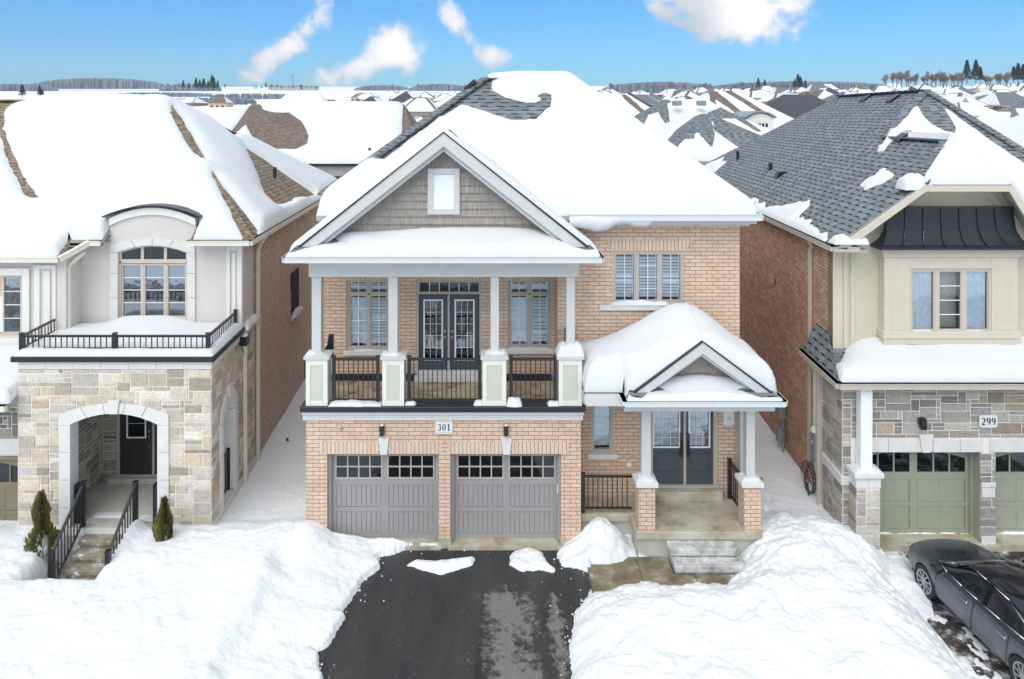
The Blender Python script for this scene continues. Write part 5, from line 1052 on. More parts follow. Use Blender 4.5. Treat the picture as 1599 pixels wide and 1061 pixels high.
m = MB(); m.box(b0, w0, bY, VY, bz0, bz1); m.box(w1, b1, bY, VY, bz0, bz1); m.box(w0, w1, bY, VY, bz0, wz0); m.box(w0, w1, bY, VY, wz1, bz1); m.box(b0-.08, b1+.08, bY-.08, VY, bz1-.03, bz1+.12); m.box(b0-.04, b1+.04, bY-.04, VY, bz1-.13, bz1-.03)
m.box(b0-.05, b1+.05, bY-.05, VY, bz0-.02, bz0+.14); m.box(b0-.02, b1+.02, bY-.02, VY, bz0-.16, bz0-.02); bay = m.build('bay', 'beige_trim', HR, bevel=.008)
m = MB()
for (a, b) in ((1391, 1414), (1556, 1581)): x0, x1 = PX(a, bY)-.037, PX(b, bY)-.037; z0, z1 = PZ(515, bY), PZ(427, bY); m.box(x0, x1, bY-.004, bY+.01, z0, z1); 
m.build('recessed_panel', 'sand_stucco', bay)
w3 = (w1-w0)/3; Ls = [(w0+.07+k*w3, w0+(k+1)*w3-.07, wz0+.1, wz1-.08) for k in range(3)]
window(bay, w0, w1, wz0, wz1, bY+.06, Ls, muntin=[None, (1, 4), None], frame='window_frame_tan', glass='window_glass', inner=[('curtain', 0, 1), None, ('curtain', 0, 1)], label='triple bay window with tan frames and sheer curtains')
snow_heap([(w0+.02, w0+.55, bY-.03, bY+.1, wz0+.02), (w1-.65, w1-.05, bY-.03, bY+.1, wz0+.02)], bay, h=.06, name='sill_snow', seed=55)
# flared standing seam roof of the bay
prof = [(0, 0), (.10, .05), (.22, .16), (.32, .36), (.36, .62), (.37, .86)]   # inset, height
tz = PZ(386, bY-.1); o0, o1, oy = b0-.2, b1+.2, bY-.22; m = MB(); V = []
for (i_, h_) in prof: V += [(o0+i_, VY, tz+h_), (o0+i_*.8, oy+i_*.75, tz+h_), (o1-i_*.8, oy+i_*.75, tz+h_), (o1-i_, VY, tz+h_)]
n = len(prof); m.grid(V, [(4*k+j, 4*k+j+1, 4*k+j+5, 4*k+j+4) for k in range(n-1) for j in range(3)]+[(4*n-4, 4*n-3, 4*n-2, 4*n-1)]); m.box(o0, o1, oy, VY, tz-.05, tz+.0)
br = m.build('bay_roof', 'navy_membrane', HR); m = MB()
for s in range(8):
    t = (s+.0)/7; P = [(o0+i_*.8+(o1-o0-1.6*i_)*t, oy+i_*.75-.012, tz+h_+.012) for (i_, h_) in prof]; [m.bar(a, b, .02, .03) for a, b in zip(P, P[1:])]
m.box(o0+.3, o1-.3, oy+.27, VY, tz+.85, tz+.89); m.build('standing_seam', 'black_metal', br)
# big roof
E0, SL = 6.67, .7; zj = 8.063; ex = 7.86; gX, gZ = 11.2, 9.0
rr_ = [[(ex, .3, E0), (9.85, .3, zj), (gX, 1.7, gZ), (gX, 5.0, gZ), (13.2, 6.5, 10.4), (13.2, 13.2, 10.4), (ex, 19, E0)][::-1],
       [(9.85, .3, zj), (11.9, .3, zj), (gX, 1.7, gZ)], [(11.9, .3, zj), (12.79, .3, E0), (12.79, 5, E0), (gX, 5, gZ), (gX, 1.7, gZ)],
       [(gX-.6, 4.2, 8.58), (15.6, .6, E0+.1), (13.2, 6.5, 10.4)], [(15.6, .6, E0+.1), (15.9, 19, E0), (13.2, 13.2, 10.4), (13.2, 6.5, 10.4)], [(15.9, 19, E0), (ex, 19, E0), (13.2, 13.2, 10.4)], [(gX-.6, 4.2, 8.58), (gX-.3, .9, 6.7), (15.6, .6, E0+.1)]]
RR = roof_mesh(rr_, 'grey_shingle', HR)
m = MB(); m.bar((9.85, .3, zj+.02), (gX, 1.7, gZ+.02), .3, .03); m.bar((gX, 1.7, gZ+.02), (gX, 5.0, gZ+.02), .3, .04); m.bar((gX, 5.0, gZ+.02), (13.2, 6.5, 10.42), .3, .03); m.bar((13.2, 6.5, 10.42), (13.2, 13.2, 10.42), .3, .05)
m.bar((13.2, 6.5, 10.42), (15.6, .6, E0+.14), .3, .04); m.build('ridge_cap', 'grey_shingle', RR)
snow_cover('snow', RR, rr_[1:3]+[rr_[3], rr_[4], rr_[6]], T=.22, g=.07, edge=.08, seed=61, bare=[(2, [(1434, 137), (1452, 145), (1475, 170), (1492, 200), (1490, 208), (1478, 206), (1455, 195), (1440, 178), (1432, 164), (1420, 172), (1405, 192), (1395, 190)]), (2, [(1434, 128), (1442, 134), (1530, 195), (1610, 252), (1610, 262), (1520, 200), (1460, 156), (1434, 142)]), (3, [(1434, 128), (1442, 134), (1530, 195), (1610, 252), (1610, 262), (1520, 200), (1460, 156), (1434, 142)])])
snow_cover('slope_snow', RR, rr_[:1], T=.09, g=.05, edge=.05, seed=62, wob=.38, lump=.05, only=[
    (0, [(1150, 300), (1190, 318), (1215, 322), (1240, 318), (1262, 314), (1262, 322), (1250, 336), (1262, 344), (1275, 350), (1285, 360), (1293, 372), (1290, 384), (1240, 364), (1180, 340)]),
    (0, [(1375, 262), (1388, 268), (1392, 278), (1380, 286), (1365, 292), (1350, 300), (1340, 310), (1343, 295), (1350, 282), (1365, 275)]),
    (0, [(1050, 292), (1090, 262), (1128, 246), (1132, 255), (1118, 268), (1090, 275), (1060, 292)])])
snow_heap([(9.45, 10.1, .22, .75, zj-.12)], RR, h=.3, name='overhanging_snow', seed=63); snow_heap([(ex-.05, ex+.75, .12, .5, E0+.06)], RR, h=.16, name='eave_snow', seed=64)
def sb(x, y): return E0+SL*(x-ex)
m = MB(); m.prism([(ex+.02, E0-.03), (9.85, zj-.02), (11.86, zj-.02), (12.78, E0-.03), (12.62, E0-.12), (11.78, zj-.15), (9.90, zj-.15), (ex+.24, E0-.06)], .18, .24); m.build('rake_board', 'beige_trim', HR)
m = MB(); m.prism([(ex+.25, E0-.12), (9.80, zj-.23), (11.66, zj-.23), (12.8, E0-.12)], .30, .34) if False else None
m.prism([(ex+.2, E0-.03), (9.87, zj-.07), (11.8, zj-.07), (11.8, zj-.10), (9.89, zj-.10), (ex+.25, E0-.09)], .24, VY); m.box(ex+.05, 8.6, .25, VY, E0-.14, E0-.08); m.build('soffit', 'gutter_tan', HR)
m = MB(); m.prism([(8.3, 6.72), (9.93, 7.90), (11.7, 7.90), (12.6, 6.72), (12.45, 6.72), (11.62, 7.80), (9.97, 7.80), (8.45, 6.72)], VY-.03, VY); m.build('stucco_moulding', 'beige_trim', HR)
gutter([(ex-.03, 18.9, E0-.06), (ex-.03, .24, E0-.06), (ex+.55, .24, E0-.06)], HR, 'gutter_tan', .12, .12)
# flank
m = MB(); m.box(8.04, 8.4, VY+.0+.002, 18.6, 3.72, E0-.12); m.box(sx0+.1, 8.4, 1.15, 18.6, -.5, 3.72); m.box(8.4, 15, 18.2, 18.6, -.5, 6.5); m.build('side_wall', 'red_brick', HR)
m = MB(); m.box(sx0+.05, sx0+.1, 1.15, 18.6, -.5, .12); m.build('foundation', 'concrete', HR)
fx = sx0+.06
spout(HR, [(ex, 1.85, E0-.1), (8.0, 2.0, E0-.33), (7.98, 2.1, E0-.42), (7.98, 2.15, .9)], 'gutter_tan', .045); spout(HR, [(7.70, 1.8, 3.72), (7.78, 1.4, 3.56), (7.88, 1.25, 3.45), (7.88, 1.25, -.1)], 'gutter_tan', .045)
m = MB(); m.box(sx0-.05, sx0+.1, 1.62, 1.82, 1.15, 1.85); m.tube((sx0-.05, 1.66, 1.6), (sx0-.14, 1.66, 1.6), .07, .07, 12); m.tube((sx0, 1.72, 1.15), (sx0, 1.72, .0), .03, .03, 8); m.build('electricity_meter', 'meter_grey', HR, bevel=.01); snow_heap([(sx0-.08, sx0+.1, 1.62, 1.82, 1.85)], HR, h=.14, name='cap_snow', seed=66)
m = MB(); m.tube((sx0-.02, 4.15, .55), (sx0-.02, 4.15, .95), .14, .14, 12); m.tube((sx0-.02, 4.0, .9), (sx0-.02, 4.0, 1.5), .03, .03, 8); m.box(sx0-.12, sx0+.06, 4.0, 4.22, 1.2, 1.65); m.tube((sx0-.02, 3.95, .1), (sx0-.02, 3.95, .6), .03, .03, 8); m.build('gas_meter', 'meter_grey', HR, bevel=.01)
m = MB(); m.box(8.02, 8.05, 5.0, 5.1, 4.65, 4.9); m.build('wall_vent', 'black_metal', HR)
# roof fittings
def onroof(px, py):
    pl = [(p[0]+SHEAR[0]*p[1], p[1], p[2]) for p in rr_[0][::-1]]; w_ = hit(px, py, pl); return (w_.x-SHEAR[0]*w_.y, w_.y, w_.z)
for (px, py) in ((1352, 157), (1394, 158), (1409, 218)):
    x, y, z = onroof(px, py); m = MB(); m.prism([(x-.17, z-.06), (x+.17, z+.18), (x+.17, z+.25), (x-.12, z+.06), (x-.17, z+.0)], y-.18, y+.18); m.build('roof_vent', 'black_metal', HR, bevel=.01)
for (px, py, h) in ((1152, 252, .42), (1203, 268, .3)):
    x, y, z = onroof(px, py); m = MB(); m.tube((x, y, z-.1), (x, y, z+h), .07, .07, 10); m.build('vent_pipe', 'black_metal', HR)
x, y, z = onroof(1219, 276); m = MB(); m.prism([(x-.2, z-.14), (x+.25, z+.18), (x-.1, z+.16)], y-.14, y+.14); m.build('exhaust_hood', 'black_metal', HR)
SHEAR[0] = 0.
# ================================================================== GROUND
def gpx(px, py, z=0.):      # where the sight line meets the level z
    s = (py-CY)/(CH-z); return ((px-CX)/s, F/s-CD)
def poly(pts, z=0.): return [gpx(px, py, z) for px, py in pts]
def base(X, Y): return np.where(Y < 0, .045*Y, 0.)-.0*X
DRIVE = poly([(635, 858), (622, 866), (587, 874), (594, 888), (563, 909), (543, 940), (530, 955), (539, 960), (528, 979), (506, 1006), (484, 1010), (495, 1019), (499, 1036), (503, 1061), (500, 1200), (470, 1500), (900, 1500), (889, 1200), (889, 1061), (893, 1036), (891, 988), (900, 953), (917, 929), (925, 914), (919, 894), (906, 888), (874, 885), (869, 866), (878, 858)], -.05)
DRIVE_ALL = [(-3.9, .2), (-3.95, -5), (-4.2, -12.5), (2.4, -12.5), (2.1, -5), (2.12, .2)]
WALK = poly([(921, 882), (998, 878), (1040, 858), (1150, 858), (1150, 884), (1128, 912), (1060, 911), (1010, 906), (960, 912), (942, 921), (925, 918)], .05)
NDRV = [(8.62, .3)]+poly([(1374, 862), (1386, 873), (1392, 913), (1406, 934), (1431, 952), (1454, 977), (1479, 1009), (1499, 1038), (1526, 1061)], -.05)+[(9.3, -9), (9.3, -12.5), (15.4, -12.5), (15.4, .3)]
m = MB()
def drape(name, P, mat, dz, g=.25, lbl=None):
    xs = [p[0] for p in P]; ys = [p[1] for p in P]; x0, x1, y0, y1 = min(xs), max(xs), min(ys), max(ys); nx, ny = max(2, int((x1-x0)/g)), max(2, int((y1-y0)/g)); V = []
    for i in range(nx+1):
        for j in range(ny+1):
            x, y = x0+(x1-x0)*i/nx, y0+(y1-y0)*j/ny; V.append((x, y, (.045*y if y < 0 else 0)+dz))
    mb = MB(); mb.grid(V, [(i*(ny+1)+j, (i+1)*(ny+1)+j, (i+1)*(ny+1)+j+1, i*(ny+1)+j+1) for i in range(nx) for j in range(ny)]); o = mb.build(name, mat, None, smooth=True); o['kind'] = 'structure'; return o
drape('driveway', DRIVE_ALL, 'wet_asphalt', -.02)
drape('neighbour_driveway', [(8.5, .05), (8.5, -12.5), (15.6, -12.5), (15.6, .3)], 'slushy_asphalt', -.02)
m = MB()
for (x0, x1, y0, y1) in ((2.14, 3.22, -1.62, -.44), (3.23, 4.33, -1.62, -1.06), (4.34, 5.3, -1.62, -1.06), (3.23, 3.91, -1.05, -.44), (5.31, 6.0, -1.62, -.44)): m.box(x0, x1, y0, y1, -.2, .055)
o = m.build('footpath', 'walk_concrete', None, bevel=.008); o['kind'] = 'structure'
def ground():
    fx = np.arange(-12.5, 12.6, .035); xs = np.concatenate([np.linspace(-60, -14, 24), np.linspace(-13.5, -12.6, 6), fx, np.linspace(12.7, 15, 12), np.linspace(16, 60, 24)])
    ys = np.concatenate([np.linspace(-12.5, -5.2, 18), np.arange(-5.0, 1.3, .035), np.arange(1.35, 6, .10), np.linspace(6.3, 24, 30)])
    X, Y = np.meshgrid(xs, ys, indexing='ij')
    wob = .16*(fbm(X, Y, 4.5, 5, 3, .65)-.5)
    dd = sdpoly(X, Y, DRIVE)+wob; dw = sdpoly(X, Y, WALK)+wob*.8; dn = sdpoly(X, Y, NDRV)+wob
    # loose snow left lying on the drive
    B1 = poly([(637, 883), (650, 877), (681, 879), (742, 872), (738, 883), (716, 890), (690, 897), (663, 892)], -.05); B2 = poly([(799, 866), (825, 859), (847, 866), (856, 881), (867, 890), (865, 895), (843, 890), (817, 893), (795, 883)], -.05)
    n4 = fbm(X, Y, 7., 4, 8, .6); rough = fbm(X, Y, 2.4, 5, 21, .6); fine = fbm(X, Y, 9., 4, 33, .6); big = fbm(X, Y, .55, 3, 51); rid = 1-np.abs(2*fbm(X, Y, 3.1, 4, 61, .55)-1)
    sB = np.minimum(sdpoly(X, Y, B1), sdpoly(X, Y, B2))+.09*(n4-.5)
    # ploughed lumpiness: strong on the banks by the drives, soft by the houses
    right = 1/(1+np.exp(-(X-2.2)/.3))
    wx, wy = X+.5*(fbm(X, Y, .9, 3, 101)-.5), Y+.5*(fbm(X, Y, .9, 3, 102)-.5)
    rough = fbm(wx, wy*1.25, 1.5, 5, 21, .55); blk = np.abs(2*fbm(wx, wy, 4.3, 3, 64, .5)-1)
    def worley(x, y, sc, seed):
        x = x*sc; y = y*sc; xi = np.floor(x).astype(np.int64); yi = np.floor(y).astype(np.int64); best = np.full(x.shape, 9.); val = np.zeros(x.shape)
        for i in (-1, 0, 1):
            for j in (-1, 0, 1):
                cx_, cy_ = xi+i, yi+j; rx = vnoise(cx_.astype(float), cy_.astype(float), seed); ry = vnoise(cx_.astype(float), cy_.astype(float), seed+1); q = (x-cx_-rx)**2+(y-cy_-ry)**2
                u = q < best; best = np.where(u, q, best); val = np.where(u, vnoise(cx_.astype(float), cy_.astype(float), seed+2), val)
        return np.sqrt(best), val
    w1, v1 = worley(wx, wy, 3.2, 200); w2, v2 = worley(wx+.3, wy, 7.5, 210)
    chunk = .16*np.clip(v1-.45, 0, 1)*np.clip(1-w1*1.1, 0, 1)**.6+.085*np.clip(v2-.4, 0, 1)*np.clip(1-w2*1.1, 0, 1)**.6
    amp = (.35+.42*right)*(.55+.9*fbm(X, Y, .7, 2, 140)); lump = (.34*(rough-.5)+.075*(fine-.5)-.055*(blk-.25))*amp+chunk*(.2+.5*right)*(.4+.9*fbm(X, Y, .9, 2, 141))
    dist = np.minimum(np.minimum(dd, dw), dn)
    prof = .50*(1-np.exp(-np.clip(dist, 0, 9)/.42))
    # left of the drive: a trodden shelf, then the deep untouched lawn with a sharp shoulder
    edge = -4.35+.05*(Y+.2)+.10*np.sin(Y*1.7)+.5*(fbm(X*0, Y, .9, 3, 151)-.5); shelf = 1/(1+np.exp((X-edge)/(.07+.16*np.clip(fbm(X, Y, .8, 2, 150)-.35, 0, 1))))
    left = X < -1
    hl = .10+.22*(1-np.exp(-np.clip(dd, 0, 9)/.5))+.22*shelf*np.clip((.6-Y)/.9, 0, 1)
    h = np.where(left, hl, prof)
    h = h-.14/(1+np.exp((X+9.6)/.15))*np.clip(1-(Y+.2)**2/2.5, 0, 1)
    h = h+.34*np.exp(-((X+3.95)**2/.22+(Y+.25)**2/.35))                      # against the left garage pier
    h = h+.12*np.exp(-((X+4.5)**2/.3+(Y+1.2)**2/2.))
    # pile between the garage and the porch
    pk = .62*np.exp(-(((X-2.55)/.52)**2+((Y+.02)/.36)**2)**1.15); inn = (X > 1.6) & (X < 3.6) & (Y > -1.3)
    h = np.where((X > 2.1) & (X < 3.3) & (Y > -.42), np.maximum(.06, pk), h); h = np.where(inn, np.maximum(h*np.where(Y > -.42, 1, .35), pk+.3*np.exp(-((X-2.3)**2/.25+(Y+.62)**2/.12))), h)
    # quiet side yards
    yard = np.clip((Y-.2)/.8, 0, 1); h = h*(1-yard)+yard*(.30+.10*(big-.5)); lump = lump*(1-.85*yard)
    # right lawn higher in the middle
    h = h+np.where(X > 2, .22*np.exp(-((X-5.6)**2/4.5+(Y+2.2)**2/3.)), 0)*np.clip(dist, 0, 1)
    h = h+np.where(X > 5, .16*np.exp(-((X-7.2)**2/1.6+(Y+.5)**2/.5)), 0)
    # entrance of the left house: steps are dug out
    st = np.exp(-np.clip(np.maximum(np.abs(X+8.64)-.55, np.maximum(Y-.2, -1.45-Y)), 0, 9)/.12)
    z = base(X, Y)+h+lump*np.clip(dist/.25, 0, 1)
    z = np.where(X < -1, z*(1-.0*st), z); tgt = -.52+0*X; z = z*(1-st)+tgt*st
    # shoulders beside the stair
    z = z+.12*np.exp(-((X+9.45)**2/.06+(Y+.35)**2/.5))+.26*np.exp(-((X+7.80)**2/.03+(Y+.2)**2/.4))
    z = z+.05*np.exp(-((X+11.2)**2/.9+(Y+.4)**2/1.2))
    # falling snow surface inside the cleared areas dips below the paving
    clear = np.minimum(dd, dw); under = base(X, Y)-.10
    z = np.where(clear < 0, under+np.clip(.08+clear, 0, .08), z); 
    zt = base(X, Y)-.02+np.clip(-sB, -.2, 1)*.7; zt = np.where(sB < 0, base(X, Y)-.02+.11*(1-np.exp(np.clip(sB, -9, 0)/.05))*(.5+n4), zt); z = np.where((clear < 0) & (sB < .05), np.maximum(z, zt), z)
    # thin slush on the neighbour's drive
    sl = fbm(X*1.6, Y, 1.1, 5, 91, .62); thin = base(X, Y)-.02+.22*(sl-.515)+.12*np.exp(-((X-8.75)**2/.10+(Y+1.0)**2/.5)); z = np.where(dn < 0, np.where(Y < -.25, thin, base(X, Y)-.06), z); z = np.where((dn < 0) & (X > 9.2), np.minimum(z, base(X, Y)-.035), z)
    # crisp foot holes in the right hand alley
    for k in range(11):
        fx_, fy_ = 6.75+.10*((k % 2)*2-1)+.04*k*.5, 1.0+k*.52; z = z-.09*np.exp(-(((X-fx_)/.07)**2+((Y-fy_)/.12)**2))
    # keep the snow out of the porch block and under the houses
    z = np.where((X > 3.32) & (X < 5.95) & (Y > -.40) & (Y < .95), -.1, z); z = np.where((X > 3.9) & (X < 5.25) & (Y > -1.06) & (Y <= -.38), np.minimum(z, .02), z)
    z = np.where((X > -3.95) & (X < 2.05) & (Y > .02), -.2, z); z = np.where((X > XLg) & (X < -6.25) & (Y > .1) & (Y < 3), -.6, z)
    idx = np.arange(X.size).reshape(X.shape); fs = np.stack([idx[:-1, :-1], idx[1:, :-1], idx[1:, 1:], idx[:-1, 1:]], -1).reshape(-1, 4)
    mb = MB(); mb.grid(np.stack([X, Y, z], -1).reshape(-1, 3).tolist(), fs.tolist()); o = mb.build('snow_ground', 'ground_snow', None, smooth=True); o['kind'] = 'structure'
    return X, Y, z
XLg = -10.3
ground()
def crumbs():      # crumbs of snow kicked onto the asphalt along the edges of the drive
    rr = random.Random(77); m = MB(); n = 0
    while n < 80:
        x, y = rr.uniform(-3.8, 2.2), rr.uniform(-3.7, -.05); s = float(sdpoly(np.array([x]), np.array([y]), DRIVE)[0])
        if not (-.75 < s < .02) or rr.random() > math.exp(s/.12)+.05: continue
        r = rr.uniform(.006, .022)*(1.3 if s > -.1 else .8); z = .045*min(y, 0)-.02; V = [(x+r*rr.uniform(.7, 1.3)*math.cos(k*1.047), y+r*rr.uniform(.7, 1.3)*math.sin(k*1.047), z) for k in range(6)]+[(x+r*.5*math.cos(k*1.047+.4), y+r*.5*math.sin(k*1.047+.4), z+r*rr.uniform(.5, 1.1)) for k in range(6)]
        m.grid(V, [(k, (k+1) % 6, 6+(k+1) % 6, 6+k) for k in range(6)]+[(6, 7, 8, 9, 10, 11)]); n += 1
    o = m.build('snow_crumbs', 'ground_snow'); o['kind'] = 'stuff'; o['label'] = 'loose crumbs of snow along the edges of the cleared driveway'; o['category'] = 'snow crumbs'
crumbs()
def debris(px, py, z, s, k, lbl, name='dirt_clod'):
    x, y = gpx(px, py, z); m = MB(); rr = random.Random(k); n = 7
    for q in range(4): ox, oy = rr.uniform(-s, s)*.5, rr.uniform(-s, s)*.5; m.tube((x+ox, y+oy, z-.02), (x+ox+rr.uniform(-s, s)*.5, y+oy+rr.uniform(-s, s)*.3, z+rr.uniform(.2, .8)*s), s*.28, s*.12, 6)
    c = rr.random(); o = m.build(name, 'bark', None); tag(o, lbl, 'dirt clod')
for k, (px, py, z, s, l) in enumerate(((448, 688, .38, .09, 'dark clod of dirt on the snow between the left and middle houses'), (1209, 922, .45, .05, 'larger dark clod of dirt on the snow bank right of the porch steps'), (1247, 927, .45, .03, 'small brown clod right of the larger clod on the snow bank'), (1188, 748, .35, .06, 'small dark scrap on the snow beside the right brick pillar'), (469, 840, .38, .04, 'tiny clod on the snow by the left corner of the garage'), (404, 874, .4, .03, 'tiny dark speck on the snow in front of the stone house'))): debris(px, py, z, s, k, l)
# street and far terrain, rising away from the camera
def zt(x, y): 
    d = max(0., y-26); return .041*d+.018*min(250, max(0, x-20))*min(1, max(0, (d-80)/250))
m = MB(); xs = [-4000, -1500, -700, -350, -180, -90, -45, 0, 45, 90, 180, 350, 700, 1500, 4000]; ys = [24, 26, 34, 50, 80, 120, 180, 260, 380, 600, 1000, 1800, 3200, 5000]; V = []
for x in xs:
    for y in ys: V.append((x, y, zt(x, y)-.05+(math.sin(x*.011+y*.004)*.5 if y > 60 else 0)))
ny = len(ys); m.grid(V, [(i*ny+j, (i+1)*ny+j, (i+1)*ny+j+1, i*ny+j+1) for i in range(len(xs)-1) for j in range(ny-1)]); o = m.build('snow_fields', 'ground_snow', None, smooth=True); o['kind'] = 'structure'
m = MB(); m.face([(-4000, -4000, -.62), (4000, -4000, -.62), (4000, -24, -.62), (-4000, -24, -.62)]); o = m.build('far_snow', 'ground_snow'); o['kind'] = 'structure'
m = MB(); m.face([(-400, -24, -.60), (400, -24, -.60), (400, -12.4, -.58), (-400, -12.4, -.58)]); o = m.build('street', 'slushy_asphalt'); o['kind'] = 'structure'
for s_ in (-1, 1):
    m = MB(); a, b = (60, 4000) if s_ > 0 else (-4000, -60); m.face([(a, -12.5, -.3), (b, -12.5, -.3), (b, 26, -.05), (a, 26, -.05)]); o = m.build('snow_verge', 'ground_snow'); o['kind'] = 'structure'

# ================================================================== SMALL THINGS NEAR THE HOUSES
def cedar(px, py, ztop, lbl, seed, H_, W_):
    x, y = px, py; t = thing('cedar_shrub', lbl, 'shrub', (x, y, ztop-H_), 'cone cedars flanking the steps'); rr = random.Random(seed); m = MB()
    for k in range(2600):
        u = rr.random()**.75; hgt = u*H_; rad = W_*(1-u)**.62*(.78+.26*math.sin(hgt*9+seed)+.1*rr.random()); a = rr.uniform(0, 6.283); r = rad*math.sqrt(rr.uniform(.45, 1.))*(1+.22*math.sin(a*3+hgt*5+seed)); l = rr.uniform(.06, .13); w_ = rr.uniform(.012, .022)
        p = Vector((x+r*math.cos(a), y+r*math.sin(a), ztop-H_+hgt)); d = Vector((math.cos(a)*.45, math.sin(a)*.45, 1)).normalized(); s = d.cross(Vector((math.cos(a+1), math.sin(a+1), .1))).normalized()*w_
        m.face([p-s, p+d*l*.5-s*.9+Vector((0, 0, 0)), p+d*l, p+d*l*.5+s*.9, p+s])
    m.build('foliage', 'cedar_leaf', t); m = MB(); m.tube((x, y, ztop-H_-.2), (x, y, ztop-.15), .03, .008, 6); m.build('trunk', 'bark', t)
x, y = gpx(64, 868, .0); cedar(PX(64, -.75), -.75, 1.56, 'green and rust cedar shrub left of the entrance steps', 1, 1.75, .36)
cedar(PX(256, -.55), -.55, 1.33, 'green and rust cedar shrub right of the entrance steps', 5, 1.55, .30)
m = MB()
for k in range(5):
    r = .34+.02*k; cx_, cz_ = 0, 0; P = [(7.98+.05*math.sin(a*2+k), 1.75+r*.8*math.cos(a)+.02*k, .66+r*.9*math.sin(a)) for a in [2*math.pi*i/24 for i in range(25)]]; m.path([(p[0]+.0, p[1], p[2]) for p in P], .009, 6)
m.path([(7.9, 1.7, .9), (7.88, 1.6, .2), (7.7, 1.3, .0), (7.8, 1.9, .02)], .013, 6); tag(m.build('hose', 'black_metal'), 'black garden hose coiled against the right house wall under the meter', 'hose')
m = MB(); rr = random.Random(8)
for k in range(26): x, y = PX(300, -.35)+rr.uniform(-.18, .22), -.35+rr.uniform(-.12, .12); z = .02+rr.random()*.45; m.tube((PX(303, -.35), -.35, -.1), (x, y, z), .009, .004, 5)
sh = thing('dormant_shrub', 'small snow laden twiggy shrub at the stone corner of the left house', 'shrub', (PX(303, -.35), -.35, 0)); m.build('twigs', 'twig', sh)
snow_heap([(PX(303, -.35)+rr.uniform(-.2, .15), 0, -.35, -.2, .2)] if False else [(PX(294, -.35), PX(308, -.35), -.45, -.3, .22), (PX(300, -.35), PX(316, -.35), -.42, -.28, .08), (PX(305, -.35), PX(312, -.35), -.4, -.3, .38)], sh, h=.12, name='snow', seed=70)

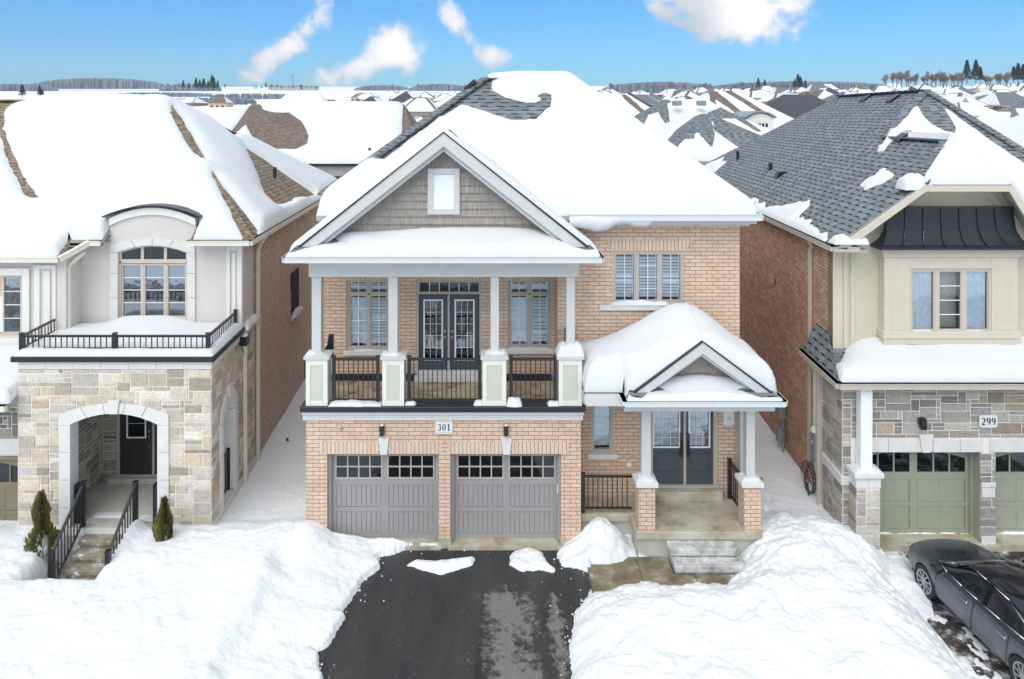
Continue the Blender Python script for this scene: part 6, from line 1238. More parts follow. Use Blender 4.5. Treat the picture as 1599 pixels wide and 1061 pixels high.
# ================================================================== CAR
def car(x, y, z, rz, sc):
    root = thing('parked_car', 'dark navy sedan with salt streaked doors parked nose in on the right hand driveway', 'car', (0, 0, 0))
    # x forward, y left, z up. stations: (x, half width at waist, z sill, z waist, z bonnet centre)
    st = [(-2.42, .60, .42, .74, .80), (-2.36, .76, .30, .86, .93), (-2.1, .86, .24, .93, 1.04), (-1.7, .915, .20, .95, 1.07), (-1.2, .93, .18, .955, 1.06), (-.6, .935, .17, .945, 1.0), (0, .935, .17, .93, .98), (.6, .93, .17, .915, .96), (1.0, .925, .18, .90, .96), (1.4, .915, .20, .865, .975), (1.8, .885, .22, .81, .945), (2.1, .82, .24, .74, .885), (2.30, .71, .26, .66, .79), (2.42, .52, .30, .56, .66)]
    V = []; n = 0
    for (sx, hw, zl, zw, zc) in st:
        ring = [(hw*.86, zl), (hw*.97, zl+.06), (hw*1.0, (zl+zw)/2-.05), (hw*1.015, (zl+zw)/2+.10), (hw*.985, zw-.03), (hw*.93, zw+.015), (hw*.72, zw+(zc-zw)*.62), (hw*.38, zw+(zc-zw)*.93), (0, zc)]
        full = [(sx, -a, b) for a, b in ring]+[(sx, a, b) for a, b in ring[-2::-1]]; n = len(full); V += full
    fs = [(i*n+j, i*n+j+1, (i+1)*n+j+1, (i+1)*n+j) for i in range(len(st)-1) for j in range(n-1)]+[(i*n+n-1, i*n, (i+1)*n, (i+1)*n+n-1) for i in range(len(st)-1)]
    fs += [tuple(range(n))[::-1], tuple(range((len(st)-1)*n, len(st)*n))]
    def xf(p): p = Vector(p)*sc; c, s = math.cos(rz), math.sin(rz); return (x+p.x*c-p.y*s, y+p.x*s+p.y*c, z+p.z)
    def B(mb, name, mat, par, **kw): mb.v = [xf(p) for p in mb.v]; return mb.build(name, mat, par, **kw)
    m = MB(); m.grid(V, fs); body = B(m, 'body', 'car_paint', root, smooth=True)
    sub = body.modifiers.new('s', 'SUBSURF'); sub.levels = 2; sub.render_levels = 2
    cuts = MB(); WX = (1.44, -1.40)
    for wx in WX:
        for sy in (-1, 1): cuts.tube((wx, sy*.62, .335), (wx, sy*1.2, .335), .375, .375, 28)
    cut = B(cuts, 'cutter', 'plastic', None); bo = body.modifiers.new('b', 'BOOLEAN'); bo.object = cut; bo.operation = 'DIFFERENCE'; bo.solver = 'EXACT'
    bpy.context.view_layer.update(); dg = bpy.context.evaluated_depsgraph_get(); me = bpy.data.meshes.new_from_object(body.evaluated_get(dg)); body.modifiers.clear(); body.data = me; bpy.data.objects.remove(cut)
    me.materials.clear(); me.materials.append(MATS['car_paint']); me.polygons.foreach_set('material_index', [0]*len(me.polygons))
    # greenhouse: glass shell, then roof skin and pillars over it
    gs = [(-1.85, .66, .985, .60, 1.00), (-1.35, .80, .965, .60, 1.27), (-.75, .835, .955, .615, 1.405), (-.15, .84, .945, .62, 1.44), (.3, .835, .935, .60, 1.41), (.8, .80, .925, .55, 1.20), (1.18, .72, .93, .56, .955)]
    V = []; k9 = 9
    for (sx, wb, zb, wt, ztp) in gs:
        V += [(sx, -wb, zb-.06), (sx, -wb*.985-.0, zb+.02), (sx, -(wb*.45+wt*.55), zb+(ztp-zb)*.55), (sx, -wt, zb+(ztp-zb)*.9), (sx, 0, ztp), (sx, wt, zb+(ztp-zb)*.9), (sx, (wb*.45+wt*.55), zb+(ztp-zb)*.55), (sx, wb*.985, zb+.02), (sx, wb, zb-.06)]
    fs = [(i*k9+j, i*k9+j+1, (i+1)*k9+j+1, (i+1)*k9+j) for i in range(len(gs)-1) for j in range(8)]
    m = MB(); m.grid(V, fs); gl = B(m, 'windows', 'car_glass', root, smooth=True); gl.modifiers.new('s', 'SUBSURF').render_levels = 2
    def off(i, j, d=.012):
        p = Vector(V[i*k9+j]); c = Vector((p.x, 0, .9)); q = (p-c); q = q.normalized() if q.length > 0 else q; return p+q*d
    def surf(t, j0, w):   # point on the shell at station parameter t
        i = min(int(t), len(gs)-2); f = t-i; return [off(i, j, w)*(1-f)+off(i+1, j, w)*f for j in range(k9)]
    m = MB()              # roof skin
    T_ = [1.15+k*(4.15-1.15)/10 for k in range(11)]; rows = []
    for t in T_:
        q = surf(t, 0, .022); rows.append([q[2]*.15+q[3]*.85, q[3], q[3]*.5+q[4]*.5+Vector((0, 0, .018)), q[4]+Vector((0, 0, .012)), q[5]*.5+q[4]*.5+Vector((0, 0, .018)), q[5], q[6]*.15+q[5]*.85])
    m.grid([p for r in rows for p in r], [(i*7+j, i*7+j+1, (i+1)*7+j+1, (i+1)*7+j) for i in range(10) for j in range(6)]); rf = B(m, 'roof', 'car_paint', root, smooth=True)
    m = MB(); q = surf(2.0, 0, .04); q2 = surf(3.9, 0, .04)
    sn = [surf(1.9+k*.5, 0, .035) for k in range(5)]; m.grid([p for r in sn for p in (r[3]*.25+r[4]*.75, r[4]+Vector((0, 0, .006)), r[5]*.25+r[4]*.75)], [(i*3+j, i*3+j+1, (i+1)*3+j+1, (i+1)*3+j) for i in range(4) for j in range(2)]); B(m, 'sunroof', 'car_glass', rf, smooth=True)
    def P_(i, j, w=.016): return off(i, j, w)
    m = MB()
    for sd in (1, -1):
        J = (lambda j: j if sd < 0 else 8-j)
        # A pillar, C pillar, B pillar, belt
        for (ia, ja, ib, jb, w_) in ((4, 3, 6, 1, .07), (1, 3, 0, 1, .13)):
            a = P_(ia, J(ja)); b = P_(ib, J(jb)); mid = (P_((ia+ib)//2, J(2)) if abs(ia-ib) > 1 else (a+b)/2+Vector((0, -sd*-.03, .03)))
            m.bar(a, mid, w_, .03); m.bar(mid, b, w_, .03)
        a = P_(3, J(1)); b = P_(3, J(3)); c = P_(3, J(2)); m.bar(a-Vector((.15, 0, 0)), c-Vector((.15, 0, 0)), .02, .08) ; m.bar(c-Vector((.15, 0, 0)), b-Vector((.15, 0, 0)), .02, .08)
        a = P_(1, J(1)); 
        # quarter panel behind the rear side glass
        q0, q1, q2_, q3 = P_(0, J(0)), P_(1, J(1), .01), P_(1, J(3), .012), P_(0, J(3), .01)
    B(m, 'pillar', 'car_paint', root)
    for sd in (1, -1):
        J = (lambda j: j if sd < 0 else 8-j); m = MB()
        belt = [P_(i, J(1), .03) for i in range(0, 7)]; top = [P_(i, J(3), .022) for i in range(0, 6)]
        m.path(belt[0:7], .011, 6); arc_ = [belt[6]*.9+belt[5]*.1, P_(5, J(2), .03)*.6+P_(5, J(3), .03)*.4, P_(4, J(3), .025)*.85+P_(4, J(2), .03)*.15, P_(3, J(3), .025)*.8+P_(3, J(2), .03)*.2, P_(2, J(3), .025)*.8+P_(2, J(2), .03)*.2, P_(1, J(2), .025), belt[0]*.55+belt[1]*.45]
        m.path(arc_, .010, 6); B(m, 'chrome_strip', 'chrome', root, smooth=True)
        # door seams, handles, mirror
        d = MB()
        for xx in (1.02, -.08, -1.02): d.path([(xx, sd*.945, .28), (xx-.02, sd*.957, .58), (xx-.05, sd*.925, .90)], .007, 5)
        B(d, 'door_seam', 'plastic', root)
        for xx in (.12, -.92): h = MB(); h.bar((xx-.11, sd*.965, .795), (xx+.11, sd*.965, .80), .03, .022); h.bar((xx-.10, sd*.94, .79), (xx+.10, sd*.94, .795), .04, .05); B(h, 'door_handle', 'chrome', root, bevel=.006)
        mr = MB(); mr.prism([(.74, .93), (.92, .96), (.96, 1.04), (.90, 1.10), (.72, 1.10), (.68, 1.0)], sd*.98, sd*1.14); mr.bar((.82, sd*.86, .96), (.82, sd*1.0, 1.0), .08, .05); mo = B(mr, 'wing_mirror', 'car_paint', root, bevel=.03)
        ms = MB(); ms.bar((.69, sd*.99, .985), (.94, sd*1.12, .985), .02, .02); B(ms, 'mirror_trim', 'chrome', mo)
        hl = MB(); hl.grid([(2.10, sd*.84, .735), (2.34, sd*.70, .655), (2.42, sd*.50, .60), (2.36, sd*.46, .655), (2.2, sd*.62, .735)], [(0, 1, 2, 3, 4)] if sd > 0 else [(4, 3, 2, 1, 0)])
        for i in range(5): hl.v[i] = (hl.v[i][0]+.02, hl.v[i][1]*1.02, hl.v[i][2]+.02)
        B(hl, 'headlight', 'headlamp', root)
    m = MB(); m.box(2.40, 2.47, -.35, .35, .32, .5); B(m, 'grille', 'plastic', root, bevel=.01)
    m = MB(); m.path([(1.13, -.62, .97), (1.13, 0, .985)], .012, 6); m.path([(1.10, -.1, .985), (1.13, .6, .97)], .012, 6); B(m, 'wiper', 'plastic', root)
    for wx in WX:
        for sy in (-1, 1):
            y0, y1 = sy*.70, sy*.915
            m = MB(); m.tube((wx, y0, .335), (wx, y1, .335), .335, .335, 36, cap=False); m.tube((wx, y1, .335), (wx, y1+sy*.012, .335), .335, .30, 36, cap=False); m.tube((wx, y1+sy*.012, .335), (wx, y1-sy*.01, .335), .30, .245, 36, cap=False)
            wh = B(m, 'wheel', 'tyre', root, smooth=True)
            r = MB(); yr = y1-sy*.02; r.tube((wx, yr, .335), (wx, yr+sy*.015, .335), .05, .045, 14)
            for q in range(10):
                a = 2*math.pi*q/10; b = a+.30; P0 = (wx+.04*math.cos(a), yr+sy*.005, .335+.04*math.sin(a)); P1 = (wx+.235*math.cos(b), yr+sy*.008, .335+.235*math.sin(b)); r.bar(P0, P1, .032, .03)
            for q in range(28):
                a, b = 2*math.pi*q/28, 2*math.pi*(q+1)/28; r.bar((wx+.235*math.cos(a), yr, .335+.235*math.sin(a)), (wx+.235*math.cos(b), yr, .335+.235*math.sin(b)), .035, .03)
            B(r, 'rim', 'alloy', wh); k = MB(); k.tube((wx, yr-sy*.05, .335), (wx, yr-sy*.045, .335), .24, .24, 24); B(k, 'hub_backing', 'plastic', wh)
    k = MB(); k.box(-2.1, 2.1, -.75, .75, .2, .5); B(k, 'underbody', 'plastic', root)
    k = MB()
    for yy in (-.38, .38): k.box(-.1, .15, yy-.25, yy+.25, .5, 1.1); k.box(.15, .6, yy-.25, yy+.25, .45, .62)
    k.box(-1.1, -.9, -.65, .65, .5, 1.05); B(k, 'seat', 'plastic', root, bevel=.05)
    # move the origin to the car itself
    for o in root.children: pass
    return root
car(9.76, -2.74, -.12, R(93.5), .9)

# ================================================================== HOUSES BEHIND
def hip(cx, cy, w, d, ze, zr, rl, ax='x', zb=0.):     # hip roof polygons, rl = ridge length
    x0, x1, y0, y1 = cx-w/2, cx+w/2, cy-d/2, cy+d/2
    if ax == 'x': a, b = (cx-rl/2, cy, zr), (cx+rl/2, cy, zr); return [[(x0, y0, ze), (x1, y0, ze), b, a], [(x1, y1, ze), (x0, y1, ze), a, b], [(x1, y0, ze), (x1, y1, ze), b], [(x0, y1, ze), (x0, y0, ze), a]]
    a, b = (cx, cy-rl/2, zr), (cx, cy+rl/2, zr); return [[(x0, y1, ze), (x0, y0, ze), a, b], [(x1, y0, ze), (x1, y1, ze), b, a], [(x0, y0, ze), (x1, y0, ze), a], [(x1, y1, ze), (x0, y1, ze), b]]
def back_house(lbl, polys, wallbox, wall, shing, bare=(), seed=1, extras=None, T=.25, g=.16, sub='house'):
    x0, x1, y0, y1, z0, z1 = wallbox; t = thing('detached_house', lbl, sub, ((x0+x1)/2, (y0+y1)/2, z0), 'houses in the rows behind')
    m = MB(); m.box(x0, x1, y0, y1, z0, z1); m.build('wall', wall, t); rf = roof_mesh(polys, shing, t, .2); snow_cover('snow', rf, polys, T=T, g=g, edge=.25, seed=seed, bare=bare, wob=.12, sm=2)
    return t, rf
def r3(px, py, Y): return (PX(px, Y), Y, PZ(py, Y))
# the house behind on the left with the long roof and the big bare brown patch
P = [[(-16.5, 25.6, 6.85), (-3.5, 25.6, 6.85), (-5.45, 32, 10.35), (-15.6, 32, 10.35)], [(-3.5, 25.6, 6.85), (-3.5, 38, 6.85), (-5.45, 32, 10.35)], [(-3.5, 38, 6.85), (-19.5, 38, 6.85), (-15.6, 32, 10.35), (-5.45, 32, 10.35)], [(-19.5, 38, 6.85), (-16.5, 25.6, 6.85), (-15.6, 32, 10.35)]]
P[0][0] = (-19.5, 25.6, 6.85)
t, rf = back_house('long snowy roofed house behind the left house with a big bare brown shingle patch', P, (-19, -4, 26, 37.6, 0, 6.7), 'pink_stucco', 'brown_shingle', g=.12, seed=80,
    bare=[(0, [(392, 163), (405, 160), (412, 172), (430, 176), (452, 176), (472, 190), (482, 212), (480, 225), (462, 234), (430, 234), (408, 226), (392, 212), (384, 195), (366, 210), (360, 207)]), (1, [(630, 158), (660, 158), (660, 270), (640, 270), (640, 222), (626, 228), (622, 200)])])
gutter([(-19.5, 25.5, 6.8), (-3.5, 25.5, 6.8)], t, 'black_metal'); m = MB(); m.box(-19, -4, 25.9, 26, 6.0, 6.12); m.box(-10.2, -9.2, 25.95, 26, 3, 5); m.build('window', 'dark_glass', t)
for (px, py, Y) in ((415, 228, 27.), (577, 234, 26.5), (592, 243, 26.2)): m = MB(); x, _, z = r3(px, py+5, Y); m.tube((x, Y, z-.3), (x, Y, z+.3), .07, .07, 8); m.build('vent_pipe', 'black_metal', rf)
# two houses seen over the right slope of the middle house
P = hip(12.9, 28, 9.6, 11, 7.2, 9.72, 3.5, 'y'); STK = [(1036, 226), (1056, 203), (1083, 183), (1100, 176), (1116, 181), (1112, 188), (1090, 194), (1068, 208), (1046, 226), (1020, 244)]; HP2 = [(1116, 176), (1150, 188), (1190, 205), (1200, 220), (1160, 203), (1126, 189), (1110, 184)]
t, rf = back_house('snowy hip roofed house behind with a bare grey streak right of the middle roof', P, (8.6, 17.2, 23, 33, 0, 7.0), 'brown_brick', 'grey_shingle', seed=81, g=.11, T=.16, bare=[(2, STK), (0, STK), (2, HP2), (1, HP2)])
for (px, py, Y) in ((1077, 212, 24.2), (1112, 186, 26)): m = MB(); x, _, z = r3(px, py, Y); m.box(x-.22, x+.22, Y-.2, Y+.2, z-.2, z+.10); m.build('roof_vent', 'meter_grey', rf, bevel=.05)
P = hip(14.9, 39, 11.4, 9, 8.0, 10.75, 3.3, 'x'); S2 = [(975, 200), (1005, 166), (1020, 157), (1040, 152), (1049, 160), (1028, 166), (1012, 178), (994, 200)]; H2 = [(1104, 150), (1112, 152), (1150, 178), (1190, 205), (1182, 206), (1140, 180)]
t, rf = back_house('snowy roofed house behind with a grey bare corner beyond the middle roof', P, (9.8, 20, 35, 43, 0, 7.8), 'tan_wall', 'grey_shingle', seed=82, g=.12, T=.16, bare=[(0, S2), (3, S2), (0, H2), (2, H2)])
for (px, py, Y) in ((1057, 160, 37.), (1095, 160, 37.)): m = MB(); x, _, z = r3(px, py, Y); m.box(x-.3, x+.3, Y-.3, Y+.3, z-.25, z+.12); m.build('roof_vent', 'meter_grey', rf, bevel=.06)
P = hip(10.6, 46, 8.6, 9, 8.8, 11.4, 2.6, 'x'); H3 = [(970, 146), (980, 150), (1010, 176), (1002, 178), (975, 155)]
back_house('small snowy roof at the left of the gap beyond the middle roof', P, (6.6, 14.6, 42, 50, 0, 8.6), 'brown_brick', 'brown_shingle', seed=89, g=.14, T=.16, bare=[(0, H3), (2, H3)])
P = hip(20.0, 46, 11, 12, 8.3, 11.7, 2., 'x'); H4 = [(1104, 139), (1120, 144), (1150, 168), (1190, 200), (1180, 202), (1140, 170), (1110, 150)]; H5 = [(1128, 141), (1140, 141), (1172, 160), (1210, 186), (1196, 184), (1160, 160)]
t, rf = back_house('house behind with an arched cream dormer beside the grey shingled roof', P, (15, 25, 40.5, 51, 0, 8.1), 'cream_stucco', 'brown_shingle', seed=83, g=.14, T=.16, bare=[(0, H4), (3, H4), (0, H5), (2, H5)])
x0, x1 = PX(1166, 38), PX(1208, 38); z0, z1, z2 = PZ(222, 38), PZ(186, 38), PZ(177, 38); m = MB(); m.prism([(x0, z0), (x1, z0), (x1, z1)]+[(x0+(x1-x0)*(1-k/8), z1+(z2-z1)*(1-(2*k/8-1)**2)) for k in range(1, 8)]+[(x0, z1)], 38, 42); do = m.build('dormer', 'cream_stucco', t)
m = MB(); P_d = [(x0-.15+(x1-x0+.3)*k/8, z1+.05+(z2-z1)*(1-(2*k/8-1)**2)) for k in range(9)]; [m.prism([p, q, (q[0], q[1]+.12), (p[0], p[1]+.12)], 37.8, 42) for p, q in zip(P_d, P_d[1:])]; m.build('dormer_roof', 'meter_grey', do)
m = MB(); xa, xb = PX(1177, 38), PX(1199, 38); m.box(xa, xb, 37.9, 38.0, z0, PZ(193, 38)); w_ = m.build('window', 'dark_glass', do); m = MB(); [m.box(xa+(xb-xa)*k/4-.03, xa+(xb-xa)*k/4+.03, 37.86, 37.9, z0, PZ(193, 38)) for k in range(5)]; m.box(xa, xb, 37.85, 37.9, PZ(200, 38)-.05, PZ(200, 38)+.05); m.build('frame', 'white_paint', w_)
P = hip(28.0, 50, 8.4, 9, 9.1, 11.5, 2.5, 'x'); t, rf = back_house('dark bare shingled roof among the snowy roofs left of the grey roof', P, (24.4, 31.6, 46, 54, 0, 8.9), 'tan_wall', 'dark_shingle', seed=84, g=.3, T=.02, bare=[(0, [(900, 0), (1599, 0), (1599, 400), (900, 400)])])
# next door beyond the right house
P = hip(25.5, 9.0, 16, 20, 6.6, 10.9, 6, 'x'); t, rf = back_house('snow covered roof of the next house beyond the right house', P, (19, 32, 0, 18, -.2, 6.4), 'sand_stucco', 'grey_shingle', seed=85, g=.15)
# neighbours of the long roofed house
P = hip(-3.2, 42, 8, 9, 7.0, 10.4, 3, 'y'); back_house('yellow gabled house between the long roof and the middle roof', P, (-6.5, .3, 38.5, 45.5, 0, 6.9), 'peach_wall', 'brown_shingle', seed=86, g=.16)
P = hip(-14.8, 20.5, 11, 7, 6.8, 9.9, 5, 'x'); 
P = hip(-17, 52, 9, 10, 7.3, 11.6, 3, 'x'); back_house('small snowy roof peeking over the long roof at its left end', P, (-21, -13, 47.5, 56.5, 0, 7.1), 'tan_wall', 'brown_shingle', seed=87, g=.2)
P = hip(-23.5, 27, 9, 12, 7.0, 10.3, 3, 'y'); back_house('dark streaked roof just behind the right end of the left house roof', P, (-27, -20, 21.5, 32.5, 0, 6.9), 'brown_brick', 'dark_shingle', seed=88, g=.14, bare=[(1, [(318, 152), (338, 155), (352, 178), (382, 214), (366, 214), (345, 185)]), (2, [(318, 152), (338, 155), (352, 178), (382, 214), (366, 214), (345, 185)])])
# copies of a few simple houses fill the rows beyond
def far_proto(k, wall, sh, w_, d_, ax, rl, gab):
    t = thing('distant_house', 'x', 'house', (0, 0, 0)); m = MB(); m.box(-w_/2+.4, w_/2-.4, -d_/2+.4, d_/2-.4, -2, 6.3); wl = m.build('wall', wall, t)
    P = hip(0, 0, w_, d_, 6.3, 9.8, rl, ax); rf = roof_mesh(P, sh, t, .2)
    rr = random.Random(k); m = MB()
    skip = k % 4
    for qi, q in enumerate(P):     # snow panels lie on each slope, leaving the ridges or one edge bare
        if qi == skip: continue
        c = Vector((sum(p[0] for p in q)/len(q), sum(p[1] for p in q)/len(q), sum(p[2] for p in q)/len(q))); s = rr.choice((.80, .86, .92)); sh_ = Vector((rr.uniform(-.3, .3), rr.uniform(-.3, .3), 0))*(1-s)*2
        Q = [Vector(p)*s+c*(1-s)+sh_*0 for p in q]
        up = Vector((0, 0, .22)); n = len(Q); Qi = [Q[i]*.95+c*.05 for i in range(n)]
        m.face([p+up for p in Qi]); [m.face([Q[i]+Vector((0, 0, .02)), Q[(i+1) % n]+Vector((0, 0, .02)), Qi[(i+1) % n]+up, Qi[i]+up]) for i in range(n)]
    m.build('snow', 'roof_snow', rf)
    if gab:
        m = MB(); gx_ = rr.choice((-w_/4, w_/4)); m.prism([(gx_-1.8, 6.2), (gx_+1.8, 6.2), (gx_, 8.3)], -d_/2-.3, -d_/2+2.6); m.build('gable', wall, t); m = MB(); m.prism([(gx_-2.1, 6.1), (gx_, 8.4), (gx_+2.1, 6.1), (gx_+2.1, 6.4), (gx_, 8.75), (gx_-2.1, 6.4)], -d_/2-.4, -d_/2+2.6); m.build('gable_snow', 'roof_snow', t)
    m = MB()
    for xx in (-w_*.28, 0, w_*.28): m.box(xx-.5, xx+.5, -d_/2+.3, -d_/2+.42, 3.6, 5.2)
    m.build('window', 'dark_room', t)
    return t
protos = [far_proto(1, 'tan_wall', 'brown_shingle', 11, 12, 'y', 4, True), far_proto(2, 'brick_wall_far', 'dark_shingle', 10, 13, 'y', 5, False), far_proto(3, 'grey_wall', 'grey_shingle', 12, 11, 'x', 4, True), far_proto(4, 'peach_wall', 'brown_shingle', 10, 10, 'x', 2.5, False), far_proto(5, 'brick_wall_far', 'grey_shingle', 12, 12, 'x', 5, True)]
FL = ['distant snow roofed house with tan walls in the packed rows behind', 'distant snow roofed house with red brick walls and a dark shingled edge in the packed rows', 'distant snow roofed house with grey walls in the packed rows behind', 'distant snow roofed house with peach walls in the packed rows behind', 'distant snow roofed house with brick walls and a front gable in the packed rows']
used = [False]*5
ORD = 'first second third fourth fifth sixth seventh eighth ninth tenth eleventh twelfth thirteenth fourteenth fifteenth sixteenth seventeenth eighteenth nineteenth twentieth'.split()+['far']*20
KN = ['tan walled', 'red brick', 'grey walled', 'peach walled', 'gabled brick']
def place_far(k, x, y, z, rz, s, lbl=None):
    src = protos[k]
    if not used[k]: used[k] = True; o = src
    else:
        o = src.copy(); col.objects.link(o)
        for ch in src.children:
            c = ch.copy(); col.objects.link(c); c.parent = o
            for g_ in ch.children: d = g_.copy(); col.objects.link(d); d.parent = c
    o.location = (x, y, z); o.rotation_euler = (0, 0, rz); o.scale = (s, s, s*random.Random(x*3.1+y).uniform(.88, 1.08)); o['label'] = lbl or FL[k]; o['group'] = 'distant houses in rows'; return o
rf_ = random.Random(11); cnt = 0
rows = [58, 80, 102, 126, 150, 176, 204, 234, 268, 304, 345, 390]
for ri, yy in enumerate(rows):
    D_ = yy+CD; xa, xb = (640-760)/F*D_, (1640-760)/F*D_
    if yy < 75: xa = 26; 
    if ri >= 3: xa = (560-760)/F*D_
    step = 13.5 if yy < 200 else (15 if yy < 300 else 17); x = xa+rf_.uniform(0, 6)
    ci = 0
    while x < xb:
        if rf_.random() < .94: kk = rf_.randrange(5); ci += 1; place_far(kk, x, yy+rf_.uniform(-2.5, 2.5), zt(x, yy)-.3+rf_.uniform(-.4, .4)-(3.0 if yy < 70 else 2.2 if yy < 130 else 1.2), rf_.choice((0, R(180), R(90)))+rf_.uniform(-.12, .12)+.25*math.sin(x*.02), 1.0, '%s snow roofed distant house, %s from the left in the %s far row' % (KN[kk], ORD[ci-1], ORD[ri])); cnt += 1
        x += step+rf_.uniform(-1, 1.5)
LH = {100: 'left of two above the left roof', 130: 'right of two above the left roof', 172: 'above the middle of the left roof', 436: 'above the bare brown patch', 486: 'just right of the bare brown patch', 515: 'above the middle of the long roof', 585: 'above the right end of the long roof', 25: 'nearest the left edge', 545: 'higher up beyond the long roof', 300: 'by the conifer clump', 345: 'just right of the conifer clump'}
for (px, py, D_, k) in ((100, 158, 230, 1), (130, 160, 240, 4), (172, 158, 300, 3), (436, 158, 170, 1), (486, 156, 190, 0), (515, 156, 200, 3), (585, 156, 150, 1), (25, 158, 300, 0), (545, 153, 320, 2), (300, 150, 400, 4), (345, 152, 380, 3)):
    y = D_-CD; x = (px-CX)/F*D_; place_far(k, x, y, CH-(py-CY)/F*D_-9.8, rf_.uniform(-.5, .5), 1.0, '%s distant house in the snowy fields, %s' % (KN[k], LH[(px)]))
print('far houses', cnt)
# ================================================================== TREES AND HORIZON
def bare_tree(seed, h, spread):
    rr = random.Random(seed); t = thing('bare_tree', 'x', 'tree'); mt, mc = MB(), MB()
    def br(p, d, l, r, dep):
        q = p+d*l; (mt if dep == 0 else mc).tube(p, q, max(r, .035), max(r*.62, .022), 5 if dep < 2 else 3, cap=False)
        if dep >= 5: return
        for k in range(4 if dep < 3 else 3):
            a = rr.uniform(0, 6.28); s = spread*rr.uniform(.5, 1.1); e = (d+Vector((math.cos(a)*s, math.sin(a)*s, rr.uniform(.35, .95)))).normalized(); br(p+d*l*rr.uniform(.5, 1.), e, l*rr.uniform(.72, .98), r*.6, dep+1)
    br(Vector((0, 0, -1)), Vector((0, 0, 1)), h*.16, h*.02, 0); mt.build('trunk', 'bark', t); mc.build('crown', 'twig', t); return t
def conifer_tree(seed, h):
    rr = random.Random(seed); t = thing('conifer_tree', 'x', 'tree'); m = MB(); m.tube((0, 0, -1), (0, 0, h*.95), h*.02, .01, 6); m.build('trunk', 'bark', t); m = MB()
    for k in range(900):
        u = rr.random()**.8; z = h*(.08+.92*u); r = h*.30*(1-u)**.9*rr.uniform(.5, 1.15)+.05; a = rr.uniform(0, 6.28); w_ = h*.03*rr.uniform(.6, 1.5)
        p = Vector((math.cos(a)*r, math.sin(a)*r, z)); d = Vector((math.cos(a), math.sin(a), -.35)); s = Vector((-math.sin(a), math.cos(a), 0))*w_
        m.face([p-d*w_*2.2-s*.3, p-s, p+d*w_*1.6, p+s, p-d*w_*2.2+s*.3])
    m.build('crown', 'conifer', t); return t
bt = [bare_tree(1, 10, .6), bare_tree(2, 10, .75), bare_tree(5, 10, .5)]; ct = [conifer_tree(3, 9), conifer_tree(4, 9)]; firstu = {}; cnt_ = {}; TL = {}
def put(src, px, pyb, D_, s, lbl, grp):
    if id(src) not in firstu: firstu[id(src)] = 1; o = src
    else:
        o = src.copy(); col.objects.link(o)
        for ch in src.children: c = ch.copy(); col.objects.link(c); c.parent = o
    y = D_-CD; o.location = ((px-CX)/F*D_, y, CH-(pyb-CY)/F*D_); o.scale = (s*rt.uniform(.85, 1.2), s, s*rt.uniform(.85, 1.15)); o.rotation_euler = (0, 0, rt.uniform(0, 6.28)); cnt_[lbl] = cnt_.get(lbl, 0)+1; o['label'] = lbl+', number %d in planting order' % cnt_[lbl] if False else lbl; o['group'] = grp; TL.setdefault(lbl, []).append((px, o))
rt = random.Random(4)
for px in list(range(1384, 1504, 7))+[1541, 1568, 1575]+[1548, 1556, 1562, 1472, 1484]: put(bt[rt.randrange(3)], px+rt.uniform(-4, 4), 133, 330, rt.uniform(.8, 1.15), 'bare winter tree on the skyline at the upper right', 'bare trees on the right skyline')
for px, s in ((1510, .95), (1524, .98), (1531, .7), (1590, .8), (1598, .85), (1583, .7)): put(ct[rt.randrange(2)], px, 127, 330, s*1.05, 'dark conifer on the skyline at the upper right', 'conifers on the right skyline')
for px in list(range(952, 1112, 7)): put(bt[rt.randrange(3)], px+rt.uniform(-4, 4), 141, 520, rt.uniform(.6, 1.0), 'bare winter tree beyond the far roofs at the centre right', 'bare trees beyond the far roofs')
for px, s in ((1184, .7), (1194, .6), (1246, 1.0), (1250, .85), (1258, .6), (1240, .6)): put(ct[rt.randrange(2)], px, 138, 480, s, 'dark conifer beyond the far roofs at the right', 'conifers beyond the far roofs')
for px in (1145, 1160, 1175, 1205, 1215, 1225, 1270, 1285): put(bt[rt.randrange(3)], px, 139, 500, rt.uniform(.5, .9), 'bare winter tree beyond the far roofs at the right', 'bare trees beyond the right roofs')
for px, s in ((306, .9), (312, .75), (318, 1.0), (325, .7), (331, 1.15), (334, 1.0), (286, .7), (295, .6), (340, .7)): put(ct[rt.randrange(2)], px, 139, 560, s, 'dark conifer in the clump on the left horizon', 'conifers on the left horizon')
for px in list(range(262, 356, 8))+[600, 612, 672, 680, 676, 684, 725, 735, 745, 650, 660]+list(range(405, 500, 9)): put(bt[rt.randrange(3)], px+rt.uniform(-3, 3), 139, 620, rt.uniform(.4, .85), 'small bare tree on the far left horizon', 'bare trees on the left horizon')
for px, s in ((35, .9), (62, .8), (66, .6)): put(ct[rt.randrange(2)], px, 151, 250, s*.5, 'small lone conifer in the snowy field at the far left', 'conifers in the left field')
for lbl_, its in TL.items():
    its.sort(key=lambda q: q[0])
    for i_, (p_, o_) in enumerate(its):
        if len(its) > 1: o_['label'] = lbl_+', '+(ORD[i_]+' from the left' if i_ < 20 else ORD[len(its)-1-i_]+' from the right')
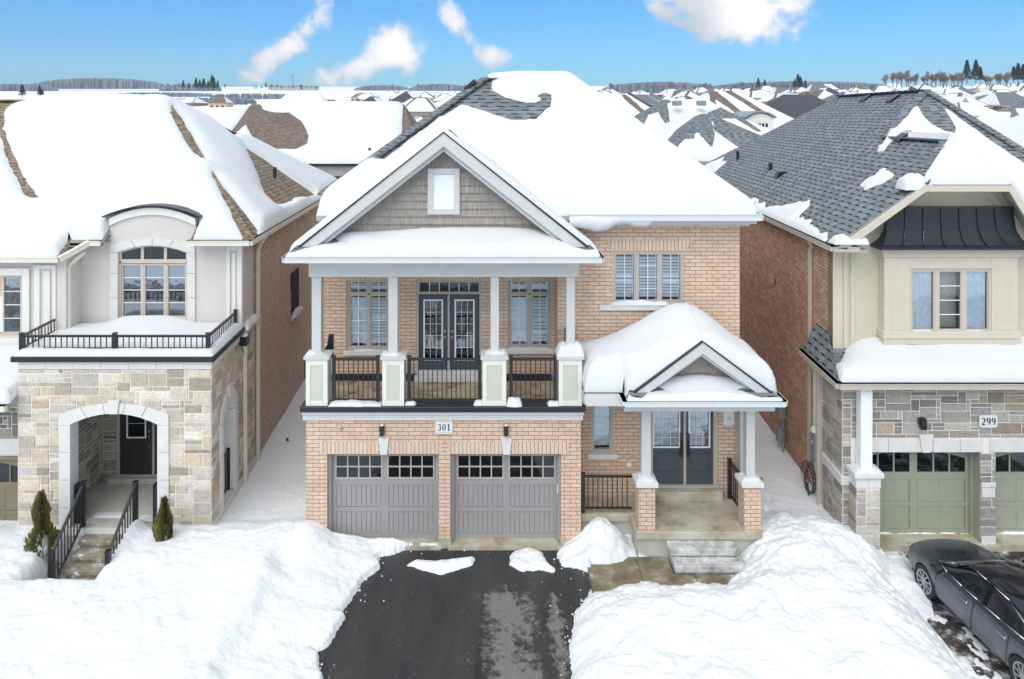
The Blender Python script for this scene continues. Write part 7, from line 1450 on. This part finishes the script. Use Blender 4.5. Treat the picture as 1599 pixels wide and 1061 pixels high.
def woods(name, x0, x1, pyb, pyt, D_, seed, lbl):      # a far wood: many tiny leafless crowns in one mass
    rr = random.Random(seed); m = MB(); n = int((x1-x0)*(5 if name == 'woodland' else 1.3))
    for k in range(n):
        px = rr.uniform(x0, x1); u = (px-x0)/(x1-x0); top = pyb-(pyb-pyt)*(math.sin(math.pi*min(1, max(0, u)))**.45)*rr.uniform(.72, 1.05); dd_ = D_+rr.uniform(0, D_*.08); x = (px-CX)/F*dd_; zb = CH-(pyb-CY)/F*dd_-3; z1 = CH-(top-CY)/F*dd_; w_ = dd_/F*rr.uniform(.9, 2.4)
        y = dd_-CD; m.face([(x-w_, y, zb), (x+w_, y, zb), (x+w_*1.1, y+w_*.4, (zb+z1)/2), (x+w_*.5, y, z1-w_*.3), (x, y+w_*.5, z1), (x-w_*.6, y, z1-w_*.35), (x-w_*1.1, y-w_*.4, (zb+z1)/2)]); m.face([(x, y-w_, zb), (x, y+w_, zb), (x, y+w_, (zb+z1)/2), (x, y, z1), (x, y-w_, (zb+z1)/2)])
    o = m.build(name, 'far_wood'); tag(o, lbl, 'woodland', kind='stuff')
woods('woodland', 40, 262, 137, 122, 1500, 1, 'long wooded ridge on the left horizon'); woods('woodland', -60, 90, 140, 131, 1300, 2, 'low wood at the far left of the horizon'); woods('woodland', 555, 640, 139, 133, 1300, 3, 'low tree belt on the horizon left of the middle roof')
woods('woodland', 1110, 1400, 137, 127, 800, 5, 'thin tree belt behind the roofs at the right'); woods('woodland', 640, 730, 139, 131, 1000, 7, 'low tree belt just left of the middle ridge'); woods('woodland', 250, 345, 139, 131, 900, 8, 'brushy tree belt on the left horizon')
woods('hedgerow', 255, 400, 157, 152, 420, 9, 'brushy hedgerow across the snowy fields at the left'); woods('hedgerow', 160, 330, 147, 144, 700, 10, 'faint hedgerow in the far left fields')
woods('woodland', 940, 1130, 141, 128, 640, 12, 'tree belt behind the roofs at the centre right'); woods('hedgerow', 330, 470, 149, 146, 560, 14, 'faint hedgerow in the fields above the long roof')
def far_barn(px0, px1, pyb, pyt, D_, lbl, wall='grey_wall'):
    y = D_-CD; x0, x1 = (px0-CX)/F*D_, (px1-CX)/F*D_; zb, z1 = CH-(pyb-CY)/F*D_, CH-(pyt-CY)/F*D_; t = thing('farm_building', lbl, 'barn', ((x0+x1)/2, y, zb)); m = MB(); m.box(x0, x1, y, y+20, zb-2, zb+(z1-zb)*.55); m.build('wall', wall, t); h = zb+(z1-zb)*.55; m = MB(); m.prism([(y-1, h), (y+21, h), (y+10, z1)], x0-1, x1+1, 'x'); m.build('roof', 'meter_grey', t)
far_barn(418, 470, 138, 133, 900, 'long low farm building on the horizon above the long roof'); far_barn(355, 395, 137, 133, 950, 'low white farm building on the left horizon', 'white_paint'); far_barn(472, 492, 138, 134, 900, 'short farm building right of the long low one')
y = 800.; k_ = (y+CD)/F; t = thing('mast', 'thin lattice mast on the horizon above the long roof', 'mast', ((457-CX)*k_, y, CH+42*k_)); m = MB(); x = (457-CX)*k_
for dx in (-.8, .8): m.tube((x+dx, y, CH+40*k_), (x+dx, y, CH+62*k_), .35, .3, 4)
m.box(x-1.6, x+1.6, y-.5, y+.5, CH+59*k_, CH+61*k_); m.build('lattice', 'meter_grey', t)
# cold air between here and the horizon
hz = MB(); hz.box(-5000, 5000, -4500, 5100, -8, 330); ho = hz.build('haze', 'mortar'); ho.data.materials.clear(); hm = bpy.data.materials.new('haze'); hm.use_nodes = True; t_ = hm.node_tree; t_.nodes.clear(); o_ = N(t_, 'ShaderNodeOutputMaterial'); v_ = N(t_, 'ShaderNodeVolumePrincipled'); v_.inputs['Color'].default_value = (.82, .90, 1, 1); v_.inputs['Density'].default_value = HAZE = .00016; L(t_, v_.outputs[0], o_.inputs['Volume']); ho.data.materials.append(hm); ho['kind'] = 'stuff'; ho['label'] = 'thin bluish winter haze over the far fields'; ho['category'] = 'haze'
